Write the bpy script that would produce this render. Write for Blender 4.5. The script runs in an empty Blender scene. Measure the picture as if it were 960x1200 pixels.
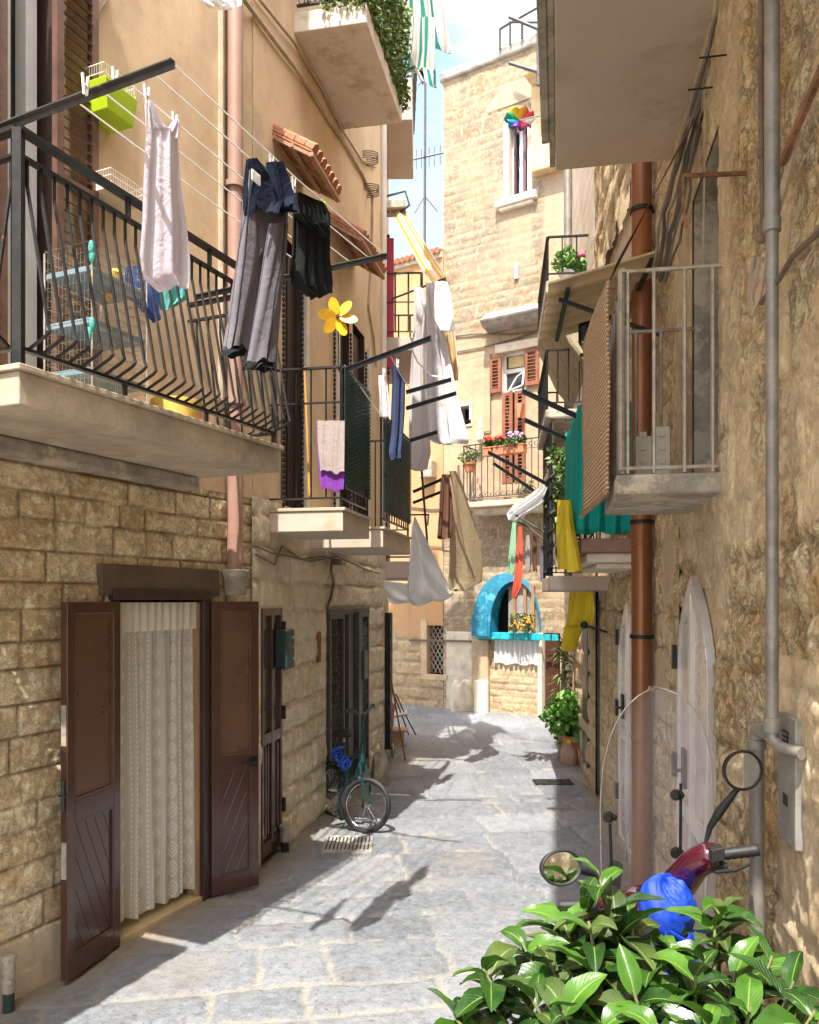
import bpy, math, random
import numpy as np
from mathutils import Vector, Matrix
random.seed(7)
rnd = random.Random(11)
HC, F, CX, HY = 1.9, 950.0, 480.0, 703.0
EXPO = 1.86
SC = bpy.context.scene
COL = SC.collection
V = Vector
def P(x, y, Y): return V(((x-CX)/F*Y, Y, HC+(HY-y)/F*Y))

# ---------------------------------------------------------------- wall frames (s along, n out into the street, z up)
class Wall:
    def __init__(w, o, d, side=1):
        w.o = V((o[0], o[1])); w.d = V((d[0], d[1])).normalized()
        w.n = V((w.d.y, -w.d.x))*side
    def at(w, s, n, z):
        p = w.o+w.d*s+w.n*n; return V((p.x, p.y, z))
    def sx(w, x, n=0):
        k = (x-CX)/F; o = w.o+w.n*n
        return (k*o.y-o.x)/(w.d.x-k*w.d.y)
    def q(w, x, y, n=0):
        s = w.sx(x, n); Y = (w.o+w.n*n+w.d*s).y
        return s, HC+(HY-y)/F*Y
    def p(w, x, y, n=0):
        s, z = w.q(x, y, n); return w.at(s, n, z)
    def sY(w, Y): return (Y-w.o.y)/w.d.y
    @property
    def ax(w): return (V((w.d.x, w.d.y, 0)), V((w.n.x, w.n.y, 0)), V((0, 0, 1)))
def thru(x0, Y0, x1, Y1, side=1):
    a = P(x0, HY, Y0); b = P(x1, HY, Y1)
    return Wall((a.x, a.y), (b.x-a.x, b.y-a.y), side)
A = Wall((-3.58, 0), (.442, 1)); B = Wall((-2.218, 0), (.2, 1)); C = Wall((-.47, 0), (.015, 1))
R1 = Wall((.62, 0), (.184, 1), -1); R2 = Wall((.95, 0), (.11, 1), -1)
FC = Wall((.6, 14.2), (1.56, -1))
sAB = A.sY(5.63); sBA = B.sY(5.63); sBC = B.sY(9.49); sCB = C.sY(9.49)
s12 = R1.sY(4.46); s21 = R2.sY(4.46)

# ---------------------------------------------------------------- numpy noise
def _h(ix, iy, seed):
    n = (ix.astype(np.int64)*374761393+iy.astype(np.int64)*668265263+seed*974634777) & 0xffffffff
    n = ((n ^ (n >> 13))*1274126177) & 0xffffffff
    return ((n ^ (n >> 16)) & 0xffffff)/float(0xffffff)
def vn(x, y, seed=0):
    ix = np.floor(x); iy = np.floor(y); fx = x-ix; fy = y-iy
    fx = fx*fx*(3-2*fx); fy = fy*fy*(3-2*fy)
    a = _h(ix, iy, seed); b = _h(ix+1, iy, seed); c = _h(ix, iy+1, seed); d = _h(ix+1, iy+1, seed)
    return (a+(b-a)*fx)*(1-fy)+(c+(d-c)*fx)*fy
def fbm(x, y, o=4, seed=0, g=.5):
    t = 0; a = 1; s = 0
    for i in range(o):
        t = t+a*vn(x*2**i+i*7.3, y*2**i+i*3.1, seed+i*17); s += a; a *= g
    return t/s
def sstep(a, b, x):
    t = np.clip((x-a)/(b-a), 0, 1); return t*t*(3-2*t)

# ---------------------------------------------------------------- mesh builder
class MB:
    def __init__(m): m.v = []; m.f = []; m.t = []
    def add(m, vs, fs, uv=None):
        b = len(m.v); m.v += [tuple(v) for v in vs]; m.f += [tuple(i+b for i in f) for f in fs]
        m.t += (uv if uv else [(0, 0)]*len(vs)); return m
    def box(m, c, a, b, d):            # centre and three half-vectors
        c, a, b, d = V(c), V(a), V(b), V(d)
        vs = [c+a*i+b*j+d*k for i in (-1, 1) for j in (-1, 1) for k in (-1, 1)]
        fs = [(0, 1, 3, 2), (4, 6, 7, 5), (0, 4, 5, 1), (2, 3, 7, 6), (0, 2, 6, 4), (1, 5, 7, 3)]
        if a.cross(b).dot(d) < 0: fs = [f[::-1] for f in fs]
        return m.add(vs, fs)
    def wb(m, W, s0, s1, n0, n1, z0, z1):
        a, b, c = W.ax
        return m.box(W.at((s0+s1)/2, (n0+n1)/2, (z0+z1)/2), a*(s1-s0)/2, b*(n1-n0)/2, c*(z1-z0)/2)
    def bar(m, p, q, w, h, up=(0, 0, 1)):
        p, q = V(p), V(q); d = (q-p); u = V(up)
        sd = d.cross(u).normalized(); u = sd.cross(d).normalized()
        return m.box((p+q)/2, d/2, sd*w/2, u*h/2)
    def tube(m, pts, r, seg=8, closed=False):
        pts = [V(p) for p in pts]; n = len(pts); R = r if isinstance(r, (list, tuple)) else [r]*n
        vs = []; prev = None
        for i, p in enumerate(pts):
            if closed: d = (pts[(i+1) % n]-pts[i-1]).normalized()
            else: d = (pts[min(i+1, n-1)]-pts[max(i-1, 0)]).normalized()
            if prev is None:
                u = d.orthogonal().normalized()
            else:
                u = prev-d*prev.dot(d)
                u = u.normalized() if u.length > 1e-6 else d.orthogonal().normalized()
            prev = u; w = d.cross(u)
            for k in range(seg):
                a = 2*math.pi*k/seg; vs.append(p+(u*math.cos(a)+w*math.sin(a))*R[i])
        fs = []
        for i in range(n if closed else n-1):
            j = (i+1) % n
            for k in range(seg):
                l = (k+1) % seg; fs.append((i*seg+k, i*seg+l, j*seg+l, j*seg+k))
        if not closed: fs += [tuple(range(seg))[::-1], tuple((n-1)*seg+k for k in range(seg))]
        return m.add(vs, fs)
    def lathe(m, c, prof, seg=20, axis=(0, 0, 1)):
        ax = V(axis).normalized(); u = ax.orthogonal().normalized(); w = ax.cross(u); c = V(c)
        vs = []; fs = []
        for r, h in prof:
            for k in range(seg):
                a = 2*math.pi*k/seg; vs.append(c+ax*h+(u*math.cos(a)+w*math.sin(a))*max(r, 1e-4))
        for i in range(len(prof)-1):
            for k in range(seg):
                l = (k+1) % seg; fs.append((i*seg+k, i*seg+l, (i+1)*seg+l, (i+1)*seg+k))
        fs += [tuple(range(seg))[::-1], tuple((len(prof)-1)*seg+k for k in range(seg))]
        return m.add(vs, fs)
    def grid(m, fn, nu, nv):
        vs = []; uv = []; fs = []
        for j in range(nv+1):
            for i in range(nu+1):
                u, v = i/nu, j/nv; vs.append(fn(u, v)); uv.append((u, v))
        for j in range(nv):
            for i in range(nu):
                a = j*(nu+1)+i; fs.append((a, a+1, a+nu+2, a+nu+1))
        return m.add(vs, fs, uv)
    def prism(m, pts, ext):            # polygon extruded by vector
        pts = [V(p) for p in pts]; e = V(ext); n = len(pts)
        vs = pts+[p+e for p in pts]
        fs = [tuple(range(n))[::-1], tuple(range(n, 2*n))]+[(i, (i+1) % n, n+(i+1) % n, n+i) for i in range(n)]
        return m.add(vs, fs)
    def ball(m, c, rx, ry=None, rz=None, seg=12, rings=8):
        ry = ry or rx; rz = rz or rx; c = V(c)
        def fn(u, v):
            a = 2*math.pi*u; b = math.pi*v-math.pi/2
            return c+V((rx*math.cos(a)*math.cos(b), ry*math.sin(a)*math.cos(b), rz*math.sin(b)))
        return m.grid(fn, seg, rings)
    def build(m, name, mat, parent=None, smooth=False, bevel=0, solid=0, label=None):
        off = V(ORG.get(parent.name, (0, 0, 0))) if parent else V((0, 0, 0))
        me = bpy.data.meshes.new(name)
        me.from_pydata([(v[0]-off.x, v[1]-off.y, v[2]-off.z) for v in m.v], [], m.f)
        if any(t != (0, 0) for t in m.t):
            ul = me.uv_layers.new(name='UVMap'); li = np.empty(len(me.loops), dtype=np.int32)
            me.loops.foreach_get('vertex_index', li)
            ul.data.foreach_set('uv', np.array(m.t, dtype=np.float32)[li].ravel())
        me.materials.append(mat)
        if smooth:
            me.polygons.foreach_set('use_smooth', [True]*len(me.polygons))
            if smooth != 'all':
                try: me.set_sharp_from_angle(angle=math.radians(40))
                except Exception: pass
        me.update()
        o = bpy.data.objects.new(name, me); COL.objects.link(o)
        if parent: o.parent = parent
        ORG[o.name] = tuple(off)
        if bevel:
            b = o.modifiers.new('bevel', 'BEVEL'); b.width = bevel; b.segments = 2; b.limit_method = 'ANGLE'
        if solid:
            b = o.modifiers.new('solid', 'SOLIDIFY'); b.thickness = solid; b.offset = 0
        if label: o['label'] = label
        return o
ORG = {}
def thing(name, label, cat, loc=(0, 0, 0), group=None):
    o = bpy.data.objects.new(name, None); COL.objects.link(o); o.location = loc
    o.empty_display_size = .1
    o['label'] = label; o['category'] = cat
    if group: o['group'] = group
    ORG[o.name] = tuple(loc); return o
def tag(o, label, cat, group=None):
    o['label'] = label; o['category'] = cat
    if group: o['group'] = group
    return o
def struct(o, kind='structure'): o['kind'] = kind; return o

# ---------------------------------------------------------------- materials
class NT:
    def __init__(s, name):
        s.m = bpy.data.materials.new(name); s.m.use_nodes = True; s.t = s.m.node_tree
        s.t.nodes.clear(); s.out = s.N('ShaderNodeOutputMaterial')
    def N(s, typ, **kw):
        n = s.t.nodes.new(typ)
        for k, v in kw.items(): setattr(n, k, v)
        return n
    def L(s, a, b): s.t.links.new(a, b)
    def setin(s, n, i, v):
        if hasattr(v, 'links') or hasattr(v, 'is_linked'): s.L(v, n.inputs[i])
        else: n.inputs[i].default_value = v
    def math(s, op, a, b=None, c=None, clamp=False):
        n = s.N('ShaderNodeMath', operation=op, use_clamp=clamp)
        for i, v in enumerate((a, b, c)):
            if v is not None: s.setin(n, i, v)
        return n.outputs[0]
    def mix(s, f, a, b, mode='MIX'):
        n = s.N('ShaderNodeMix', data_type='RGBA', blend_type=mode)
        s.setin(n, 0, f)
        for i, v in ((6, a), (7, b)):
            if isinstance(v, (tuple, list)): n.inputs[i].default_value = (*v[:3], 1)
            else: s.L(v, n.inputs[i])
        return n.outputs[2]
    def noise(s, scale, det=5, rough=.6, vec=None, dist=0):
        n = s.N('ShaderNodeTexNoise'); n.inputs['Scale'].default_value = scale; n.inputs['Detail'].default_value = det
        n.inputs['Roughness'].default_value = rough; n.inputs['Distortion'].default_value = dist
        s.L(vec if vec is not None else s.obj(), n.inputs['Vector']); return n.outputs[0]
    def obj(s, scale=None):
        if not hasattr(s, '_o'): s._o = s.N('ShaderNodeTexCoord').outputs['Object']
        if scale is None: return s._o
        n = s.N('ShaderNodeMapping'); s.L(s._o, n.inputs[0]); n.inputs['Scale'].default_value = scale; return n.outputs[0]
    def uv(s): return s.N('ShaderNodeTexCoord').outputs['UV']
    def step(s, v, a, b):
        n = s.N('ShaderNodeMapRange', interpolation_type='SMOOTHSTEP'); s.setin(n, 0, v)
        n.inputs[1].default_value = a; n.inputs[2].default_value = b; return n.outputs[0]
    def bump(s, h, st, dist=.01):
        n = s.N('ShaderNodeBump'); n.inputs['Strength'].default_value = st; n.inputs['Distance'].default_value = dist
        s.L(h, n.inputs['Height']); return n.outputs[0]
    def pbr(s, col, rough=.7, metal=0, normal=None, **kw):
        b = s.N('ShaderNodeBsdfPrincipled')
        if isinstance(col, (tuple, list)): b.inputs['Base Color'].default_value = (*col[:3], 1)
        else: s.L(col, b.inputs['Base Color'])
        s.setin(b, 'Roughness', rough); s.setin(b, 'Metallic', metal)
        if normal is not None: s.L(normal, b.inputs['Normal'])
        for k, v in kw.items(): s.setin(b, k.replace('_', ' '), v)
        s.L(b.outputs[0], s.out.inputs[0]); return b
def mul(c, f): return tuple(max(0, min(1, x*f)) for x in c)
def mat(name, c, rough=.65, metal=0, var=.18, vs=6, bump=.25, bs=60, c2=None, th=(.52, .62), ps=3, rv=.1, stretch=None, **kw):
    n = NT(name); vec = n.obj(stretch) if stretch else None
    a = n.noise(vs, 5, .65, vec); f = n.noise(vs*9, 4, .7, vec)
    col = n.mix(n.step(a, .3, .7), mul(c, 1-var), mul(c, 1+var))
    col = n.mix(n.math('MULTIPLY', n.step(f, .35, .75), .35), col, mul(c, 1-1.6*var))
    if c2: col = n.mix(n.step(n.noise(ps, 6, .7, vec), *th), col, c2)
    ro = n.math('ADD', n.math('MULTIPLY', n.math('SUBTRACT', a, .5), rv*3), rough, clamp=True)
    n.pbr(col, ro, metal, n.bump(n.noise(bs, 4, .7, vec), bump, .006) if bump else None, **kw)
    return n.m
def clothmat(name, c, var=.08, trans=.3, weave=900, c2=None, tone=None):
    n = NT(name); a = n.noise(9, 4)
    col = n.mix(a, mul(c, 1-var), mul(c, 1+var))
    if c2: col = n.mix(n.step(n.noise(14, 5), .5, .6), col, c2)
    bm = n.bump(n.math('ADD', n.math('MULTIPLY', n.noise(160, 3, .8), .12), n.noise(16, 4, .6, dist=1.2)), .55, .012)
    b = n.pbr(col, .9, 0, bm); b.inputs['Specular IOR Level'].default_value = .2
    t = n.N('ShaderNodeBsdfTranslucent'); n.L(col, t.inputs[0]); mx = n.N('ShaderNodeMixShader')
    mx.inputs[0].default_value = trans; n.L(b.outputs[0], mx.inputs[1]); n.L(t.outputs[0], mx.inputs[2]); n.L(mx.outputs[0], n.out.inputs[0])
    return n.m
def stripemat(name, cols, rep=4, axis=0, trans=.25):   # cols: [(pos,color)...] constant ramp over one period of UV
    n = NT(name); sp = n.N('ShaderNodeSeparateXYZ'); n.L(n.uv(), sp.inputs[0])
    fr = n.math('FRACT', n.math('MULTIPLY', sp.outputs[axis], rep))
    r = n.N('ShaderNodeValToRGB'); r.color_ramp.interpolation = 'CONSTANT'; e = r.color_ramp.elements
    while len(e) < len(cols): e.new(.5)
    for i, (p, c) in enumerate(cols): e[i].position = p; e[i].color = (*c, 1)
    n.L(fr, r.inputs[0]); col = n.mix(n.math('MULTIPLY', n.noise(12, 5), .3), r.outputs[0], (.35, .33, .3), 'MULTIPLY')
    b = n.pbr(col, .85); t = n.N('ShaderNodeBsdfTranslucent'); n.L(col, t.inputs[0]); mx = n.N('ShaderNodeMixShader')
    mx.inputs[0].default_value = trans; n.L(b.outputs[0], mx.inputs[1]); n.L(t.outputs[0], mx.inputs[2]); n.L(mx.outputs[0], n.out.inputs[0])
    return n.m
def stonemat(name, ca, cb, cj, cp=(.6, .5, .36), stain=(.16, .11, .06), fs=70, bump=.6, st=(.56, .7), ss=2.2, rough=.85, pstain=(.45, .36, .25), amt=1.0, lines=1.0):
    # 'Col' attribute: R = tone of each block, G = joint, B = plaster coat
    n = NT(name); at = n.N('ShaderNodeAttribute', attribute_name='Col'); sp = n.N('ShaderNodeSeparateColor'); n.L(at.outputs[0], sp.inputs[0])
    R, G, Bc = sp.outputs
    W_ = lambda m_, w: n.math('MULTIPLY', m_, w*amt)
    def line(sc, wd, det=9): return n.math('SUBTRACT', 1.0, n.step(n.math('ABSOLUTE', n.math('SUBTRACT', n.noise(sc, det, .78), .5)), wd*.25, wd))
    col = n.mix(R, ca, cb)
    col = n.mix(W_(n.step(n.noise(8, 9, .72), .50, .60), .5), col, mul(ca, .72))
    col = n.mix(W_(n.step(n.noise(19, 9, .75), .52, .57), .65), col, mul(cb, 1.22))
    col = n.mix(W_(n.step(n.noise(3.3, 7, .7), .53, .62), .4), col, (min(1, ca[0]*1.05), ca[1]*.78, ca[2]*.42))
    col = n.mix(W_(n.step(n.noise(5.3, 8, .75), st[0]+.02, st[0]+.10), .5), col, stain)
    l1 = line(5.0, .022); l2 = line(13, .03)
    col = n.mix(W_(l1, .42*lines), col, mul(stain, .9)); col = n.mix(W_(l2, .28*lines), col, stain)
    pit = n.step(n.noise(fs*.7, 5, .8), .585, .63)
    col = n.mix(W_(pit, .5), col, mul(stain, .7))
    col = n.mix(n.math('MULTIPLY', G, .85), col, cj)
    pl = n.mix(n.step(n.noise(1.7, 6, .7), .42, .66), cp, pstain)
    pl = n.mix(n.math('MULTIPLY', n.step(n.noise(13, 6, .75), .55, .7), .4), pl, mul(cp, .62))
    pl = n.mix(n.math('MULTIPLY', n.step(n.noise(1, 5, .7, n.obj((7, 7, .8))), .5, .7), .5), pl, mul(cp, .75))
    col = n.mix(Bc, col, pl)
    h = n.math('SUBTRACT', n.math('ADD', n.noise(fs, 6, .75), n.math('MULTIPLY', n.noise(fs*.22, 5, .7), 1.3)), n.math('ADD', n.math('MULTIPLY', l1, .45*lines), n.math('MULTIPLY', pit, .35)))
    bs = n.N('ShaderNodeBump'); bs.inputs['Distance'].default_value = .02; n.L(h, bs.inputs['Height'])
    n.L(n.math('MULTIPLY', n.math('SUBTRACT', 1.0, n.math('MULTIPLY', Bc, .65)), bump), bs.inputs['Strength'])
    b = n.pbr(col, rough, 0, bs.outputs[0]); b.inputs['Specular IOR Level'].default_value = .25
    return n.m
M = {}
M['cladA'] = stonemat('split_stone', (.66, .49, .27), (.92, .77, .52), (.22, .15, .085), stain=(.30, .20, .10))
M['stoneB'] = stonemat('white_worn_stone', (.70, .60, .44), (.86, .77, .60), (.46, .38, .26), cp=(.66, .56, .41), stain=(.42, .32, .19), st=(.58, .74), bump=.5)
M['plasterA'] = stonemat('ochre_plaster', (.74, .56, .32), (.80, .62, .38), (.5, .4, .28), cp=(.68, .50, .32), pstain=(.56, .40, .25), stain=(.5, .38, .25), fs=40, bump=.25)
M['rockR'] = stonemat('eroded_tufa', (.76, .55, .30), (.94, .79, .53), (.42, .31, .19), cp=(.80, .66, .46), stain=(.36, .22, .10), fs=55, bump=1.0, st=(.53, .68))
M['rockR2'] = stonemat('tufa_blocks', (.62, .46, .26), (.84, .68, .44), (.33, .26, .17), cp=(.5, .42, .32), stain=(.25, .18, .1), fs=55, bump=.7)
M['stoneF'] = stonemat('pale_sandstone', (.30, .215, .135), (.44, .335, .215), (.50, .41, .29), cp=(.50, .365, .24), pstain=(.35, .26, .175), stain=(.27, .23, .18), st=(.50, .7), bump=.5, fs=34, ss=1.1, amt=1.35)
M['stoneO'] = stonemat('orange_plaster', (.46, .34, .2), (.58, .44, .27), (.36, .27, .18), cp=(.54, .31, .15), pstain=(.47, .31, .18), stain=(.3, .22, .13), bump=.4, fs=40)
M['brickF'] = stonemat('tufa_bricks', (.44, .33, .2), (.62, .49, .32), (.36, .28, .19), stain=(.28, .21, .13), bump=.4, fs=40)
M['pave'] = stonemat('paving_stone', (.125, .138, .16), (.30, .318, .345), (.40, .37, .31), cp=(.30, .23, .15), pstain=(.19, .15, .105), stain=(.10, .10, .11), fs=60, bump=.8, st=(.6, .75), rough=.5, amt=.35, lines=0)
M['concrete'] = mat('weathered_concrete', (.50, .42, .31), .85, var=.2, vs=4, bump=.4, bs=45, c2=(.33, .27, .19), th=(.5, .7))
M['concgrey'] = mat('cracked_concrete', (.34, .30, .24), .9, var=.3, vs=7, bump=.7, bs=30, c2=(.5, .43, .33), th=(.5, .6), ps=5)
M['slabpale'] = mat('pale_render', (.66, .57, .46), .85, var=.08, vs=2, bump=.15, c2=(.50, .40, .29), th=(.5, .62), ps=2.2)
M['slabbeige'] = mat('beige_render', (.52, .43, .35), .85, var=.06, vs=2, bump=.15, c2=(.43, .34, .24), th=(.52, .66), ps=2.2)
M['slabtaupe'] = mat('taupe_render', (.50, .42, .36), .85, var=.08, vs=2, bump=.2)
M['iron'] = mat('dark_iron', (.022, .022, .022), .5, .4, var=.4, bump=.2, c2=(.12, .075, .045), th=(.6, .7), ps=20)
M['irongrey'] = mat('grey_painted_iron', (.07, .068, .065), .5, .2, var=.3, bump=.2, c2=(.2, .14, .1), th=(.6, .7), ps=14)
M['rust'] = mat('rusty_iron', (.27, .13, .06), .8, .2, var=.4, vs=20, bump=.4, c2=(.12, .07, .04), th=(.5, .6), ps=14)
M['galv'] = mat('old_galvanised_pipe', (.42, .37, .30), .55, .3, var=.25, vs=15, bump=.3, c2=(.3, .22, .14), th=(.55, .65), ps=9)
M['pipegrey'] = mat('lead_grey_pipe', (.27, .25, .22), .5, .35, var=.2, vs=8, bump=.25, c2=(.36, .33, .28), th=(.55, .7), ps=6)
M['copper'] = mat('brown_metal_downpipe', (.30, .125, .055), .38, .45, var=.2, vs=3, bump=.08, stretch=(1, 1, .3))
M['pinkpipe'] = mat('pink_painted_downpipe', (.34, .20, .15), .55, 0, var=.12, vs=3, bump=.15)
M['whitepipe'] = mat('white_downpipe', (.68, .62, .55), .5, 0, var=.1, vs=3, bump=.1)
M['brownpaint'] = mat('brown_painted_metal', (.075, .033, .022), .2, 0, var=.15, vs=3, bump=.06, bs=20, Coat_Weight=.25, Coat_Roughness=.15)
M['darkbrown'] = mat('dark_brown_frame', (.05, .028, .022), .4, 0, var=.2, bump=.1)
M['lintel'] = mat('brown_lintel_paint', (.11, .075, .045), .7, 0, var=.2, bump=.2)
M['shutterR'] = mat('red_brown_shutter', (.26, .095, .05), .55, 0, var=.2, vs=8, bump=.2)
M['shutterB'] = mat('brown_shutter', (.13, .065, .045), .5, 0, var=.25, vs=8, bump=.2)
M['wood'] = mat('plain_wood', (.36, .2, .1), .6, 0, var=.25, vs=6, bump=.2, stretch=(4, 4, .5))
M['tile'] = mat('terracotta_tile', (.42, .17, .085), .8, 0, var=.3, vs=14, bump=.35, c2=(.28, .17, .1), th=(.55, .68), ps=10)
M['terracotta'] = mat('terracotta_pot', (.52, .2, .1), .8, 0, var=.15, bump=.2)
M['stonetrim'] = mat('pale_stone_trim', (.68, .6, .48), .85, var=.12, vs=6, bump=.35, c2=(.46, .4, .31), th=(.52, .7), ps=4)
M['slate'] = mat('grey_slab_stone', (.33, .31, .28), .9, var=.3, vs=5, bump=.6, c2=(.2, .19, .17), th=(.5, .65), ps=4)
M['dark'] = mat('dark_interior', (.02, .018, .016), .9, 0, var=.1, bump=0)  # near-black painted in for the darkness of rooms behind openings
M['glass'] = mat('window_glass', (.05, .06, .07), .08, 0, var=.2, vs=2, bump=0)
M['brownpanel'] = mat('brown_door_panel', (.13, .066, .038), .3, 0, var=.12, vs=3, bump=.05)
M['aluglass'] = mat('frosted_door_glass', (.55, .47, .40), .25, .2, var=.15, vs=3, bump=.05)
M['alu'] = mat('worn_aluminium', (.70, .66, .63), .3, .35, var=.15, vs=4, bump=.1, stretch=(1, 1, .25))
M['whitepaint'] = mat('white_paint', (.72, .71, .7), .45, 0, var=.06, bump=.08)
M['teal'] = clothmat('teal_canvas', (.01, .30, .26), trans=.15)
M['white'] = clothmat('white_cotton', (.92, .92, .93), .05, .35)
M['navydark'] = clothmat('dark_navy_denim', (.009, .014, .032), .4, .05)
M['lilac'] = clothmat('lilac_white_cotton', (.80, .75, .83), .06, .3)
M['sheetgrey'] = clothmat('grey_sheer_sheet', (.74, .70, .71), .05, .4)
M['denimgrey'] = clothmat('grey_denim', (.17, .155, .18), .2, .05)
M['black'] = clothmat('black_jersey', (.018, .022, .024), .3, .03)
M['navy'] = clothmat('navy_denim', (.045, .06, .13), .25, .08)
M['yellowcloth'] = clothmat('yellow_cotton', (.85, .68, .05), .1, .35)
M['khaki'] = clothmat('khaki_quilt', (.42, .33, .21), .12, .1)
M['browncloth'] = clothmat('brown_quilt_back', (.13, .065, .04), .15, .05)
M['coral'] = clothmat('coral_cloth', (.75, .15, .09), .1, .25)
M['mint'] = clothmat('mint_cloth', (.4, .66, .45), .1, .3)
M['purple'] = clothmat('purple_cloth', (.24, .06, .4), .15, .2)
M['taupecloth'] = clothmat('taupe_cloth', (.42, .35, .33), .1, .15)
M['bluecloth'] = clothmat('blue_cloth', (.05, .12, .42), .15, .2)
M['tealcloth'] = clothmat('turquoise_cloth', (.12, .5, .47), .15, .25)
M['bluecover'] = mat('blue_nylon', (.002, .045, .42), .6, 0, var=.25, vs=9, bump=.5, bs=30)
M['red'] = mat('red_paint', (.42, .02, .04), .45, 0, var=.15, bump=.1)
M['maroon'] = mat('maroon_lacquer', (.075, .006, .02), .18, .2, var=.1, bump=0, Coat_Weight=1.0, Coat_Roughness=.05)
M['rubber'] = mat('black_rubber', (.018, .018, .018), .6, 0, var=.3, bump=.3)
M['chrome'] = mat('steel', (.6, .6, .6), .2, 1, var=.1, bump=0)
M['mirror'] = mat('mirror_glass', (.9, .9, .9), .02, 1, var=.01, bump=0)
M['rope'] = mat('white_line', (.86, .85, .82), .8, 0, var=.05, bump=.1)
M['cable'] = mat('brown_cable', (.16, .12, .09), .7, 0, var=.3, bump=.1)
M['cablepale'] = mat('painted_cable', (.42, .33, .23), .8, 0, var=.2, bump=.1)
M['peg'] = mat('white_plastic', (.75, .72, .68), .4, 0, var=.05, bump=0)
M['peggreen'] = mat('lime_plastic', (.45, .62, .03), .4, 0, var=.05, bump=0)
M['lime'] = mat('lime_green_plastic', (.36, .5, .01), .4, 0, var=.1, bump=0)
M['yellowplast'] = mat('yellow_plastic', (.8, .45, .02), .4, 0, var=.15, vs=18, bump=0, c2=(.75, .2, .02), th=(.6, .66), ps=30)
M['panelgrey'] = mat('dull_zinc_panel', (.34, .32, .30), .45, .4, var=.2, vs=7, bump=.15, c2=(.24, .22, .2), th=(.5, .65), ps=6)
M['boxgreen'] = mat('dark_green_box', (.025, .045, .045), .45, 0, var=.15, bump=.1)
M['greenpaint'] = mat('dark_green_bike_paint', (.008, .045, .05), .3, .1, var=.1, bump=0)
M['bluepaint'] = mat('bright_blue_door_paint', (.008, .19, .31), .6, 0, var=.25, vs=5, bump=.4, c2=(.08, .34, .44), th=(.52, .6), ps=6)
M['tilegreen'] = mat('turquoise_tile', (.02, .42, .5), .25, 0, var=.25, vs=12, bump=.1)
M['leaf'] = mat('green_leaf', (.06, .13, .02), .45, 0, var=.5, vs=9, bump=.1, c2=(.12, .2, .03), th=(.5, .6), ps=8)
M['leafivy'] = mat('ivy_leaf', (.10, .16, .025), .6, 0, var=.45, vs=11, bump=.1, c2=(.22, .26, .05), th=(.52, .62), ps=7)
M['stem'] = mat('green_brown_stem', (.12, .13, .04), .6, 0, var=.3, bump=.1)
M['flowerred'] = mat('red_petals', (.7, .02, .03), .6, 0, bump=0)
M['flowerpink'] = mat('lilac_petals', (.6, .32, .55), .6, 0, bump=0)
M['flowerora'] = mat('orange_petals', (.75, .3, .03), .6, 0, bump=0)
M['soil'] = mat('soil', (.06, .04, .03), .95)
M['ivory'] = mat('ivory_plastic', (.66, .57, .42), .5, 0, var=.08, bump=.05)
def leafmat(name, c1, c2, rough=.28):
    n = NT(name); sp = n.N('ShaderNodeSeparateXYZ'); n.L(n.uv(), sp.inputs[0])
    u = n.math('ABSOLUTE', n.math('SUBTRACT', sp.outputs[0], .5))
    rib = n.math('SUBTRACT', 1.0, n.step(u, .0, .045))
    v = n.math('ADD', n.math('MULTIPLY', sp.outputs[1], 11), n.math('MULTIPLY', u, -7))
    vein = n.math('SUBTRACT', 1.0, n.step(n.math('ABSOLUTE', n.math('SUBTRACT', n.math('FRACT', v), .5)), .02, .12))
    col = n.mix(n.step(n.noise(7, 3), .38, .62), c1, c2)
    col = n.mix(n.math('MULTIPLY', vein, .3), col, mul(c2, 1.7)); col = n.mix(n.math('MULTIPLY', rib, .7), col, (.3, .42, .1))
    h = n.math('ADD', n.math('MULTIPLY', vein, -.6), n.math('MULTIPLY', n.noise(60, 2), .3))
    b = n.pbr(col, rough, 0, n.bump(h, .5, .003)); t = n.N('ShaderNodeBsdfTranslucent'); n.L(col, t.inputs[0])
    mx = n.N('ShaderNodeMixShader'); mx.inputs[0].default_value = .22; n.L(b.outputs[0], mx.inputs[1]); n.L(t.outputs[0], mx.inputs[2]); n.L(mx.outputs[0], n.out.inputs[0])
    return n.m
M['laurel'] = leafmat('glossy_laurel_leaf', (.014, .046, .010), (.042, .115, .016), .25)
M['laurelold'] = leafmat('dusty_laurel_leaf', (.04, .075, .02), (.085, .13, .03), .42)
M['laurelyoung'] = leafmat('young_laurel_leaf', (.045, .13, .015), (.09, .21, .025))
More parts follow.
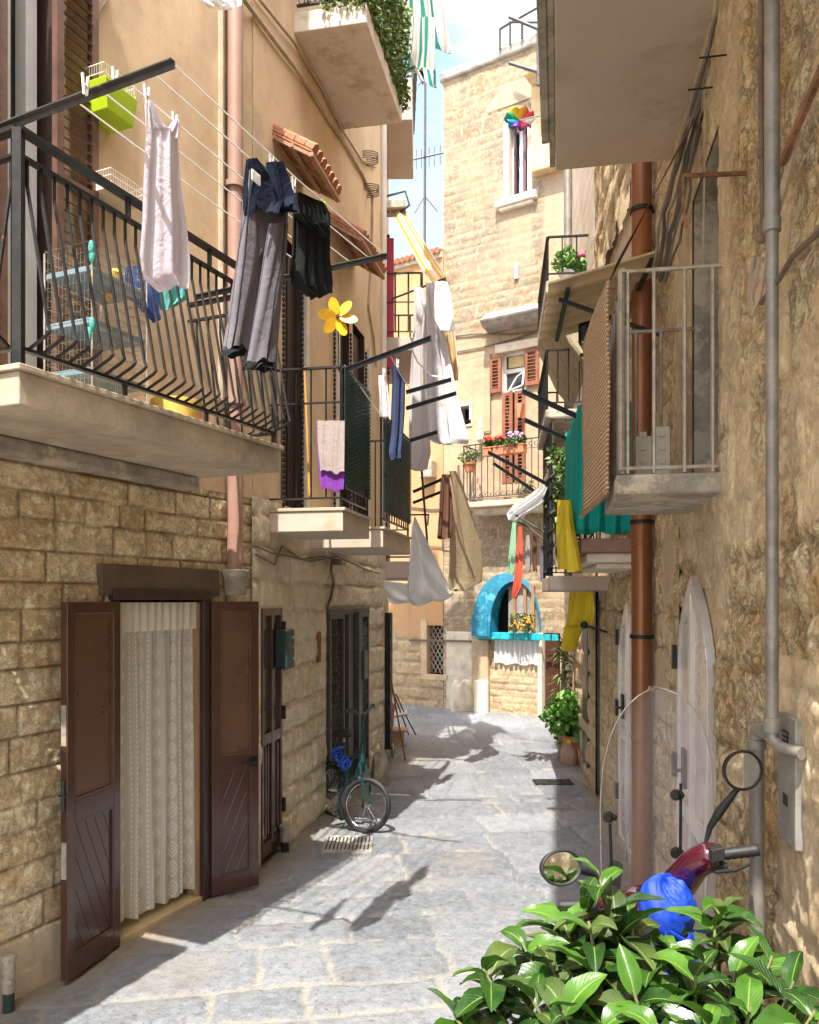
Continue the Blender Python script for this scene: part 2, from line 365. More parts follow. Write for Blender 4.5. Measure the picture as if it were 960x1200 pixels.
def lacemat():
    n = NT('cream_lace'); sp = n.N('ShaderNodeSeparateXYZ'); n.L(n.uv(), sp.inputs[0]); U, Vv = sp.outputs[0], sp.outputs[1]
    cu = n.math('MULTIPLY', U, 5.0); cv = n.math('MULTIPLY', Vv, 15.0)
    fu = n.math('ABSOLUTE', n.math('SUBTRACT', n.math('FRACT', cu), .5)); fv = n.math('ABSOLUTE', n.math('SUBTRACT', n.math('FRACT', cv), .5))
    d = n.math('ADD', n.math('MULTIPLY', fu, 2.4), fv)
    ring = n.math('LESS_THAN', n.math('ABSOLUTE', n.math('SUBTRACT', d, .40)), .05)
    ring2 = n.math('LESS_THAN', n.math('ABSOLUTE', n.math('SUBTRACT', d, .2)), .045)
    core = n.math('LESS_THAN', d, .08)
    side = n.math('GREATER_THAN', fu, .42)
    dots = n.math('LESS_THAN', n.math('ADD', n.math('ABSOLUTE', n.math('SUBTRACT', fu, .36)), n.math('MULTIPLY', n.math('ABSOLUTE', n.math('SUBTRACT', n.math('FRACT', n.math('MULTIPLY', Vv, 60)), .5)), .08)), .035)
    pat = n.math('MAXIMUM', n.math('MAXIMUM', ring, ring2), n.math('MAXIMUM', n.math('MAXIMUM', core, dots), n.math('MULTIPLY', side, .5)))
    mesh = n.math('MULTIPLY', n.math('GREATER_THAN', n.math('FRACT', n.math('MULTIPLY', U, 120)), .5), n.math('GREATER_THAN', n.math('FRACT', n.math('MULTIPLY', Vv, 420)), .5))
    al = n.math('MAXIMUM', n.math('MULTIPLY', pat, .97), n.math('ADD', .64, n.math('MULTIPLY', mesh, .25)))
    b = n.pbr((.93, .87, .73), .9, 0, n.bump(pat, .6, .003)); t = n.N('ShaderNodeBsdfTranslucent'); t.inputs[0].default_value = (.9, .84, .7, 1)
    mx = n.N('ShaderNodeMixShader'); mx.inputs[0].default_value = .25; n.L(b.outputs[0], mx.inputs[1]); n.L(t.outputs[0], mx.inputs[2])
    tr = n.N('ShaderNodeBsdfTransparent'); m2 = n.N('ShaderNodeMixShader'); n.L(al, m2.inputs[0]); n.L(tr.outputs[0], m2.inputs[1]); n.L(mx.outputs[0], m2.inputs[2])
    n.L(m2.outputs[0], n.out.inputs[0]); return n.m
M['lace'] = lacemat()
def acrylic():
    n = NT('clear_acrylic'); g = n.N('ShaderNodeBsdfGlossy'); g.inputs[1].default_value = .04
    tr = n.N('ShaderNodeBsdfTransparent'); tr.inputs[0].default_value = (.93, .92, .93, 1)
    df = n.N('ShaderNodeBsdfDiffuse'); df.inputs[0].default_value = (.75, .73, .76, 1)
    fr = n.N('ShaderNodeFresnel'); fr.inputs[0].default_value = 1.35
    m0 = n.N('ShaderNodeMixShader'); n.L(n.math('ADD', .15, n.math('MULTIPLY', n.step(n.noise(14, 6, .8), .5, .75), .12)), m0.inputs[0]); n.L(tr.outputs[0], m0.inputs[1]); n.L(df.outputs[0], m0.inputs[2])
    mx = n.N('ShaderNodeMixShader'); n.L(fr.outputs[0], mx.inputs[0]); n.L(m0.outputs[0], mx.inputs[1]); n.L(g.outputs[0], mx.inputs[2]); n.L(mx.outputs[0], n.out.inputs[0]); return n.m
M['acrylic'] = acrylic()
def wovenmat():
    n = NT('woven_straw'); w = n.N('ShaderNodeTexWave', wave_type='BANDS', bands_direction='Z'); w.inputs['Scale'].default_value = 16; w.inputs['Distortion'].default_value = 2.5; w.inputs['Detail'].default_value = 3; w.inputs['Detail Scale'].default_value = 5
    n.L(n.obj(), w.inputs['Vector']); col = n.mix(w.outputs[1], (.30, .17, .09), (.66, .46, .28)); col = n.mix(n.math('MULTIPLY', n.step(n.noise(45, 4, .7), .45, .6), .5), col, (.36, .21, .12))
    n.pbr(col, .85, 0, n.bump(w.outputs[1], 1.0, .01)); return n.m
M['straw'] = wovenmat()
M['awnYel'] = stripemat('orange_white_stripes', [(0, (.72, .66, .58)), (.22, (.8, .42, .02)), (.5, (.8, .72, .6)), (.62, (.55, .47, .42)), (.72, (.8, .42, .02)), (.85, (.75, .7, .62))], 2)
M['awnGreen'] = stripemat('green_white_stripes', [(0, (.0, .27, .22)), (.3, (.62, .58, .55)), (.55, (.48, .45, .43)), (.6, (.66, .62, .6)), (.8, (.5, .47, .45)), (.84, (.66, .62, .6))], 4)
M['awnTan'] = mat('tan_corrugated_plastic', (.52, .39, .22), .6, 0, var=.15, vs=3, bump=.1)
# ---------------------------------------------------------------- masonry sheets (real relief, block tone in an attribute)
class Blocks:
    def __init__(b, u0, u1, v0, v1, rh, bw, seed, jit=.25):
        r = random.Random(seed); b.vs = [v0-rh*r.random()*.3]
        while b.vs[-1] < v1+rh: b.vs.append(b.vs[-1]+rh*(1+jit*(r.random()*2-1)))
        b.rows = []
        for i in range(len(b.vs)):
            j = [u0-bw*r.random()-.01]
            while j[-1] < u1+bw: j.append(j[-1]+bw*(.55+r.random()*.9))
            b.rows.append(np.array(j))
        b.vs = np.array(b.vs); b.seed = seed
    def ev(b, u, v):
        row = np.clip(np.searchsorted(b.vs, v, 'right')-1, 0, len(b.vs)-2)
        du = np.zeros_like(u); dv = np.minimum(v-b.vs[row], b.vs[row+1]-v); cid = np.zeros_like(u)
        for i in np.unique(row):
            k = row == i; j = b.rows[i]; c = np.clip(np.searchsorted(j, u[k], 'right')-1, 0, len(j)-2)
            du[k] = np.minimum(u[k]-j[c], j[c+1]-u[k]); cid[k] = c
        return np.minimum(du, dv), _h(cid, row, b.seed), _h(cid, row, b.seed+5)
def sheet(name, W, s0, s1, z0, z1, res, bl, m, parent, depth=.02, rough=.02, rsc=6, joint=.008, holes=(), plaster=None, n0=0, zres=None, bulge=0, warp=.012, seed=3, edge=.02, ramp=None, tone=1, ridge=0, rf=14, fade=.05):
    hs = [h for h in holes if h[1] > s0 and h[0] < s1 and h[3] > z0 and h[2] < z1]
    us = np.arange(s0, s1+res*.5, res); us[-1] = s1; vs = np.arange(z0, z1+(zres or res)*.5, zres or res); vs[-1] = z1
    us = np.unique(np.round(np.concatenate([us]+[np.clip([h[0], h[1]], s0, s1) for h in hs]), 4)); vs = np.unique(np.round(np.concatenate([vs]+[np.clip([h[2], h[3]], z0, z1) for h in hs]), 4))
    U, Z = np.meshgrid(us, vs); u = U.ravel(); v = Z.ravel()
    wu = u+warp*(vn(u*9, v*9, seed)-.5)*2; wv = v+warp*(vn(u*7+40, v*7, seed+1)-.5)*2
    d, r1, r2 = bl.ev(wu, wv)
    pl = plaster(u, v) if plaster else np.zeros_like(u)
    prof = sstep(0, edge, d); fb = fbm(u*rsc, v*rsc, 5, seed+2, .6)-.5
    hgt = (prof*depth*(.55+.9*r1)+rough*2*fb*(.4+.6*prof))*(1-pl*.9)
    if ramp: hgt = hgt+(fbm(u*rsc*3, v*rsc*3, 3, seed+9)-.5)*ramp*prof*(1-pl)
    hgt = hgt+pl*(depth*.9+.006*(fbm(u*3, v*3, 3, seed+4)-.5))
    if bulge: hgt = hgt+bulge*(fbm(u*1.1, v*.8, 3, seed+8)-.5)
    if ridge:
        rg = 0; am = 1; ts = 0
        for k in range(4):
            rr = 1-np.abs(2*vn(u*rf*1.9**k+k*5+.7*fb, v*rf*1.9**k*.9+k*9, seed+50+k)-1); rg = rg+am*rr*rr; ts += am; am *= .62
        hgt = hgt+ridge*(rg/ts-.45)*(1-pl*.8)*2
    dd = np.minimum(u-s0, s1-u)
    for h in hs:
        du = np.maximum(np.maximum(h[0]-u, u-h[1]), 0); dv = np.maximum(np.maximum(h[2]-v, v-h[3]), 0); dd = np.minimum(dd, np.sqrt(du*du+dv*dv))
    fd = sstep(0, fade, dd); hgt = hgt*fd+depth*.6*(1-fd)
    hgt = hgt+n0
    X = W.o.x+W.d.x*u+W.n.x*hgt; Y = W.o.y+W.d.y*u+W.n.y*hgt
    off = ORG.get(parent.name, (0, 0, 0)) if parent else (0, 0, 0)
    co = np.stack([X-off[0], Y-off[1], v-off[2]], 1)
    nu, nv = len(us), len(vs)
    i, j = np.meshgrid(np.arange(nu-1), np.arange(nv-1)); i = i.ravel(); j = j.ravel()
    cu = (us[i]+us[i+1])/2; cv = (vs[j]+vs[j+1])/2; keep = np.ones(len(i), bool)
    for h in hs: keep &= ~((cu > h[0]) & (cu < h[1]) & (cv > h[2]) & (cv < h[3]))
    i = i[keep]; j = j[keep]; a = j*nu+i
    flip = (W.n.x*W.d.y-W.n.y*W.d.x) < 0
    q = np.stack([a, a+1, a+nu+1, a+nu], 1)
    if flip: q = q[:, ::-1]
    me = bpy.data.meshes.new(name); me.vertices.add(len(co)); me.vertices.foreach_set('co', co.ravel())
    me.loops.add(q.size); me.loops.foreach_set('vertex_index', q.ravel().astype(np.int32))
    me.polygons.add(len(q)); me.polygons.foreach_set('loop_start', np.arange(0, q.size, 4, dtype=np.int32)); me.polygons.foreach_set('loop_total', np.full(len(q), 4, dtype=np.int32))
    me.update(calc_edges=True); me.polygons.foreach_set('use_smooth', [True]*len(q))
    jm = (1-sstep(joint*.3, joint, d))*(1-pl)
    c = np.stack([np.clip(r2*.8+.6*(fb+.12), 0, 1)*tone, jm, pl, np.ones_like(u)], 1).astype(np.float32)
    at = me.color_attributes.new('Col', 'FLOAT_COLOR', 'POINT'); at.data.foreach_set('color', c.ravel())
    me.materials.append(m); me.update()
    o = bpy.data.objects.new(name, me); COL.objects.link(o)
    if parent: o.parent = parent
    ORG[o.name] = tuple(off); return o
def reveal(mb, W, s0, s1, z0, z1, d=.28, t=.05, n1=.0):
    mb.wb(W, s0-t, s0, -d, n1, z0, z1); mb.wb(W, s1, s1+t, -d, n1, z0, z1); mb.wb(W, s0-t, s1+t, -d, n1, z1, z1+t)
def mass(W, s0, s1, z0, z1, n0, n1, m, parent, name='wall_core'):
    mb = MB(); mb.wb(W, s0, s1, n0, n1, z0, z1); return mb.build(name, m, parent)

# ---------------------------------------------------------------- ground
def paving():
    xs = np.arange(-2.4, 3.2, .018); ys = [1.2]
    while ys[-1] < 15.5: ys.append(ys[-1]+max(.012, .0045*ys[-1]*ys[-1]*.35))
    ys = np.array(ys); U, Vv = np.meshgrid(xs, ys); u = U.ravel(); v = Vv.ravel()
    ca, sa = math.cos(.16), math.sin(.16)
    bl = Blocks(-4, 5, -1, 18, .40, .62, 21, .35)
    a = u*ca+v*sa-.0; b = -u*sa+v*ca
    wa = a+.028*(vn(a*2.2, b*2.2, 5)-.5)*2+.014*(vn(a*15, b*15, 6)-.5)*2; wb_ = b+.035*(vn(a*1.9+9, b*1.9, 7)-.5)*2+.012*(vn(a*17, b*17, 8)-.5)*2
    d, r1, r2 = bl.ev(wa, wb_)
    jw = .003+.022*np.clip(vn(a*1.3, b*1.3, 31)-.35, 0, 1)*2
    prof = sstep(0, .03, d-jw*.6)
    chis = (1-np.abs(2*fbm(a*14, b*38, 3, 12, .6)-1))**2-.5
    z = prof*(.008+.006*r1)+.0085*chis*prof+.005*(fbm(a*30, b*30, 2, 3)-.5)
    sl = (r1-.5)*.012*prof
    lim_l = np.where(v < 5.63, -3.58+.442*v, -2.218+.2*v); lim_r = np.where(v < 4.46, .62+.184*v, .95+.11*v)
    dl = np.minimum(u-lim_l, 99); dr = lim_r-u
    edge = np.where(v < 9.4, 1-sstep(.05, .42, dl+.25*(fbm(u*4, v*4, 3, 40)-.5)), 0); edge = np.maximum(edge, (1-sstep(.02, .16, dr))*.8)
    dust = sstep(.62, .8, fbm(a*1.4, b*1.4, 4, 60))*.25
    dirt = np.clip(np.maximum(edge*.8, dust), 0, 1)
    co = np.stack([u, v, z+sl], 1); nu, nv = len(xs), len(ys)
    i, j = np.meshgrid(np.arange(nu-1), np.arange(nv-1)); q = (j*nu+i).ravel(); q = np.stack([q, q+1, q+nu+1, q+nu], 1)
    me = bpy.data.meshes.new('street'); me.vertices.add(len(co)); me.vertices.foreach_set('co', co.ravel())
    me.loops.add(q.size); me.loops.foreach_set('vertex_index', q.ravel().astype(np.int32))
    me.polygons.add(len(q)); me.polygons.foreach_set('loop_start', np.arange(0, q.size, 4, dtype=np.int32)); me.polygons.foreach_set('loop_total', np.full(len(q), 4, dtype=np.int32))
    me.update(calc_edges=True); me.polygons.foreach_set('use_smooth', [True]*len(q))
    jm = 1-sstep(.5, 1.05, d/np.maximum(jw, .004))
    tone = np.clip(r2*.62+.75*(chis+.32)*.6+.1, 0, 1)
    c = np.stack([tone, jm*(.55+.45*vn(a*3, b*3, 77)), dirt, np.ones_like(u)], 1).astype(np.float32)
    at = me.color_attributes.new('Col', 'FLOAT_COLOR', 'POINT'); at.data.foreach_set('color', c.ravel())
    me.materials.append(M['pave']); me.update()
    o = bpy.data.objects.new('street', me); COL.objects.link(o); struct(o)
paving()
g = MB(); g.add([(-400, -400, -.03), (400, -400, -.03), (400, 400, -.03), (-400, 400, -.03)], [(0, 1, 2, 3)])
struct(g.build('ground', mat('ground_stone', (.3, .28, .25), .8)))

# ---------------------------------------------------------------- buildings
HL = 9.6
def fz(p): return V((p.x, p.y, 0))
# ======== house A (left, near)
hA = thing('house', 'left near house, split stone ground floor with open brown double doors, ochre plaster above', 'house', fz(A.at(A.sY(4.2), 0, 0)))
sd0, sd1 = A.sx(131), A.sx(237)
holesA = [(sd0, sd1, 0, 1.9)]
win0, win1 = A.sx(22), A.sx(108)
holeUp = [(A.sx(2), A.sx(60), 2.82, 5.3)]
zc = 2.60
blA = Blocks(0, 8, 0, 3, .15, .34, 5, .15)
s_start = A.sY(1.6)
def plA(u, v): return 1-sstep(.30, .33, v+.03*(fbm(u*3, v*3, 3, 9)-.5))*1.0
sheet('stone_cladding', A, s_start, sAB, -.03, zc, .013, blA, M['cladA'], hA, depth=.013, rough=.009, rsc=12, joint=.009, holes=holesA, plaster=lambda u, v: (1-sstep(.27, .29, v))*(u < sd0)*.85, edge=.014, warp=.004, ramp=.007, ridge=.006, rf=13)
sheet('plaster_wall', A, s_start, sAB, zc, HL, .05, blA, M['plasterA'], hA, depth=.0, rough=.0, holes=holeUp, plaster=lambda u, v: 1-.9*((u > A.sY(5.25)) & (fbm(u*2.2, v*2.2, 4, 55) > .5) & (v > 4.6) & (v < 5.4)), n0=.012, bulge=.03)
mass(A, -6, sAB-.02, -.3, HL, -3.2, -.32, M['dark'], hA)
mb = MB(); mb.wb(A, -6, s_start, -.31, .0, -.3, HL); mb.wb(A, -6, sAB+.0, -3.2, -.0, HL, HL+.12); mb.build('side_wall', M['concrete'], hA)
mb = MB(); reveal(mb, A, sd0, sd1, -.02, 1.9, .3, .06, .012); mb.build('door_reveal', M['darkbrown'], hA); mb = MB(); reveal(mb, A, holeUp[0][0], holeUp[0][1], 2.82, 5.3, .3, .05, .01); mb.build('window_reveal', M['darkbrown'], hA)
mb = MB(); mb.wb(A, sd0-.02, sd1+.02, -.3, .035, -.02, .045); mb.build('threshold', mat('yellow_stone_step', (.5, .38, .2), .8), hA, bevel=.006)
zl = A.q(180, 668, 0)[1]; mb = MB(); mb.wb(A, A.sx(112), A.sx(251), -.02, .045, 1.925, zl+.02); mb.build('lintel', M['lintel'], hA, bevel=.006)
mb = MB(); mb.wb(A, A.sx(124), A.sx(240), -.02, .06, 1.90, 1.955); mb.wb(A, sd1-.045, sd1+.03, -.06, .05, 0, 1.9); mb.wb(A, sd0-.02, sd0+.02, -.06, .04, 0, 1.9); fr = mb.build('door_frame', M['darkbrown'], hA, bevel=.004)
mb = MB(); mb.wb(A, sd1-.062, sd1-.047, -.07, .02, .05, 1.88); mb.build('frame_strip', M['wood'], fr)
# a panelled door leaf in a local frame: hinge h, direction dr, height H
def leaf(name, parent, h, dr, w, H, handle=False, z0=.03, mt='brownpaint', flip=1, latch=True):
    dr = V((dr[0], dr[1], 0)).normalized(); nn = V((dr.y, -dr.x, 0))*flip; up = V((0, 0, 1)); h = V((h[0], h[1], z0))
    def bx(mb, a0, a1, n0, n1, b0, b1): mb.box(h+dr*(a0+a1)/2+nn*(n0+n1)/2+up*(b0+b1)/2, dr*(a1-a0)/2, nn*(n1-n0)/2, up*(b1-b0)/2)
    mb = MB(); st = .06
    bx(mb, 0, st, -.02, .02, 0, H); bx(mb, w-st, w, -.02, .02, 0, H)
    zm = H*.44
    for b0, b1 in ((0, .11), (zm-.055, zm+.055), (H-.06, H)): bx(mb, st, w-st, -.0195, .0195, b0, b1)
    d = mb.build(name, M[mt], parent, bevel=.003)
    for (b0, b1, k) in ((.11, zm-.055, 1), (zm+.055, H-.06, 0)):
        p = MB(); bx(p, st, w-st, -.006, .006, b0, b1)
        t = .010
        for sgn in (-1, 1):
            n0, n1 = (.006, .017) if sgn > 0 else (-.017, -.006)
            bx(p, st, st+t, n0, n1, b0, b1); bx(p, w-st-t, w-st, n0, n1, b0, b1); bx(p, st, w-st, n0, n1, b0, b0+t); bx(p, st, w-st, n0, n1, b1-t, b1)
        for i in (range(-8, 9) if k else ()):             # fine incised diagonal boards, modelled as thin fillets
            c = (w/2)+i*.075; zc_ = (b0+b1)/2; hh = (b1-b0)/2-t; 
            pts = []
            for tt in np.linspace(-1, 1, 25):
                x = c+tt*hh*.45; 
                if st+t < x < w-st-t: pts.append(h+dr*x+nn*.0066+up*(zc_+tt*hh))
            if len(pts) > 1: p.tube([pts[0], pts[-1]], .0016, 4)
        p.build('panel', M['brownpanel' if k == 0 else mt], d)
    hg = MB()
    for b in (.28, H*.55, H-.25): hg.tube([h+up*(b-.05)-nn*.02, h+up*(b+.05)-nn*.02], .011, 8)
    hg.build('hinge', M['iron'], d)
    if latch:
        lt = MB(); bx(lt, w+.0, w+.003, -.014, .014, .5, .68); lt.build('latch_plate', M['galv'], d); lt = MB(); bx(lt, w+.0, w+.003, -.014, .014, H*.62, H*.62+.2); lt.build('latch_plate', M['galv'], d)
        lb = MB(); lb.tube([h+dr*(w+.008)+up*(H*.45), h+dr*(w+.008)+up*(H*.53)], .009, 8); lb.tube([h+dr*(w+.012)+up*(H*.49)-nn*.02, h+dr*(w+.012)+up*(H*.49)+nn*.03], .006, 6); lb.build('bolt', M['boxgreen'], d)
    if handle:
        k = MB(); bx(k, w-.06, w-.015, .02, .026, zm-.03, zm+.03); c = h+dr*(w-.035)+up*zm
        k.tube([c+nn*.02, c+nn*.06], .008, 8); k.tube([c+nn*.058, c+nn*.058-dr*.10], .008, 8); k.build('handle', M['iron'], d)
    return d
h0 = A.at(sd0+.0, .04, 0); e0 = P(75, HY, 3.97); leaf('door', hA, h0, (e0-h0), (e0.xy-h0.xy).length, 1.86, False, .03, flip=-1)
h1 = A.at(sd1+.02, .05, 0); e1 = V((-1.0, 5.33, 0)); leaf('door', hA, h1, (e1-h1), (e1.xy-h1.xy).length, 1.86, True, .03, flip=1, latch=False)
# upper balcony door (louvred brown shutter, white jamb, dark glass)
s0u, s1u = holeUp[0][0], holeUp[0][1]
mb = MB(); mb.wb(A, A.sx(24, -.1), A.sx(37, -.1), -.14, -.06, 2.82, 5.3); mb.wb(A, A.sx(2, -.1)-.05, A.sx(6, -.1), -.14, -.06, 2.82, 5.3); wf = mb.build('balcony_window', M['whitepaint'], hA, bevel=.005)
mb = MB(); mb.wb(A, s0u, s1u, -.16, -.15, 2.82, 5.3); mb.build('pane', M['glass'], wf)
def louvre(name, parent, W, s0, s1, n, z0, z1, mt, step=.055, t=.035, fw=.045, tilt=.6, zm=None):
    mb = MB(); mb.wb(W, s0, s0+fw, n-t/2, n+t/2, z0, z1); mb.wb(W, s1-fw, s1, n-t/2, n+t/2, z0, z1)
    for a, b in ((z0, z0+fw*1.4), (z1-fw, z1)) + (((zm-fw/2, zm+fw/2),) if zm else ()): mb.wb(W, s0+fw, s1-fw, n-t/2+.001, n+t/2-.001, a, b)
    a, b, c = W.ax; z = z0+fw*1.4+step/2
    while z < z1-fw-step/4:
        if not zm or abs(z-zm) > fw: mb.box(W.at((s0+s1)/2, n, z), a*((s1-s0)/2-fw*.9), (b*math.cos(tilt)-c*math.sin(tilt))*t*.62, (c*math.cos(tilt)+b*math.sin(tilt))*.004)
        z += step
    return mb.build(name, M[mt], parent)
louvre('shutter', hA, A, A.sx(64, .05), A.sx(113, .05), .05, 2.83, 5.35, 'shutterB', .052, zm=4.0)
louvre('shutter', hA, A, A.sx(-40, .05), A.sx(6, .05), .05, 2.83, 5.35, 'shutterB', .052, zm=4.0)
# balcony slab 1
sb0, sb1 = A.sx(22, .665), A.sx(328, .665)
mb = MB(); mb.wb(A, sb0, sb1, .0, .665, 2.645, 2.775); mb.build('balcony_slab', M['concrete'], hA, bevel=.006)
mb = MB(); mb.wb(A, sb0-.015, sb1+.02, .0, .685, 2.776, 2.80); mb.build('slab_edging', M['concrete'], hA, bevel=.004)
mb = MB(); mb.wb(A, sb0, A.sx(215, .0), .02, .13, 2.56, 2.644); mb.build('slab_ledge', M['concgrey'], hA, bevel=.02)
mb = MB()
mb.wb(A, A.sY(2.0), sb0-.12, .0, .62, 2.63, 2.80); mb.build('adjoining_slab', M['concgrey'], hA, bevel=.03)
# railing 1 : bellied bars
rl = MB(); zt = A.q(22, 146, .665)[1]
n_r = .64
def rp(s, n, z): return A.at(s, n, z)
ra, rb = sb0+.02, sb1-.02
rl.bar(rp(ra, n_r, zt), rp(rb, n_r, zt), .045, .018); rl.bar(rp(ra, n_r-.0, zt-.10), rp(rb, n_r, zt-.10), .028, .014); rl.bar(rp(ra, n_r, 2.87), rp(rb, n_r, 2.87), .028, .014)
rl.bar(rp(rb, n_r, zt), rp(rb, .02, zt), .04, .018); rl.bar(rp(rb, n_r, zt-.1), rp(rb, .02, zt-.1), .028, .012); rl.bar(rp(rb, n_r, 2.87), rp(rb, .02, 2.87), .028, .012)
rl.bar(rp(ra, n_r, zt), rp(ra, .02, zt), .04, .018); rl.bar(rp(ra, n_r, zt-.1), rp(ra, .02, zt-.1), .028, .012); rl.bar(rp(ra, n_r, 2.87), rp(ra, .02, 2.87), .028, .012)
rl.bar(rp(ra, n_r, 2.8), rp(ra, n_r, zt), .035, .035, (1, 0, 0)); rl.bar(rp(rb, n_r, 2.8), rp(rb, n_r, zt), .03, .03, (1, 0, 0))
for t in (.33, .66):
    s = ra+(rb-ra)*t; rl.bar(rp(s, n_r-.02, 2.8), rp(s, n_r-.02, 2.87), .02, .02, (1, 0, 0)); rl.bar(rp(s, n_r, zt-.1), rp(s, n_r, zt), .02, .02, (1, 0, 0))
nb = 27
for i in range(nb):
    s = ra+.04+(rb-ra-.06)*i/(nb-1)
    rl.tube([rp(s, n_r, zt-.10), rp(s, n_r+.0, zt-.2), rp(s, n_r+.11, 2.96), rp(s, n_r+.12, 2.93), rp(s, n_r+.10, 2.915), rp(s, n_r, 2.87)], .0075, 5)
for i in range(7):
    n = .08+.52*i/6
    rl.tube([rp(rb, n, zt-.10), rp(rb, n, zt-.2), rp(rb+.10, n, 2.96), rp(rb+.10, n, 2.92), rp(rb, n, 2.87)], .0075, 5)
    rl.tube([rp(ra, n, zt-.10), rp(ra, n, zt-.2), rp(ra-.08, n, 2.96), rp(ra-.08, n, 2.92), rp(ra, n, 2.87)], .0075, 5)
rl.build('railing', M['iron'], hA)
# washing arms 1 and 2
for (s, nm) in ((ra, 0), (rb-.04, 1)):
    mb = MB(); z = zt+.035
    mb.bar(rp(s, .45 if not nm else .1, z), rp(s, 1.385, z+.03), .024, .005); mb.bar(rp(s+.010, .45 if not nm else .1, z-.012), rp(s+.010, 1.385, z+.018), .005, .024); mb.build('washing_arm', M['irongrey'], hA)
sARM1, sARM2 = ra, rb-.04
# pipes on house A
mb = MB(); s = A.sx(274, .06); mb.tube([A.at(s, .07, 2.05), A.at(s, .07, 9.5)], .052, 16); 
for z in (3.2, 4.62, 6.2): mb.lathe(A.at(s, .07, z), [(.063, -.02), (.072, -.018), (.072, .018), (.063, .02)], 16)
dp = mb.build('downpipe', M['pinkpipe'], hA, smooth=True)
mb = MB(); mb.lathe(A.at(s, .07, 1.93), [(.066, 0), (.072, .01), (.075, .1), (.09, .135), (.095, .16), (.07, .17)], 16); mb.build('collar', M['concgrey'], dp, smooth=True)
mb = MB(); s = A.sx(259, .03); mb.tube([A.at(s, .03, 2.9), A.at(s, .03, 9.5)], .022, 8); mb.build('thin_pipe', M['cablepale'], hA, smooth=True)
mb = MB(); pp = [A.p(x, y, .03) for x, y in ((60, -5), (75, 14), (95, 20), (112, 18), (130, -6))]; mb.tube(pp, .007, 6); mb.build('cable', M['cablepale'], hA, smooth=True)

# ======== house B (left, middle)
hB = thing('house', 'left middle house with white worn stone ground floor, lattice gates, canopies of red tiles', 'house', fz(B.at(B.sY(7.5), 0, 0)))
d2 = (B.sx(303), B.sx(327)); zd2 = B.q(315, 713)[1]
d3 = (B.sx(380), B.sx(428)); zd3 = B.q(400, 716)[1]
zs2 = 2.50
hB_up = [(B.sx(332), B.sx(352), 2.56, 4.7), (B.sx(396), B.sx(408), 2.56, 4.7), (B.sx(412), B.sx(426), 2.56, 4.7)]
holesB = [(d2[0], d2[1], 0, zd2), (d3[0], d3[1], 0, zd3)]
blB = Blocks(0, 12, 0, 3, .23, .48, 8, .2)
sheet('stone_wall', B, sBA-.05, sBC, -.03, 2.62, .016, blB, M['stoneB'], hB, depth=.03, rough=.016, rsc=8, joint=.009, holes=holesB, edge=.05, warp=.016, plaster=lambda u, v: sstep(.55, .62, fbm(u*1.3, v*1.6, 4, 77))*.6, ramp=.01, ridge=.009, rf=8)
sheet('plaster_wall', B, sBA-.02, sBC, 2.62, HL, .05, blB, M['plasterA'], hB, depth=0, rough=0, holes=hB_up, plaster=lambda u, v: 1-.9*((u < B.sx(325)) & (v > 4.8) & (v < 6.2) & (fbm(u*2, v*2, 4, 12) > .47)), n0=.012, bulge=.03)
mass(B, sBA-.02, sBC-.02, -.3, HL, -3.2, -.32, M['dark'], hB)
mb = MB(); mb.wb(B, sBC-.02, sBC+.06, -3.2, .03, -.3, HL); mb.wb(B, sBA-.02, sBC, -3.2, 0, HL, HL+.12); mb.build('end_wall', mat('end_plaster', (.6, .5, .38), .85, bump=.3), hB)
for h in holesB: mb = MB(); reveal(mb, B, h[0], h[1], h[2], h[3], .3, .05, .008); mb.build('door_reveal', M['stonetrim'], hB)
for h in hB_up: mb = MB(); reveal(mb, B, h[0], h[1], h[2], h[3], .3, .04, .008); mb.build('window_reveal', M['darkbrown'], hB)
# door 2: narrow glazed and panelled brown door
mb = MB(); s0, s1 = d2; sm = (s0+s1)/2; zz = zd2
for a, b in ((s0, s0+.035), (s1-.035, s1), (sm-.02, sm+.02)): mb.wb(B, a, b, -.02, .03, .06, zz)
mb.wb(B, s0+.035, s1-.035, -.018, .028, zz-.05, zz); mb.wb(B, s0+.035, s1-.035, -.018, .028, .06, .16); mb.wb(B, s0+.035, s1-.035, -.018, .028, .86, .94)
d = mb.build('door', M['brownpaint'], hB, bevel=.003)
p = MB(); p.wb(B, s0+.03, s1-.03, -.005, .008, .16, .86)
for a in (s0+.09, sm-.07, sm+.05, s1-.08): p.wb(B, a, a+.02, .008, .02, .2, .84)
p.build('panel', M['brownpaint'], d, bevel=.003)
p = MB(); p.wb(B, s0+.03, s1-.03, -.005, .005, .94, zz-.05); p.build('pane', M['glass'], d)
p = MB(); 
for z in (.3, 1.0, zz-.2): p.wb(B, s1-.01, s1+.02, .02, .05, z, z+.1)
p.build('hinge', M['iron'], d)
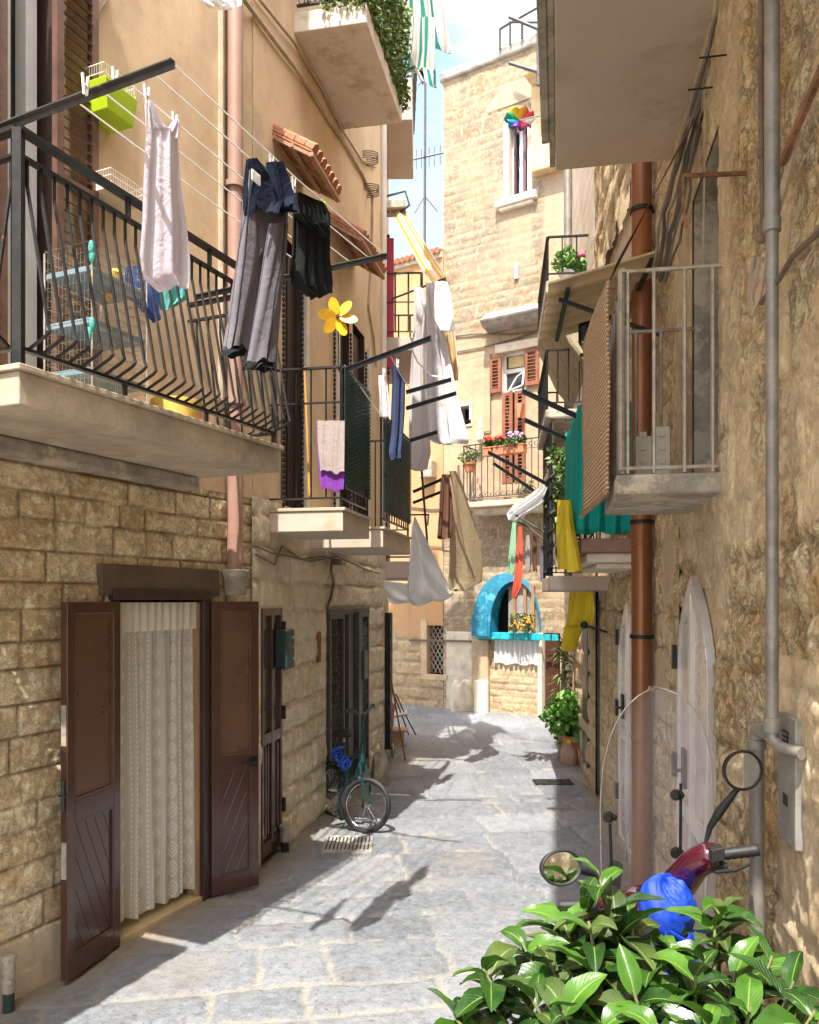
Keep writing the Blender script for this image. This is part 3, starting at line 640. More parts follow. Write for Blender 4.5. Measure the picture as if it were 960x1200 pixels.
# door 3: two expanding lattice gates with metal frames
def lattice(s0, s1, z0, z1, n, mtl='irongrey'):
    mb = MB()
    for a, b in ((s0, s0+.04), (s1-.04, s1)): mb.wb(B, a, b, n-.02, n+.02, z0, z1)
    mb.wb(B, s0+.04, s1-.04, n-.018, n+.018, z1-.04, z1); mb.wb(B, s0+.04, s1-.04, n-.018, n+.018, z0, z0+.12)
    g = mb.build('gate', M[mtl], hB)
    l = MB(); a0, a1, b0, b1 = s0+.04, s1-.04, z0+.12, z1-.04; w = a1-a0; st = .11
    z = b0-w
    while z < b1:
        for sg in (0, 1):
            pts = []
            for t in np.linspace(0, 1, 9):
                zz_ = z+t*w*1.2
                if b0 <= zz_ <= b1: pts.append(B.at(a0+w*(t if sg else 1-t), n+(.004 if sg else -.004), zz_))
            if len(pts) > 1: l.tube([pts[0], pts[-1]], .0065, 4)
        z += st
    for k in range(1, 5): l.wb(B, a0+w*k/5-.004, a0+w*k/5+.004, n-.012, n-.008, b0, b1)
    l.build('lattice', M[mtl], g)
s0, s1 = d3; L3 = s1-s0
lattice(s0+.02, s0+L3*.34, .1, zd3-.03, .03); lattice(s0+L3*.70, s1-.02, .1, zd3-.03, .03)
mb = MB(); mb.wb(B, s0+L3*.34, s0+L3*.42, -.1, .0, .0, zd3-.01); mb.build('door_panel', mat('cream_door', (.62, .48, .28), .6), hB)
mb = MB(); mb.wb(B, s0+L3*.44, s0+L3*.56, -.08, .05, .0, zd3-.01); mb.wb(B, s0+L3*.60, s0+L3*.69, -.04, .09, .0, zd3-.01); mb.wb(B, s0, s1, -.04, .05, zd3-.03, zd3+.02); mb.build('door_frame', M['irongrey'], hB, bevel=.004)
mb = MB(); mb.wb(B, s0, s1, -.3, .04, -.02, .12); mb.build('threshold', M['stonetrim'], hB, bevel=.01)
# meter boxes, letter slot, bent pipe
mb = MB(); s, z = B.q(334, 738, .1); mb.wb(B, s, s+.16, .02, .12, 1.9-.087*5.9, z-.0); bx = mb.build('meter_box', M['boxgreen'], hB, bevel=.008)
mb = MB()
for zz_ in (1.45, 1.54, 1.61): mb.wb(B, s+.11, s+.135, .12, .124, zz_, zz_+.018)
mb.build('clip', M['galv'], bx)
mb = MB(); s = B.sx(426, .1); mb.wb(B, s, s+.16, .02, .11, B.q(430, 795, .1)[1], B.q(430, 762, .1)[1]); mb.build('meter_box', M['boxgreen'], hB, bevel=.008)
mb = MB(); s, z = B.q(372, 776, .02); mb.wb(B, s-.03, s+.03, .02, .045, z, z+.26); mb.build('letter_slot', M['rust'], hB)
mb = MB(); mb.tube([B.p(x, y, .05) for x, y in ((389, 655), (388, 668), (391, 684), (388, 700), (383, 714))], .013, 8); mb.wb(B, B.sx(387), B.sx(387)+.1, .02, .08, B.q(388, 662)[1], B.q(388, 655)[1]); mb.build('bent_pipe', M['cable'], hB, smooth=True)
for nm, pts in (('cable', ((300, 640), (318, 648), (340, 652), (365, 658), (395, 652), (430, 668), (445, 672))), ('cable', ((300, 650), (322, 662), (330, 640), (352, 655), (383, 652)))):
    mb = MB(); mb.tube([B.p(x, y, .045) for x, y in pts], .007, 5); mb.build(nm, M['cable'], hB, smooth=True)
for pts, r in ((((282, -6), (310, 32), (350, 85), (385, 140), (402, 165), (425, 205), (430, 217), (437, 230)), .016), (((300, -6), (345, 50), (380, 108), (400, 150), (424, 188), (440, 196)), .012), (((437, 232), (436, 300), (432, 360), (438, 395), (441, 430)), .012)):
    mb = MB(); mb.tube([B.p(x, y, .03) for x, y in pts], r, 6); mb.build('cable', M['cablepale'], hB, smooth=True)
for x, y in ((430, 190), (431, 228)):
    mb = MB(); mb.tube([B.p(x, y, .04)+V((.12*math.cos(a), .12*math.sin(a)*.6, .0016*i)) for i, a in enumerate(np.linspace(0, 6.28*4, 56))], .006, 5)
    mb.build('cable_coil', M['cable'], hB)
# tiled canopies
def canopy(s0, s1, n1, z0, z1):
    r = MB(); a, b, c = B.ax
    nt = max(3, int((s1-s0)/.09))
    for i in range(nt):
        s = s0+(i+.5)*(s1-s0)/nt
        for k in range(4):
            t0, t1 = k/4, (k+1.25)/4
            p0 = B.at(s, n1*t0, z0+(z1-z0)*t0+.035); p1 = B.at(s, n1*min(t1, 1.03), z0+(z1-z0)*min(t1, 1.03)+.028)
            r.tube([p0, p1], [.040, .048], 7)
    o = r.build('tiled_canopy', M['tile'], hB)
    w = MB(); dz = z1-z0
    for t in (.08, .5, .97): w.bar(B.at(s0, n1*t, z0+dz*t-.035), B.at(s1, n1*t, z0+dz*t-.035), .035, .03)
    for k in range(3): s = s0+.02+(s1-s0-.04)*k/2; w.bar(B.at(s, .0, z0-.035), B.at(s, n1, z1-.035), .03, .028)
    w.build('rafter', M['wood'], o)
    w = MB(); w.prism([B.at(s0, 0, z0-.015), B.at(s0, n1, z1-.015), B.at(s1, n1, z1-.015), B.at(s1, 0, z0-.015)], (0, 0, .015)); w.build('boarding', M['tile'], o)
canopy(B.sY(5.97), B.sY(6.66), .32, 5.36, 5.18); canopy(B.sY(7.36), B.sY(8.25), .32, 5.38, 5.18)
# tall brown upper doors with chain strips and an orange pole
for x0, x1 in ((333, 341), (343, 351), (397, 407), (413, 425)):
    mb = MB(); mb.wb(B, B.sx(x0), B.sx(x1), -.1, -.04, 2.57, 4.66); ud = mb.build('upper_door', M['darkbrown'], hB, bevel=.005)
for x in (331, 353, 391, 410, 428):
    s = B.sx(x, .03); mb = MB()
    for k in range(46): mb.ball(B.at(s, .04, 2.62+k*.042), .014, .014, .022, 6, 4)
    mb.build('bead_strip', M['iron'], ud)
for x in (356, 393, 430): mb = MB(); mb.wb(B, B.sx(x, .02), B.sx(x, .02)+.06, .012, .05, 2.56, 4.6); mb.build('door_jamb', M['stonetrim'], hB)
# balconies 2 and 2b
s2a, s2b = B.sx(402, .579), B.sx(433, .579)
mb = MB(); mb.wb(B, s2a, s2b, 0, .579, 2.39, 2.535); mb.build('balcony_slab', M['slabbeige'], hB, bevel=.006)
mb = MB(); mb.wb(B, s2a-.01, s2b, 0, .595, 2.536, 2.56); mb.build('slab_edging', M['concrete'], hB, bevel=.004)
s3a, s3b = B.sx(449, .66), B.sx(481, .66)
mb = MB(); mb.wb(B, s3a, s3b, 0, .66, 2.33, 2.48); mb.build('balcony_slab', M['slabbeige'], hB, bevel=.006)
mb = MB(); mb.wb(B, s3a-.01, s3b, 0, .675, 2.481, 2.50); mb.build('slab_edging', M['concrete'], hB, bevel=.004)
def railing(W, s0, s1, n, z0, z1, mtl, parent, step=.1, ends=(1, 1), mid=None, r=.007):
    mb = MB()
    for z, w, h in ((z1, .035, .014), (z0+.07, .025, .012)) + (((mid, .02, .01),) if mid else ()):
        mb.bar(W.at(s0, n, z), W.at(s1, n, z), w, h)
        for e, s in zip(ends, (s0, s1)):
            if e: mb.bar(W.at(s, n, z), W.at(s, .02, z), w, h)
    k = max(2, int((s1-s0)/step))
    for i in range(k+1): s = s0+(s1-s0)*i/k; mb.tube([W.at(s, n, z0+.07 if 0 < i < k else z0), W.at(s, n, z1)], r if 0 < i < k else r*1.5, 5)
    k2 = max(2, int(n/step))
    for e, s in zip(ends, (s0, s1)):
        if e:
            for i in range(1, k2): mb.tube([W.at(s, n*i/k2, z0+.07), W.at(s, n*i/k2, z1)], r, 5)
    return mb.build('railing', M[mtl], parent)
zr2 = B.q(402, 432, .56)[1]
railing(B, s2a+.02, s2b, .56, 2.56, zr2, 'iron', hB, .1, (1, 0), mid=zr2-.25)
railing(B, s3a+.02, s3b-.02, .64, 2.5, B.q(450, 492, .64)[1]+.03, 'iron', hB, .1, (0, 1))
def screen(s0, s1, n, z0, z1):      # scalloped dark green privacy mesh tied to the railing
    mb = MB(); k = int((s1-s0)/.045); j = int((z1-z0)/.03)
    for a in range(k):
        for b in range(j):
            s = s0+(a+.5)*(s1-s0)/k; z = z0+(b+.5+.5*(a % 2))*(z1-z0)/(j+.5)
            c = B.at(s, n+.004, z); d, nn, u = B.ax
            mb.add([c-d*.024+u*.012, c+nn*.009-u*.002, c+d*.024+u*.012, c+nn*.004-u*.018], [(0, 3, 1), (1, 3, 2), (0, 1, 2)])
    mb.wb(B, s0, s1, n-.008, n-.003, z0, z1)
    mb.build('privacy_screen', M['screen'], hB)
M['screen'] = mat('dark_green_plastic_screen', (.012, .045, .04), .3, 0, var=.4, bump=.1)
screen(s2a+.03, s2b-.02, .59, 2.70, zr2+.0); screen(s3a+.02, s3b-.03, .67, 2.62, B.q(450, 492, .64)[1])
zS = 6.42
sT0, sT1 = B.sY(6.46), B.sY(7.8)
mb = MB(); mb.wb(B, sT0, sT1, 0, .6, zS, zS+.16); mb.build('balcony_slab', M['slabpale'], hB, bevel=.008)
railing(B, sT0+.03, sT1-.03, .56, zS+.16, zS+1.1, 'iron', hB, .1)
mb = MB()
for i in range(12):
    c = B.at(sT0+.03, .06+i*.045, zS+.3); mb.tube([c+V((.03*math.cos(a), 0, .06*math.sin(a))) for a in np.linspace(0, 6.28, 10)], .004, 4)
mb.build('scrollwork', M['iron'], hB)
# cream wall patch + white pipe
mb = MB(); s = B.sx(446, .06)+.0; mb.tube([B.at(sBC-.07, .035, 2.6), B.at(sBC-.07, .035, 9.4)], .036, 12); mb.build('downpipe', M['whitepipe'], hB, smooth=True)
# washing arms on B
def arm(W, s, n0, n1, z, parent, dz=.04, mt='iron', w=.035): 
    mb = MB(); mb.bar(W.at(s, n0, z), W.at(s, n1, z+dz), w, .006); mb.bar(W.at(s+.014, n0, z-.018), W.at(s+.014, n1, z+dz-.018), .006, w); mb.build('washing_arm', M[mt], parent)
def armpx(parent, W, xs, ys, xe, ye, Y, mt='iron'):   # arm perpendicular to the wall W from pixel start at depth Y
    a = P(xs, ys, Y); nn = V((W.n.x, W.n.y, 0)); k = (xe-CX)/F; t = (k*a.y-a.x)/(nn.x-k*nn.y); e = a+nn*t; e.z = HC+(HY-ye)/F*e.y
    mb = MB(); mb.bar(a, e, .034, .006); mb.bar(a-V((0, 0, .017)), e-V((0, 0, .017)), .006, .034); mb.build('washing_arm', M[mt], parent); return a, e
armB1 = armpx(hB, B, 398, 434, 505, 394, 5.85)
armB2 = armpx(hB, B, 476, 458, 529, 443, 7.6)
armB3 = armpx(hB, B, 476, 477, 535, 459, 7.9)
armB4 = armpx(hB, B, 480, 515, 552, 492, 8.6)

# ======== house C (left, beyond)
hC = thing('house', 'narrow left house beyond the white downpipe, with red shutter and small iron balcony', 'house', fz(C.at(C.sY(10.5), 0, 0)))
blC = Blocks(8, 13, -1, 11, .25, .45, 10)
sC1 = C.sY(11.4)
sheet('wall', C, sCB, sC1, -.03, 8.4, .04, blC, M['plasterA'], hC, depth=.01, rough=.01, plaster=lambda u, v: sstep(.5, .6, v))
mass(C, sCB, sC1-.01, -.3, 8.4, -2.6, -.02, mat('side_render', (.55, .42, .27), .85, bump=.3, c2=(.4, .3, .2), th=(.5, .7)), hC)
mb = MB(); s0 = C.sY(9.62); mb.wb(C, s0, s0+.04, .02, .14, 4.65, 6.2); mb.wb(C, s0+.05, s0+.9, .01, .05, 4.55, 6.35); mb.build('shutter', M['red'], hC, bevel=.01)
mb = MB()
for k in range(26): mb.ball(C.at(s0+.02, .075, 4.6+k*.065), .02, .02, .024, 6, 4)
mb.build('bead_strip', M['iron'], hC)
def slabC(x0, x1, ytop, ybot, Y0, Y1, m, parent, h=.14, name='balcony_slab'):
    a = P(x0, ytop, Y0); b = P(x1, ytop, Y0); mb = MB()
    s0, s1 = C.sY(Y0), C.sY(Y1); n1 = (b.x-(C.o.x+C.d.x*s0)); zb = HC+(HY-ytop)/F*Y0
    mb.wb(C, s0, s1, 0, n1, zb, zb+h); return mb.build(name, m, parent, bevel=.008), s0, s1, n1, zb
zb3 = HC+(HY-440)/F*11.1
mb = MB(); mb.wb(C, C.sY(9.6), C.sY(11.1), 0, .49, zb3-.12, zb3+.04); mb.build('balcony_slab', M['slabtaupe'], hC, bevel=.008)
z0r = zb3+.04; z1r = HC+(HY-320)/F*9.62
railing(C, C.sY(9.62), C.sY(11.05), .47, z0r, z1r, 'irongrey', hC, .14, (1, 1), mid=z0r+(z1r-z0r)*.55, r=.012)
mb = MB(); mb.wb(C, C.sY(9.55), C.sY(10.9), 0, .36, 7.55, 8.05); mb.build('balcony_slab', M['slabtaupe'], hC, bevel=.01)
zz_ = 8.05
mb = MB()
for i in range(2):
    s = C.sY(9.6+1.1*i)
    mb.tube([C.at(s, .36, 8.05), C.at(s, .42, 9.4)], .016, 6)
for k in range(10): mb.tube([C.at(C.sY(9.6), .37+.006*k, 8.1+k*.13), C.at(C.sY(10.7), .37+.006*k, 8.1+k*.13)], .012, 5); mb.tube([C.at(C.sY(9.6), .37+.006*k, 8.1+k*.13), C.at(C.sY(9.6), .1, 8.1+k*.13)], .012, 5)
mb.build('railing', M['irongrey'], hC)
# lower taupe balcony and dark gate edge
zb4 = HC+(HY-678)/F*9.8
mb = MB(); mb.wb(C, C.sY(9.6), C.sY(11), 0, .37, zb4-.0, zb4+.2); mb.build('balcony_slab', M['slabtaupe'], hC, bevel=.01)
mb = MB(); mb.wb(C, C.sY(10), C.sY(10.8), .02, .05, zb4+.2, zb4+.85); mb.build('shutter', M['shutterR'], hC)
mb = MB()
for z in (zb4+.25, zb4+.75): mb.tube([C.at(C.sY(9.6), .0, z), C.at(C.sY(9.6), .55, z), C.at(C.sY(10.9), .55, z)], .012, 6)
mb.tube([C.at(C.sY(9.6), .55, zb4+.25), C.at(C.sY(9.6), .42, zb4+1.9)], .014, 6)
mb.build('railing', M['irongrey'], hC)
mb = MB(); mb.wb(B, sBC-.0, sBC+.11, .03, .1, 0.15, 1.75)
for k in range(9): mb.wb(B, sBC-.02, sBC, .05, .1, .25+k*.16, .33+k*.16)
mb.build('side_gate', M['iron'], hC)
armC = []
for xs, ys, xe, ye, Y in ((484, 575, 535, 553, 9.7), (484, 588, 530, 570, 10.6)): armC.append(armpx(hC, C, xs, ys, xe, ye, Y))

# ======== tall far building + orange building on plane FC
hF = thing('tall_house', 'tall pale sandstone house closing the street, sunlit, with brown shutters and iron balcony', 'house', fz(FC.at(1.2, 0, 0)))
sF1 = FC.sx(690)+1.0
def zF(x, y): return FC.q(x, y)[1]
Htop = 11.0
w1 = (FC.sx(597), FC.sx(619), zF(597, 232), zF(605, 146))      # tall upper window
w2 = (FC.sx(589), FC.sx(616), zF(600, 566), zF(600, 413))      # balcony door
w3 = (FC.sx(537), FC.sx(551), zF(544, 497), zF(544, 476))
wd = (FC.sx(637), FC.sx(657), 0, zF(647, 742))
arch = (FC.sx(574), FC.sx(628), zF(600, 743), zF(600, 690))
dr_ = (FC.sx(580), FC.sx(632), zF(600, 778), zF(600, 744))
blF = Blocks(-1, 8, -1, 13, .14, .36, 13, .15)
def plF(u, v):
    nz = fbm(u*1.6, v*1.6, 4, 31)
    hi = sstep(5.9, 6.6, v+.8*(nz-.5)*2); mid = (1-hi)*sstep(3.55, 3.7, v)
    strip = sstep(FC.sx(583), FC.sx(587), u)*(1-sstep(FC.sx(620), FC.sx(626), u))*sstep(7.2, 7.3, v)*(1-sstep(8.8, 8.9, v))*.6
    right = sstep(FC.sx(634), FC.sx(640), u)*(v > 1.9)*.8
    return np.clip(np.maximum(np.maximum(mid*(.75+.25*(nz > .42)), strip), np.maximum(right, hi*.35*sstep(.5, .6, nz))), 0, 1)
sheet('stone_wall', FC, 0, sF1, 1.3, Htop, .03, blF, M['stoneF'], hF, depth=.010, rough=.010, rsc=6, joint=.008, holes=[w1, w2, w3, wd, arch, dr_], plaster=plF, edge=.02, warp=.010, ridge=.005, rf=8)
blF2 = Blocks(-4, 8, -1, 13, .115, .26, 14, .12)
sheet('lower_wall', FC, 0, sF1, -.05, 1.3, .022, blF2, M['brickF'], hF, depth=.014, rough=.01, rsc=8, joint=.006, holes=[wd], plaster=lambda u, v: 0*u, edge=.015, warp=.006)
mass(FC, 0.02, sF1, -.3, Htop, -4, -.28, M['dark'], hF)
mb = MB(); mb.wb(FC, 0.0, .06, -4, -.005, -.1, Htop); mb.wb(FC, 0, sF1, -4, -.0, Htop, Htop+.05); mb.wb(FC, sF1, sF1+.06, -4, 0, -.1, Htop); mb.build('side_wall', mat('side_sandstone', (.6, .48, .34), .85, bump=.4, c2=(.45, .36, .26), th=(.5, .7)), hF)
mb = MB(); mb.wb(FC, -.06, sF1, -.3, .07, Htop-.05, Htop+.12)
mb.build('parapet', M['slate'], hF, bevel=.03)
for w in (w1, w2, w3, wd, arch): mb = MB(); reveal(mb, FC, *w[:2], w[2], w[3], .26, .05, .0); mb.build('window_reveal', M['stonetrim'], hF)
mb = MB(); s, z = (w1[0]+w1[1])/2, w1[2]; mb.wb(FC, w1[0]-.22, w1[1]+.18, -.1, .12, z-.16, z-.03); mb.wb(FC, w1[0]-.16, w1[1]+.12, -.1, .09, z-.22, z-.16); mb.build('window_sill', M['stonetrim'], hF, bevel=.02)
mb = MB(); a = w1[0]; b = w1[1]
for u0, u1 in ((a, a+.05), (b-.05, b), ((a+b)/2-.04, (a+b)/2+.04)): mb.wb(FC, u0, u1, -.2, -.12, w1[2], w1[3])
mb.wb(FC, a, b, -.2, -.121, w1[3]-.06, w1[3]); wf = mb.build('window', M['whitepaint'], hF, bevel=.005)
mb = MB(); mb.wb(FC, a, b, -.24, -.21, w1[2], w1[3]); mb.build('pane', M['glass'], wf)
mb = MB(); mb.wb(FC, a+.05, a+.08, -.14, -.06, w1[2], w1[3]); mb.wb(FC, a+.22, a+.27, -.14, -.06, w1[2], w1[3]); mb.build('shutter_edge', mat('dull_purple_shutter', (.13, .07, .09), .6), wf)
# lighter wall jamb around the tall window
mb = MB(); mb.wb(FC, w1[0]-.10, w1[0]-.0, -.0, .035, w1[2]-.03, w1[3]+.08); mb.wb(FC, w1[1], w1[1]+.08, 0, .035, w1[2]-.03, w1[3]+.08); mb.wb(FC, w1[0]-.1, w1[1]+.08, 0, .034, w1[3]+.0, w1[3]+.1); mb.build('window_surround', M['stonetrim'], hF, bevel=.01)
mb = MB(); r_ = [FC.at((w1[0]+w1[1])/2+.55*math.cos(t), .0, w1[3]+.35+.36*math.sin(t)) for t in np.linspace(0, math.pi, 15)]; mb.prism(r_, tuple(FC.ax[1]*.022)); mb.build('relieving_arch', mat('worn_arch_stone', (.46, .35, .23), .85, bump=.5, c2=(.34, .27, .19), th=(.48, .6), ps=4), hF)
# stone hood over shutters
mb = MB(); c0 = FC.p(574, 394); c1 = FC.p(640, 382)
pts = [(0, 0), (.28, .03), (.38, .14), (.16, .30), (.0, .34)]
s0, z0 = FC.q(573, 392); s1, z1 = FC.q(641, 383)
mb.prism([FC.at(s0, n, z0+z) for n, z in pts], FC.at(s1, 0, 0)-FC.at(s0, 0, 0)); hd = mb.build('stone_hood', M['slate'], hF, bevel=.04)
mb = MB(); mb.wb(FC, FC.sx(582), FC.sx(632), 0, .06, zF(600, 412), zF(600, 402)); mb.build('lintel', M['stonetrim'], hF, bevel=.01)
# shutters (open) + closed lower door + tilted window
zt_, zm_ = zF(600, 414), zF(600, 459)
def openshut(s0, s1, z0, z1): louvre('shutter', hF, FC, s0, s1, .05, z0, z1, 'shutterR', .055, .035, .05)
openshut(FC.sx(576), FC.sx(589), zF(582, 461), zF(582, 420)); openshut(FC.sx(617), FC.sx(633), zF(625, 452), zF(625, 410))
louvre('shutter', hF, FC, w2[0], (w2[0]+w2[1])/2-.02, .0, w2[2], zm_, 'shutterR', .06, .035, .06); louvre('shutter', hF, FC, (w2[0]+w2[1])/2+.02, w2[1], .0, w2[2], zm_, 'shutterR', .06, .035, .06)
mb = MB(); a, b = w2[0], w2[1]
for u0, u1, v0, v1 in ((a, a+.04, zm_, w2[3]), (b-.04, b, zm_, w2[3]), (a+.04, b-.04, zm_, zm_+.04), (a+.04, b-.04, w2[3]-.04, w2[3]), (a+.04, b-.04, (zm_+w2[3])/2, (zm_+w2[3])/2+.07)): mb.wb(FC, u0, u1, -.12, -.06, v0, v1)
wf = mb.build('window', M['whitepaint'], hF, bevel=.004)
mb = MB(); mb.wb(FC, a+.04, b-.04, -.1, -.09, zm_+.04, w2[3]-.04); mb.build('pane', M['glass'], wf)
mb = MB(); mb.wb(FC, a+.08, b-.06, -.088, -.07, (zm_+w2[3])/2+.09, w2[3]-.05); mb.build('blind', mat('yellow_blind', (.6, .47, .25), .8), wf)
mb = MB(); p0 = FC.at(a+.1, -.03, zm_+.03); p1 = FC.at(b-.03, .05, zm_+.07); p2 = FC.at(b-.03, .0, (zm_+w2[3])/2-.02); p3 = FC.at(a+.25, -.03, (zm_+w2[3])/2-.08)
for q0, q1 in ((p0, p1), (p1, p2), (p2, p3), (p3, p0)): mb.tube([q0, q1], .016, 5)
mb.build('sash', M['whitepaint'], wf)
mb = MB(); mb.wb(FC, w3[0]-.05, w3[1]+.05, 0, .03, w3[2]-.05, w3[2]); mb.wb(FC, w3[0]-.05, w3[0], 0, .03, w3[2], w3[3]); mb.wb(FC, w3[1], w3[1]+.05, 0, .03, w3[2], w3[3]); mb.wb(FC, w3[0]-.05, w3[1]+.05, 0, .03, w3[3], w3[3]+.05); mb.build('window', M['stonetrim'], hF)
# balcony
bs0, bs1 = FC.sx(541, .5), FC.sx(648, .5); bz = zF(590, 583)-.02
bz = HC+(HY-592)/F*(FC.at((bs0+bs1)/2, .5, 0).y)
mb = MB(); mb.wb(FC, bs0, bs1, 0, .5, bz, bz+.09); mb.build('balcony_slab', mat('peach_slab', (.68, .52, .38), .85, bump=.2), hF, bevel=.012)
mb = MB(); mb.wb(FC, bs0+.15, bs1-.1, 0, .36, bz-.1, bz-.001); mb.build('slab_moulding', M['stonetrim'], hF, bevel=.02)
bt = HC+(HY-517)/F*(FC.at((bs0+bs1)/2, .48, 0).y)
railing(FC, bs0+.03, bs1-.03, .48, bz+.09, bt, 'irongrey', hF, .105, r=.008)
for zc_ in (bt-.09, bz+.19):
    mb = MB(); k = 16
    for i in range(k):
        c = FC.at(bs0+.08+(bs1-bs0-.16)*i/(k-1), .485, zc_)
        mb.tube([c+FC.ax[0]*(.055*(1-t/9)*math.cos(t))+V((0, 0, .055*(1-t/9)*math.sin(t))) for t in np.linspace(0, 7.5, 14)], .005, 4)
    mb.bar(FC.at(bs0+.05, .485, zc_-.06), FC.at(bs1-.05, .485, zc_-.06), .01, .008); mb.build('scrollwork', M['irongrey'], hF)
# blue arched door hood with glazed lunette
ac = FC.sx(596); az = zF(596, 745)
s0, s1 = FC.sx(557, .14), FC.sx(632, .1); zb_ = zF(590, 745); ht = zF(590, 672)-zb_
mb = MB(); n = 22; R = (s1-s0)/2; mid = (s0+s1)/2
vs = []
for i in range(n+1):
    t = math.pi*i/n; cs, sn = math.cos(t), math.sin(t)
    dpt = .04+.22*(1+cs)/2
    for rr, nn in ((0, -.05), (0, dpt), (1, dpt), (1, -.05)):
        if rr: vs.append(FC.at(mid+R*.27-R*.69*cs, nn, zb_+ht*.87*sn**.8))
        else: vs.append(FC.at(mid-R*cs, nn, zb_+ht*sn**.8))
fs = []
for i in range(n):
    for k in range(4): l = (k+1) % 4; fs.append((i*4+k, (i+1)*4+k, (i+1)*4+l, i*4+l))
fs += [(0, 1, 2, 3), (n*4+3, n*4+2, n*4+1, n*4)]
mb.add(vs, fs); mb.wb(FC, s0, s0+.3, .0, .28, zb_-.002, zb_+.35)
ah = mb.build('arched_hood', M['bluepaint'], hF, smooth=True)
mb = MB(); mb.wb(FC, s0+.02, s1, .0, .17, zb_-.06, zb_+.06)
for k in range(9): mb.wb(FC, s0+.36+k*.13, s0+.47+k*.13, .17, .185, zb_-.05, zb_+.05)
mb.build('tiled_sill', M['tilegreen'], hF, bevel=.006)
mb = MB(); a = FC.sx(603); b = FC.sx(628)
for u in (a, (a+b)/2, b-.05): mb.wb(FC, u, u+.05, .02, .07, zb_+.06, zb_+ht*.78)
mb.wb(FC, a, b, .02, .069, zb_+ht*.74, zb_+ht*.80); wf = mb.build('window', M['wood'], hF)
mb = MB(); mb.wb(FC, a-.1, b+.0, .0, .02, zb_+.05, zb_+ht*.8); mb.build('pane', mat('pale_reflection_glass', (.3, .3, .29), .2, bump=0), wf)  # grey pane, pale curtain reflection put into its colour
# pilasters and jamb stones at the far door, dark brown door
mb = MB(); mb.wb(FC, FC.sx(556), FC.sx(575), .0, .10, -.02, zb_-.07); mb.build('stone_pier', mat('tufa_pier', (.5, .38, .24), .85, bump=.5, c2=(.36,.27,.17), th=(.5,.65), ps=5), hF, bevel=.02)
mb = MB(); mb.wb(FC, FC.sx(561), FC.sx(577), .10, .2, -.02, .55); mb.build('pier_stone', M['stonetrim'], hF, bevel=.03)
mb = MB(); mb.wb(FC, FC.sx(524), FC.sx(554), .0, .03, -.02, 1.35); mb.build('plinth_render', M['stonetrim'], hF, bevel=.01)
mb = MB(); mb.wb(FC, FC.sx(632), FC.sx(637), .0, .07, -.02, wd[3]); mb.build('door_jamb', M['stonetrim'], hF, bevel=.01)
mb = MB(); mb.wb(FC, wd[0], wd[1], -.12, -.06, .02, wd[3]); 
for k in range(2): mb.wb(FC, wd[0]+.06, wd[1]-.06, -.06, -.045, .2+k*.8, .85+k*.75)
mb.build('door', M['brownpaint'], hF, bevel=.008)
# drainpipes, electric line, plaque, wall ornament, roof frame
mb = MB(); mb.tube([FC.p(676, 200, .08), FC.p(676, 330, .08)], .07, 10); mb.build('downpipe', M['pipegrey'], hF, smooth=True)
mb = MB(); mb.tube([FC.p(x, y, .03) for x, y in ((575, 415), (575, 505), (564, 507), (562, 514))], .012, 5); mb.tube([FC.p(x, y, .03) for x, y in ((522, 395), (560, 391), (600, 392), (640, 386))], .014, 5); mb.tube([FC.p(x, y, .03) for x, y in ((522, 415), (565, 407), (600, 398), (625, 390), (643, 378))], .012, 5); mb.build('cable', M['cable'], hF)
mb = MB(); s, z = FC.q(604, 328); mb.wb(FC, s, s+.07, .02, .05, z, z+.26); mb.build('number_plaque', mat('pale_blue_enamel', (.42, .6, .68), .35), hF, bevel=.004)
mb = MB(); mb.lathe(FC.p(563, 512, .12), [(.02, -.1), (.07, -.05), (.06, .05), (.03, .12), (.035, .16), (.01, .3), (.002, .42)], 10); mb.build('wall_ornament', M['stonetrim'], hF)
mb = MB()
for a, b in (((586, 57), (586, 34)), ((586, 34), (637, 5)), ((637, 5), (637, 32)), ((586, 34), (598, 26)), ((598, 52), (598, 27)), ((612, 45), (612, 27)), ((598, 26), (640, 26)), ((597, 20), (630, 33))): mb.tube([FC.p(*a, .1), FC.p(*b, .1)], .02 if a[0] < 600 else .025, 5)
for a, b in (((631, 33), (631, 100)), ((640, 33), (640, 100)), ((631, 33), (650, 33)), ((597, 74), (630, 84)), ((631, 88), (650, 88)), ((597, 20), (631, 34))): mb.tube([FC.p(*a, .5), FC.p(*b, .5)], .03, 5)
mb.build('roof_railing', M['irongrey'], hF)
mb = MB(); s, z = FC.q(628, 101); mb.wb(FC, s, s+.8, .0, .5, z-.1, z); mb.wb(FC, s+.0, s+.8, .0, .2, z-1.5, z-.1); mb.build('small_balcony', mat('yellow_tufa', (.6, .46, .26), .85, bump=.4), hF, bevel=.02)

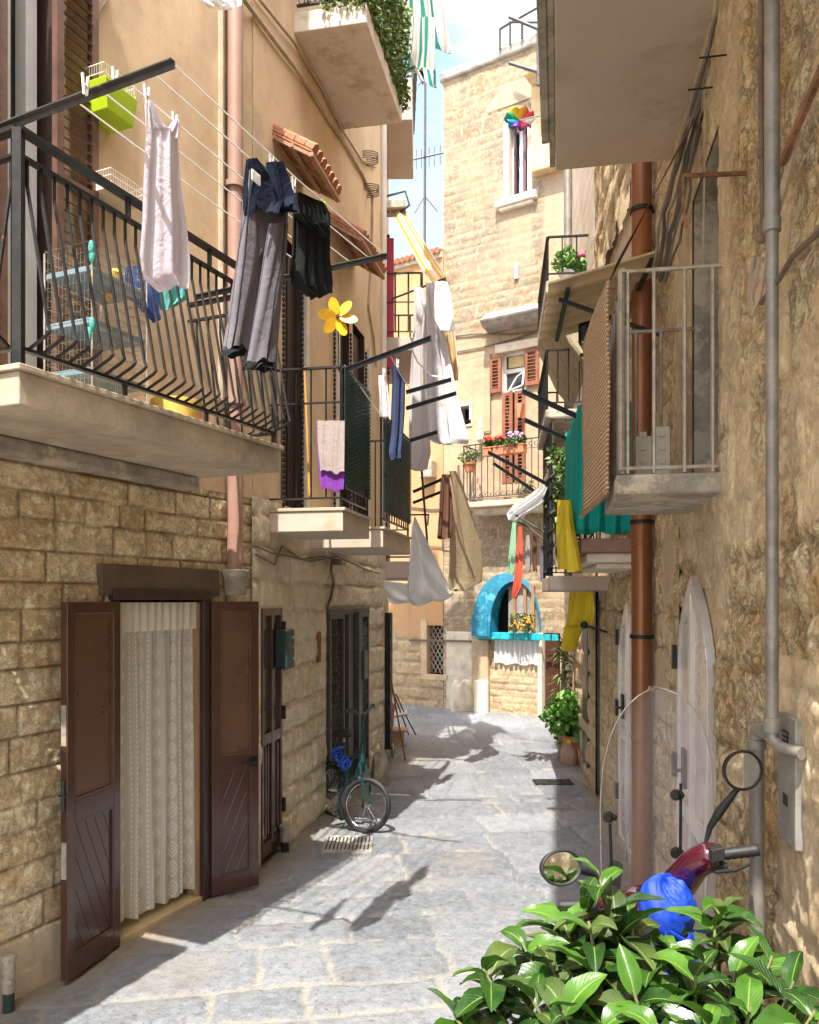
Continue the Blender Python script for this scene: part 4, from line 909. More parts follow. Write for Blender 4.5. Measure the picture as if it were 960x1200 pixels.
hO = thing('house', 'low orange plastered house at the street end with lattice window beside the door', 'house', fz(FC.at(-1, 0, 0)))
wO = (FC.sx(501), FC.sx(520), zF(510, 790), zF(510, 733))
blO = Blocks(-6, 1, -1, 9, .2, .4, 15, .15)
def plO(u, v): return np.maximum(sstep(1.25, 1.5, v+.5*(fbm(u*1.5, v*1.5, 4, 3)-.5)), 0)*1.0
sheet('wall', FC, -4.5, -.005, -.05, 8.0, .035, blO, M['stoneO'], hO, depth=.02, rough=.012, rsc=6, joint=.008, holes=[wO], plaster=plO, edge=.03, warp=.012)
mass(FC, -4.5, -.03, -.3, 8.0, -4, -.28, M['dark'], hO)
mb = MB(); reveal(mb, FC, *wO[:2], wO[2], wO[3], .26, .05); mb.wb(FC, wO[0]-.12, wO[1]+.1, 0, .03, wO[2]-.1, wO[2]); mb.wb(FC, wO[0]-.12, wO[0]-.0, 0, .03, wO[2], wO[3]+.1); mb.build('window_surround', mat('peach_trim', (.62, .46, .29), .85, bump=.2), hO)
mb = MB(); W_, H_ = wO[1]-wO[0], wO[3]-wO[2]
for k in range(-6, 12):
    for sg in (0, 1):
        pts = []
        for t in np.linspace(0, 1, 15):
            z = wO[2]+k*.14+t*W_*1.6
            if wO[2] <= z <= wO[3]: pts.append(FC.at(wO[0]+(t if sg else 1-t)*W_, -.08, z))
        if len(pts) > 1: mb.tube([pts[0], pts[-1]], .012, 4)
wf = mb.build('window_grille', M['galv'], hO)
mb = MB(); mb.wb(FC, wO[0], wO[1], -.25, -.2, wO[2], wO[3]); mb.build('pane', M['glass'], wf)
mb = MB()
for k in range(44):
    s = -4.5+k*.103; mb.tube([FC.at(s, -.5, 8.14), FC.at(s, .12, 8.0)], .055, 7)
mb.build('roof_tiles', M['tile'], hO)
mb = MB(); mb.wb(FC, -4.5, -.03, -4, -.5, 8.0, 8.12); mb.wb(FC, -4.5, -.02, -.03, .06, 7.9, 8.02); mb.build('eaves', M['stonetrim'], hO)
for pts, r in ((((482, 594), (505, 597), (545, 594)), .012), (((500, 640), (530, 642), (548, 640)), .01), (((517, 560), (516, 590), (519, 640)), .02), (((519, 752), (480, 750), (575, 752)), .02), (((537, 545), (538, 575), (535, 600)), .02)):
    mb = MB(); mb.tube([FC.p(x, y, .04) for x, y in pts], r, 5); mb.build('cable', M['cable'], hO)
mb = MB(); s, z = FC.q(498, 562); mb.wb(FC, s, s+.26, .02, .2, z, z+.3); mb.build('wall_lamp_box', M['galv'], hO, bevel=.02)
# rounded kerb stones
def rock(name, c, rx, ry, h, m, parent, seed=1):
    mb = MB(); c = V(c)
    def fn(u, v):
        a = 2*math.pi*u; b = v*math.pi/2; k = 1+.16*math.sin(3*a+seed)+.1*math.sin(7*a+2*seed+v*4)
        return c+V((rx*k*math.cos(a)*math.cos(b)**.35, ry*k*math.sin(a)*math.cos(b)**.35, h*math.sin(b)*(1+.08*math.sin(5*a+seed))))
    mb.grid(fn, 24, 10); return mb.build(name, m, parent, smooth='all')
p = P(542, 835, 14.0); tag(rock('kerb_stone', (p.x, p.y-.1, -.02), .2, .18, .52, M['stonetrim'], None, 3), 'rounded pale stone against the foot of the far wall left of the stone pier', 'stone')
p = P(455, 911, 8.6); tag(rock('guard_stone', (-.31, 8.30, -.02), .09, .12, .33, M['concgrey'], None, 1), 'worn brown guard stone at the left wall corner behind the bicycle', 'stone')
# ======== right house (near rough tufa wall R1 and coursed wall R2)
hR = thing('house', 'right house of eroded golden tufa with brown metal downpipe, arched doors and overhanging slabs', 'house', fz(R1.at(R1.sY(3.2), 0, 0)))
HR = 8.2
dN = (R1.sx(834), R1.sx(797)); dN = (min(dN), max(dN)); zdN = R1.q(815, 690)[1]
dM = (R2.sx(748), R2.sx(727)); dM = (min(dM), max(dM)); zdM = R2.q(740, 716)[1]
dK = (R2.sx(703), R2.sx(697)); dK = (min(dK), max(dK))
nich = (R1.sx(835), R1.sx(800), 2.62, 4.05); nich = (R1.sx(836), R1.sx(806), R1.q(820, 545)[1], R1.q(820, 195)[1])
blR = Blocks(-1, 6, -1, 10, .24, .42, 30, .3); blR2 = Blocks(4, 14, -1, 10, .21, .34, 31, .2)
r0 = R1.sY(1.0)
def plR(u, v): return sstep(.55, .68, fbm(u*1.2+3, v*1.0, 4, 71)+.25*(v > 2.1)-.18*(v < 1.7)+.4*((u < R1.sY(2.35)) & (v < 1.75)))*.85
# relief passes through 'warp' and 'rough'; hollows and their darker tone come from the noise
sheet('tufa_wall', R1, r0, s12+.07, -.03, 5.2, .013, blR, M['rockR'], hR, depth=.014, rough=.018, rsc=8, joint=.006, holes=[(dN[0], dN[1], 0, zdN), (nich[0], nich[1], nich[2], nich[3])], plaster=lambda u, v: plR(u, v)*.7, n0=-.030, bulge=.035, warp=.022, edge=.03, ramp=.016, seed=13, ridge=.010, rf=14)
sheet('tufa_wall_upper', R1, r0, s12+.07, 5.2, HR, .04, blR, M['rockR'], hR, depth=.03, rough=.045, rsc=4.5, joint=.012, plaster=lambda u, v: plR(u, v)*.7, n0=-.045, bulge=.07, warp=.035, edge=.07, ramp=.03, seed=13)
sheet('block_wall', R2, s21-.14, R2.sY(7.8), -.03, 4.8, .016, blR2, M['rockR2'], hR, depth=.014, rough=.014, rsc=8, joint=.008, holes=[(dM[0], dM[1], 0, zdM), (dK[0], dK[1], 0, 1.9)], plaster=lambda u, v: sstep(.62, .68, fbm(u*1.5, v*1.4, 4, 91))*.7, n0=-.02, warp=.02, edge=.04, ramp=.01, seed=17, ridge=.010, rf=9)
sheet('block_wall_upper', R2, s21-.14, R2.sY(7.8), 4.8, HR, .05, blR2, M['rockR2'], hR, depth=.035, rough=.04, rsc=6, joint=.010, n0=0, warp=.03, seed=17)
mass(R1, -5, s12+.1, -.3, HR, -3, -.30, M['dark'], hR); mass(R2, s21, R2.sY(7.8)-.01, -.3, HR, -3, -.30, M['dark'], hR, 'wall_core')
mb = MB(); mb.wb(R1, -5, r0, -.31, -.02, -.3, HR); mb.wb(R2, R2.sY(7.8)-.03, R2.sY(7.8), -3, -.02, -.2, HR); mb.wb(R1, -5, s12, -3, 0, HR, HR+.1); mb.build('side_wall', M['rockplain'] if 'rockplain' in M else mat('side_tufa', (.5, .38, .24), .9, bump=.5, c2=(.36, .27, .17), th=(.5, .65), ps=3), hR)
# upper niche (dark blocked window) behind the small balcony
mb = MB(); reveal(mb, R1, *nich, .28, .05, -.03); mb.wb(R1, nich[0], nich[1], -.2, -.16, nich[2], (nich[2]+nich[3])/2-.2); mb.build('blocked_window', M['concgrey'], hR)
mb = MB(); mb.wb(R1, nich[0], nich[1], -.24, -.2, nich[2], nich[3]); mb.build('window_back', M['slate'], hR)
# arched metal doors (frame + two leaves with frosted panels, pointed arch)
M['infill'] = mat('stone_infill', (.66, .51, .32), .9, var=.25, vs=9, bump=.9, bs=30, c2=(.36, .26, .16), th=(.5, .62), ps=9)
def archdoor(W, s0, s1, zs, ztop, n, parent, pane=True):
    mid = (s0+s1)/2; hw = (s1-s0)/2
    def outline(k, dz=0):
        pts = [(-hw*k, .05+dz)]
        for t in np.linspace(0, 1, 10): pts.append((-hw*k*(1-t**1.9), zs+(ztop-zs-(1-k)*hw*1.6)*t))
        for t in np.linspace(1, 0, 10)[1:]: pts.append((hw*k*(1-t**1.9), zs+(ztop-zs-(1-k)*hw*1.6)*t))
        pts.append((hw*k, .05+dz)); return pts
    fr = MB(); o = outline(1.0); i = outline(.86, .05)
    vs = []; fs = []
    for a, b in zip(o, i):
        vs += [W.at(mid+a[0], n, a[1]), W.at(mid+a[0], n+.04, a[1]), W.at(mid+b[0], n+.04, b[1]), W.at(mid+b[0], n, b[1])]
    for k in range(len(o)-1):
        for j in range(4): l = (j+1) % 4; fs.append((k*4+j, (k+1)*4+j, (k+1)*4+l, k*4+l))
    fr.add(vs, fs); fr.wb(W, mid-.03, mid+.03, n, n+.045, .05, ztop-.08); fr.wb(W, s0, s1, n, n+.04, 0.0, .1)
    fr.wb(W, s0+.05, mid-.03, n, n+.04, .85, .93); fr.wb(W, mid+.03, s1-.05, n, n+.04, .85, .93)
    f = fr.build('door', M['alu'], parent, bevel=.004)
    p = MB(); p.prism([W.at(mid+x, n+.01, z) for x, z in outline(.9)], tuple(W.ax[1]*.012)); p.build('panel', M['aluglass'], f)
    sp = MB(); sp.wb(W, s0-.01, s1+.01, n-.03, n-.004, zs-.05, ztop+.12); sp.build('arch_infill', M['infill'], parent)
    h = MB(); h.wb(W, mid+.05, mid+.13, n+.045, n+.06, 1.02, 1.2); h.tube([W.at(mid+.08, n+.05, 1.1), W.at(mid+.08, n+.1, 1.1), W.at(mid+.02, n+.1, 1.1)], .009, 6)
    h.build('lock', M['iron'], f)
    for z in (.35, 1.0, 1.55): h = MB(); h.wb(W, s1-.03, s1+.03, n+.04, n+.06, z, z+.12); h.build('hinge', M['iron'], f)
    return f
archdoor(R1, dN[0], dN[1], zdN-.40, R1.q(815, 674)[1], -.022, hR)
archdoor(R2, dM[0], dM[1], zdM-.36, R2.q(740, 704)[1], -.022, hR)
for (W, d, z) in ((R1, dN, zdN), (R2, dM, zdM), (R2, dK, 1.9)): mb = MB(); mb.wb(W, d[0]-.04, d[0], -.3, -.024, 0, z); mb.wb(W, d[1], d[1]+.04, -.3, -.024, 0, z); mb.wb(W, d[0], d[1], -.3, -.024, z, z+.04); mb.build('door_reveal', M['stonetrim'], hR)
mb = MB(); mb.wb(R2, dK[0], dK[1], -.1, -.04, 0, 1.9); mb.build('door', mat('mustard_door', (.42, .3, .14), .6, bump=.2), hR)
# brown metal downpipe
mb = MB(); c = P(752, HY, 5.0); pp = V((c.x, c.y, 0)); mb.tube([pp+V((0, 0, .04)), pp+V((0, 0, 8.2))], .062, 20)
for z in (1.05, 2.25, 3.9): mb.lathe(pp+V((0, 0, z)), [(.0625, -.012), (.066, -.01), (.066, .01), (.0625, .012)], 20)
dpp = mb.build('downpipe', M['copper'], hR, smooth=True)
for z in (HC+(HY-746)/F*5, HC+(HY-612)/F*5, 4.3): mb = MB(); mb.lathe(pp+V((0, 0, z)), [(.066, -.012), (.072, -.012), (.072, .012), (.066, .012)], 20); mb.tube([pp+V((.05, 0, z)), pp+V((.14, .03, z))], .01, 6); mb.build('pipe_clamp', M['iron'], dpp)
# grey pipes on the near wall
zE = HC+(HY-858)/F*2.35
mb = MB(); s = R1.sx(905, .05); mb.tube([R1.at(s, .05, 6), R1.at(s, .05, 2.9)], .0195, 12); mb.tube([R1.at(s, .05, 2.9), R1.at(s, .05, zE+.03), R1.at(s-.005, .048, zE+.008), R1.at(s-.03, .035, zE-.005), R1.at(s-.09, .0, zE-.008)], .0165, 12)
for z in (2.9, zE+.05): mb.lathe(R1.at(s, .05, z), [(.017, -.02), (.023, -.018), (.023, .018), (.017, .02)], 12)
mb.build('vertical_pipe', M['pipegrey'], hR, smooth=True)
mb = MB(); s2_ = R1.sx(887, .05); z2_ = HC+(HY-842)/F*2.5; mb.tube([R1.at(s2_, .05, .0), R1.at(s2_, .05, z2_-.03), R1.at(s2_-.006, .05, z2_-.008), R1.at(s2_-.03, .05, z2_), R1.at(s2_-.075, .045, z2_)], .021, 12)
mb.lathe(R1.at(s2_, .05, z2_-.05), [(.021, -.015), (.026, -.013), (.026, .013), (.021, .015)], 12); mb.build('elbow_pipe', M['pipegrey'], hR, smooth=True)
mb = MB(); s = R1.sx(892, .03); mb.tube([R1.at(s, .03, 6), R1.at(s, .03, 3.3), R1.at(s+.02, .02, 2.95)], .008, 8); 
for z in (2.95, 3.2, 3.5, 3.9): mb.ball(R1.at(s, .03, z), .014, seg=8, rings=5)
mb.build('conduit', M['cable'], hR, smooth=True)
mb = MB()
zc0 = R1.q(895, 350, .03)[1]
for k in range(3):
    mb.tube([R1.at(s+.02+.01*math.sin(k*2), .03+.01*k, zc0+.14), R1.at(s+.05, .05, zc0+.04*k), R1.at(s+.01, .05, zc0-.03), R1.at(s-.03, .04, zc0+.01*k), R1.at(s-.10-.05*k, .03, zc0+.12+.04*k), R1.at(s-.35, .02, zc0+.30+.02*k)], .006, 5)
mb.build('cable', M['cablepale'], hR)
mb = MB(); mb.tube([R1.p(x, y, .04) for x, y in ((892, 355), (915, 325), (930, 300), (948, 283), (965, 268))], .008, 5); mb.build('cable', M['cable'], hR)
# intercom / meter panel
i0, i1 = sorted((R1.sx(912, .005), R1.sx(932, .005)))
za, zb_ = R1.q(922, 995, .02)[1], R1.q(922, 842, .02)[1]
mb = MB(); mb.wb(R1, i0, i1, -.035, .005, za, zb_); pn = mb.build('meter_panel', M['panelgrey'], hR, bevel=.004)
mb = MB()
for k in range(5): mb.wb(R1, i0+.06, i1-.05, .005, .008, za+.24+k*.014, za+.246+k*.014)
mb.wb(R1, i0+.064, i0+.067, .005, .0075, za+.24, za+.30); mb.build('vent', M['rubber'], pn); mb = MB()
mb.wb(R1, i0+.07, i1-.06, .005, .008, za+.1, za+.13); mb.build('keyhole', M['rubber'], pn)
# rusty bracket, leaning flat bar, nails
mb = MB(); mb.bar(R1.p(875, 203, -.02), R1.at(R1.sx(875), .20, R1.q(875, 203)[1]+.01), .012, .012); a = R1.at(R1.sx(875), .20, R1.q(875, 203)[1]+.01); mb.tube([a, a+V((0.0, 0, -.10)), a+V((.01, 0, -.17))], .006, 5); mb.build('bracket', M['rust'], hR)
mb = MB(); mb.bar(R1.p(917, 190, .04), R1.p(968, 68, .04), .022, .012, (1, 0, 0)); mb.build('flat_bar', M['rust'], hR)
for x, y in ((838, 64), (822, 102)): mb = MB(); p = R1.p(x+14, y, -.02); mb.tube([p, p+R1.ax[1]*.10], .004, 5); mb.build('wall_nail', M['iron'], hR)
# near right balcony
bR0, bR1 = R1.sx(722, .387), R1.sY(3.92)
bR0 = R1.sY(3.13)
mb = MB(); mb.wb(R1, bR0, bR1, -.05, .387, 2.315, 2.395); mb.build('balcony_slab', M['concgrey'], hR, bevel=.012)
zt = R1.q(770, 310, .2)[1]; zt = HC+(HY-311)/F*3.15
mb = MB(); n_ = .36
for s in (bR0+.02, bR1-.03):
    mb.tube([R1.at(s, n_+.0, zt), R1.at(s, -.03, zt)], .009, 6); mb.tube([R1.at(s, n_, 2.42), R1.at(s, -.03, 2.42)], .008, 6)
    for n in (.0+.02, .125, .24, .34): mb.tube([R1.at(s, n, 2.40), R1.at(s, n, zt)], .008, 6)
mb.tube([R1.at(bR0, n_, zt), R1.at(bR1, n_, zt)], .010, 6); mb.tube([R1.at(bR0, n_, 2.42), R1.at(bR1, n_, 2.42)], .008, 6)
for k in range(6): s = bR0+.02+(bR1-bR0-.05)*k/5; mb.tube([R1.at(s, n_, 2.40), R1.at(s, n_, zt)], .010, 6)
mb.bar(R1.at(bR0, n_+.012, 2.41), R1.at(bR0, n_+.012, zt), .03, .01, (1, 0, 0)); mb.build('railing', M['galv'], hR)
# big upper slab over the near wall
zU = 4.34; sU0, sU1 = R1.sY(.6), R1.sY(4.5)
mb = MB(); mb.wb(R1, sU0, sU1, -.05, .627, zU, zU+.18); mb.build('balcony_slab', M['slabbeige'], hR, bevel=.01)
mb = MB(); mb.wb(R1, sU0, sU1+.015, .628, .66, zU+.03, zU+.4); mb.wb(R1, sU0, sU1-.25, .66, .70, zU+.02, zU+.9); mb.build('slab_fascia', M['concgrey'], hR, bevel=.006)
# unseen third floor slab, added to cast the shade along the right side
mb = MB(); mb.wb(R1, R1.sY(.5), s12, -.05, .95, 6.9, 7.08); mb.build('balcony_slab', M['slabbeige'], hR, bevel=.01)
# cables and a strip of dark canvas along the inside of the slab
def wobble(p0, p1, k, amp, sag=0): return [V(p0).lerp(V(p1), t)+V((rnd.uniform(-amp, amp), rnd.uniform(-amp, amp), rnd.uniform(-amp, amp)-sag*4*t*(1-t))) for t in np.linspace(0, 1, k)]
for k in range(6):
    p0 = P(846+k*3, -8, 3.2+.02*k); p1 = P(818+k*2, 100, 3.5); p2 = P(775+k*5, 245+k*4, 3.9); p3 = P(765+k*3, 330, 4.1)
    mb = MB(); mb.tube(wobble(p0, p1, 6, .006)+wobble(p1, p2, 8, .010)[1:]+wobble(p2, p3, 5, .008)[1:], [.006, .009, .005, .012, .007, .006][k], 6); mb.build('cable', M['cable'] if k % 2 else M['pipegrey'], hR, smooth=True)
mb = MB(); mb.grid(lambda u, v: P(724+u*118-2*v, 306-u*215+v*(6+14*(1-u)), 3.55+.1*math.sin(u*9)*v)+V((0, .12*v, .03*v)), 16, 3); mb.build('canvas_strip', M['browncloth'], hR, solid=.004)
mb = MB(); mb.tube([P(826, 105, 3.4), P(826, 200, 3.4), P(824, 310, 3.4)], .0045, 5); mb.build('cable', M['cablepale'], hR)
# balcony with teal curtain (on R2)
t0, t1 = R2.sY(5.62), R2.sY(6.7)
mb = MB(); mb.wb(R2, t0, t1, -.05, .37, 2.23, 2.33); mb.build('balcony_slab', M['tealslab'] if 'tealslab' in M else mat('brown_moulded_slab', (.30, .17, .125), .7, bump=.15), hR, bevel=.01)
mb = MB(); mb.wb(R2, t0+.03, t1-.02, -.05, .33, 2.16, 2.229); mb.wb(R2, t0+.06, t1-.02, -.05, .26, 2.12, 2.159); mb.build('slab_moulding', M['slabpale'], hR, bevel=.012)
railing(R2, t0+.03, t1-.03, .34, 2.33, 3.22, 'iron', hR, .11)
# balcony with yellow cloth (beige slab)
u0, u1 = R2.sY(7.05), R2.sY(7.79)
mb = MB(); mb.wb(R2, u0, u1+.5, -.05, .50, 1.98, 2.11); mb.build('balcony_slab', M['slabbeige'], hR, bevel=.008)
railing(R2, u0+.02, u1+.48, .48, 2.11, 2.93, 'iron', hR, .12)
mb = MB()
for c_, r_ in (((.25, 2.5), .16), ((.25, 2.78), .1), ((.36, 2.3), .08)):
    mb.tube([R2.at(u0+.02, c_[0]+r_*(1-t/14)*math.cos(t), c_[1]+r_*(1-t/14)*math.sin(t)) for t in np.linspace(0, 9, 26)], .010, 5)
pole = [R2.at(u0+.02, .49, z) for z in np.linspace(2.11, 3.1, 2)]; mb.tube(pole, .018, 8)
mb.tube([R2.at(u0+.02+.03*math.cos(t*3), .49+.03*math.sin(t*3), 2.11+t*.075) for t in np.linspace(0, 13, 90)], .009, 4)
mb.build('scrollwork', M['iron'], hR)
# downpipe foot, window-like black bracket
mb = MB(); mb.bar(R2.p(712, 741, .0), R2.at(R2.sx(712), .2, 1.68), .02, .02); mb.ball(R2.at(R2.sx(712), .2, 1.68), .035, seg=8, rings=6); mb.build('shutter_holder', M['iron'], hR)
mb = MB(); mb.wb(R2, R2.sY(8.4), R2.sY(8.9), -.02, .03, 0, 1.8); mb.build('dark_door_edge', M['darkbrown'], hR, bevel=.004)
# ======== right house beyond: R3
hR3 = thing('house', 'right house beyond the tufa one, cream rendered, with stacked small iron balconies', 'house', fz(R2.at(R2.sY(9.6), 0, 0)))
blR3 = Blocks(6, 14, -1, 10, .23, .4, 33, .2); v0, v1 = R2.sY(7.8), R2.sY(11.4)
sheet('wall', R2, v0, v1, -.03, HR, .03, blR3, M['rockR3'] if 'rockR3' in M else stonemat('right_far_wall', (.48, .36, .22), (.66, .52, .33), (.35, .27, .17), cp=(.66, .58, .46), pstain=(.54, .45, .34), stain=(.3, .22, .14), bump=.5), hR3, depth=.03, rough=.015, rsc=5, joint=.01, plaster=lambda u, v: sstep(2.3, 2.9, v+.5*(fbm(u*2, v*2, 3, 5)-.5)), edge=.04, warp=.02)
mass(R2, v0, v1-.01, -.3, HR, -3, -.04, M['slabpale'], hR3)
mb = MB(); mb.tube([R2.at(R2.sY(10.2), .08, 2), R2.at(R2.sY(10.2), .08, HR)], .05, 10); mb.build('downpipe', M['pipegrey'], hR3, smooth=True)
# flower balcony
f0, f1 = R2.sY(8.3), R2.sY(10.2); nf = .46
zf = HC+(HY-335)/F*8.35
mb = MB(); mb.wb(R2, f0, f1, -.02, nf, zf-.08, zf+.06); mb.build('balcony_slab', M['concgrey'], hR3, bevel=.02)
mb = MB(); rk = [R2.at(f0, 0, zf-.9), R2.at(f0, nf*.5, zf-.6), R2.at(f0, nf*.95, zf-.15), R2.at(f0, nf*.95, zf-.081), R2.at(f0, 0, zf-.081)]; mb.prism(rk, R2.at(f1, 0, 0)-R2.at(f0, 0, 0)); mb.build('rough_corbel', mat('mossy_stone', (.36, .31, .2), .9, bump=.9, bs=20, c2=(.22, .19, .1), th=(.48, .6), ps=6), hR3, bevel=.04)
railing(R2, f0+.02, f1-.03, nf-.02, zf+.06, HC+(HY-277)/F*8.35, 'iron', hR3, .13)
g0 = R2.sY(8.4); zg = HC+(HY-478)/F*8.4
mb = MB(); mb.wb(R2, g0, f1, -.02, .46, zg-.1, zg+.0); mb.build('balcony_slab', M['concgrey'], hR3, bevel=.02)
railing(R2, g0+.02, f1-.03, .44, zg, zg+.62, 'iron', hR3, .1)
zh = HC+(HY-535)/F*8.4
mb = MB(); mb.wb(R2, g0, f1, -.02, .40, zh-.08, zh); mb.build('balcony_slab', M['slabpale'], hR3, bevel=.02)
railing(R2, g0+.02, f1-.03, .38, zh, zh+.4, 'irongrey', hR3, .1)
mb = MB(); mb.wb(R2, R2.sY(8.6), R2.sY(9.3), .0, .03, zg, zg+.9); mb.build('window', M['whitepaint'], hR3)
# corrugated awning above the teal curtain
aw = thing('awning', 'tan corrugated plastic awning tilted out from the right wall behind the straw blind', 'awning', P(690, 350, 4.8))
def cor(u, v):
    a = P(652-2*v+0*u, 322, 4.5); 
    inn = R2.at(R2.sY(4.55+1.1*v), .02, 3.86); out = R2.at(R2.sY(4.45+1.0*v), .665, 3.66)
    p = inn.lerp(out, u); p.z += .022*max(-1, min(1, 1.8*math.sin(v*2*math.pi*6.5))); return p
mb = MB(); mb.grid(cor, 10, 88); mb.build('corrugated_sheet', M['awnTan'], aw, smooth='all', solid=.004)
mb = MB()
for t in (.12, .85): mb.bar(R2.at(R2.sY(4.5), .02+.63*t, 3.82-.20*t), R2.at(R2.sY(5.4), .02+.63*t, 3.82-.20*t), .025, .02)
mb.bar(R2.at(R2.sY(4.6), .02, 3.4), R2.at(R2.sY(4.6), .6, 3.63), .02, .02); mb.build('support', M['iron'], aw)
# straw blind
st = thing('straw_blind', 'brown woven straw blind hanging on the outer side of the near right balcony railing', 'blind', P(700, 540, 3.3))
sa, sb_ = R1.sx(713, .41), R1.sY(4.05)
def blind(u, v):
    s = sa+(sb_-sa)*u; top = 3.21-.0*u; bot = 2.33-.0*u
    return R1.at(s, .41+.075*u+.003*math.sin(v*9+u*4), top+(bot-top)*v)
mb = MB(); mb.grid(blind, 12, 30); mb.build('woven_mat', M['straw'], st, smooth='all', solid=.012)
mb = MB(); mb.tube([R1.at(sa, .42, 2.34), R1.at(sb_+.05, .495, 2.33)], .012, 6); mb.build('rod', M['wood'], st); mb = MB(); mb.tube([R1.at(sa, .41, 3.2), R1.at(sb_+.05, .485, 3.2)], .010, 6); mb.build('rod', M['wood'], st)
# teal curtain
tc = thing('curtain', 'teal canvas curtain tied round the right balcony railing under the straw blind', 'curtain', R2.at(t0, .3, 2.33))
def curt(u, v):
    if u < .62: 
        w = u/.62; s, n = t0-.01-.015, .02+.36*w
    else:
        w = (u-.62)/.38; s, n = t0+(t1-t0)*w, .39
    f = math.sin(u*34+.6*math.sin(v*3))*.016*(.5+v)
    q = R2.at(s-(f if u < .62 else 0), n+(f if u >= .62 else 0), 3.26-.90*v+.01*math.sin(u*20)); return q
mb = MB(); mb.grid(curt, 90, 14); mb.build('canvas', M['teal'], tc, smooth='all', solid=.003)
# white AC-like ivory boxes on balcony
bx = thing('storage_box', 'ivory plastic boxes with ribbed fronts standing on the near right balcony', 'plastic box', R1.at(R1.sY(3.55), .15, 2.395))
for k, (sY_, n0, h) in enumerate(((3.6, .20, .24), (3.6, .12, .28))):
    mb = MB(); mb.wb(R1, R1.sY(sY_)-.0, R1.sY(sY_)+.10, n0, n0+.07, 2.396, 2.396+h)
    for j in range(4): mb.wb(R1, R1.sY(sY_)-.006, R1.sY(sY_)-.0, n0+.02, n0+.05, 2.45+j*.06, 2.475+j*.06)
    mb.build('box', M['ivory'], bx, bevel=.008)
# lantern bracket
lt = thing('street_lantern', 'black iron lantern bracket hanging below the corrugated awning', 'lantern', P(686, 400, 5.4))
mb = MB(); Y = 5.4
for a, b in (((680, 380), (692, 376)), ((680, 380), (680, 402)), ((692, 376), (693, 404)), ((680, 402), (688, 412)), ((693, 404), (688, 412)), ((680, 416), (694, 416)), ((688, 412), (683, 417)), ((692, 376), (706, 384))): mb.tube([P(*a, Y), P(*b, Y)], .012, 6)
mb.tube([P(688, 378, Y), P(688, 360, Y+.02)], .01, 5)
mb.build('frame', M['iron'], lt); mb = MB(); mb.lathe(P(687, 402, Y), [(.02, 0), (.035, .03), (.045, .10), (.03, .12)], 10); mb.build('glass', M['glass'], lt)
mb = MB(); mb.tube([P(681, 416, Y), P(683, 450, Y), P(688, 484, Y)], .005, 5); mb.build('cable', M['cable'], lt)
# right washing arms
for xs, ys, xe, ye, Y in ((684, 489, 612, 456, 5.9), (670, 515, 615, 490, 6.6)): armpx(hR, R2, xs, ys, xe, ye, Y)
for xs, ys, xe, ye, Y in ((644, 567, 572, 528, 8.0), (638, 582, 578, 541, 9.2)): armpx(hR3, R2, xs, ys, xe, ye, Y)
# ======== TV aerial far behind
ta = thing('tv_aerial', 'thin tall television aerial mast against the sky behind the left roofs', 'aerial', P(498, 300, 17))
mb = MB(); mb.tube([P(497.5, 300, 17)-V((0,0,1.0)), P(498.5, 88, 17)], .028, 6); mb.build('mast', M['irongrey'], ta)
mb = MB(); mb.tube([P(484, 187, 17), P(524, 178, 17)], .022, 5)
mb.tube([P(498, 184, 17), P(498, 184, 16.96)], .03, 5)
for x in (488, 494, 503, 509, 516): mb.tube([P(x, 176-(x-488)*.2, 17), P(x, 198-(x-488)*.2, 17)], .014, 4)
mb.build('antenna', M['irongrey'], ta)
for a, b in (((498, 230), (486, 250)), ((498, 230), (513, 248)), ((490, 100), (500, 92))): mb = MB(); mb.tube([P(*a, 17), P(*b, 17)], .012, 4); mb.build('stay', M['irongrey'], ta)
# ---------------------------------------------------------------- washing
def garment(W, n, rows, th=.02, fold=.006, nf=5, nu=16, seed=0, sub=4, swing=.0):
    """rows: (y_px, xl, xr) measured on the plane at offset n of wall W; returns MB with a closed, folded, two-sided body"""
    mb = MB(); pts = []
    for i in range(len(rows)-1):
        for k in range(sub): t = k/sub; pts.append([rows[i][j]*(1-t)+rows[i+1][j]*t for j in range(3)])
    pts.append(list(rows[-1])); m = len(pts)
    L = []
    for j, (y, xl, xr) in enumerate(pts):
        sl, zl = W.q(xl, y, n); sr, zr = W.q(xr, y, n); L.append((sl, zl, sr, zr))
    def surf(u, v, sg):
        f = v*(m-1); j = min(int(f), m-2); t = f-j
        a = [L[j][k]*(1-t)+L[j+1][k]*t for k in range(4)]
        s = a[0]+(a[2]-a[0])*u; z = a[1]+(a[3]-a[1])*u
        nn = math.sin(u*nf*6.28+seed+v*2.2)*fold*(.4+v)+math.sin(u*nf*2.7*6.28+seed*2+v*5)*fold*.35+swing*math.sin(v*3+seed)
        e = th*.5*math.sqrt(max(0, 1-(2*u-1)**2))*(.5+.5*v)
        return W.at(s, n+nn+sg*e+sg*.0012, z+.012*v*math.sin(u*7+seed*3)+.006*math.sin(u*17+seed)*v)
    mb.grid(lambda u, v: surf(u, v, 1), nu*2, m*2); mb.grid(lambda u, v: surf(1-u, v, -1), nu*2, m*2)
    return mb
LINEG = 'white washing lines between the two arms'
zl = A.q(197, 67, 1.38)[1]
lines_px = [82, 113, 142, 172, 197]
line_n = []
for x in lines_px:
    k = (x-CX)/F; nn = A.n; o = A.o+A.d*sARM1; line_n.append((k*o.y-o.x)/(nn.x-k*nn.y))
ll = ['innermost washing line, nearest the balcony railing', 'second washing line from the balcony railing', 'middle one of the five washing lines, carrying the white vest', 'second washing line from the street side', 'outermost washing line nearest the street, carrying jeans and black top']
LZ = lambda n: zt_arm+.03*(n-.45)/.9
zt_arm = A.q(22, 146, .665)[1]+.038
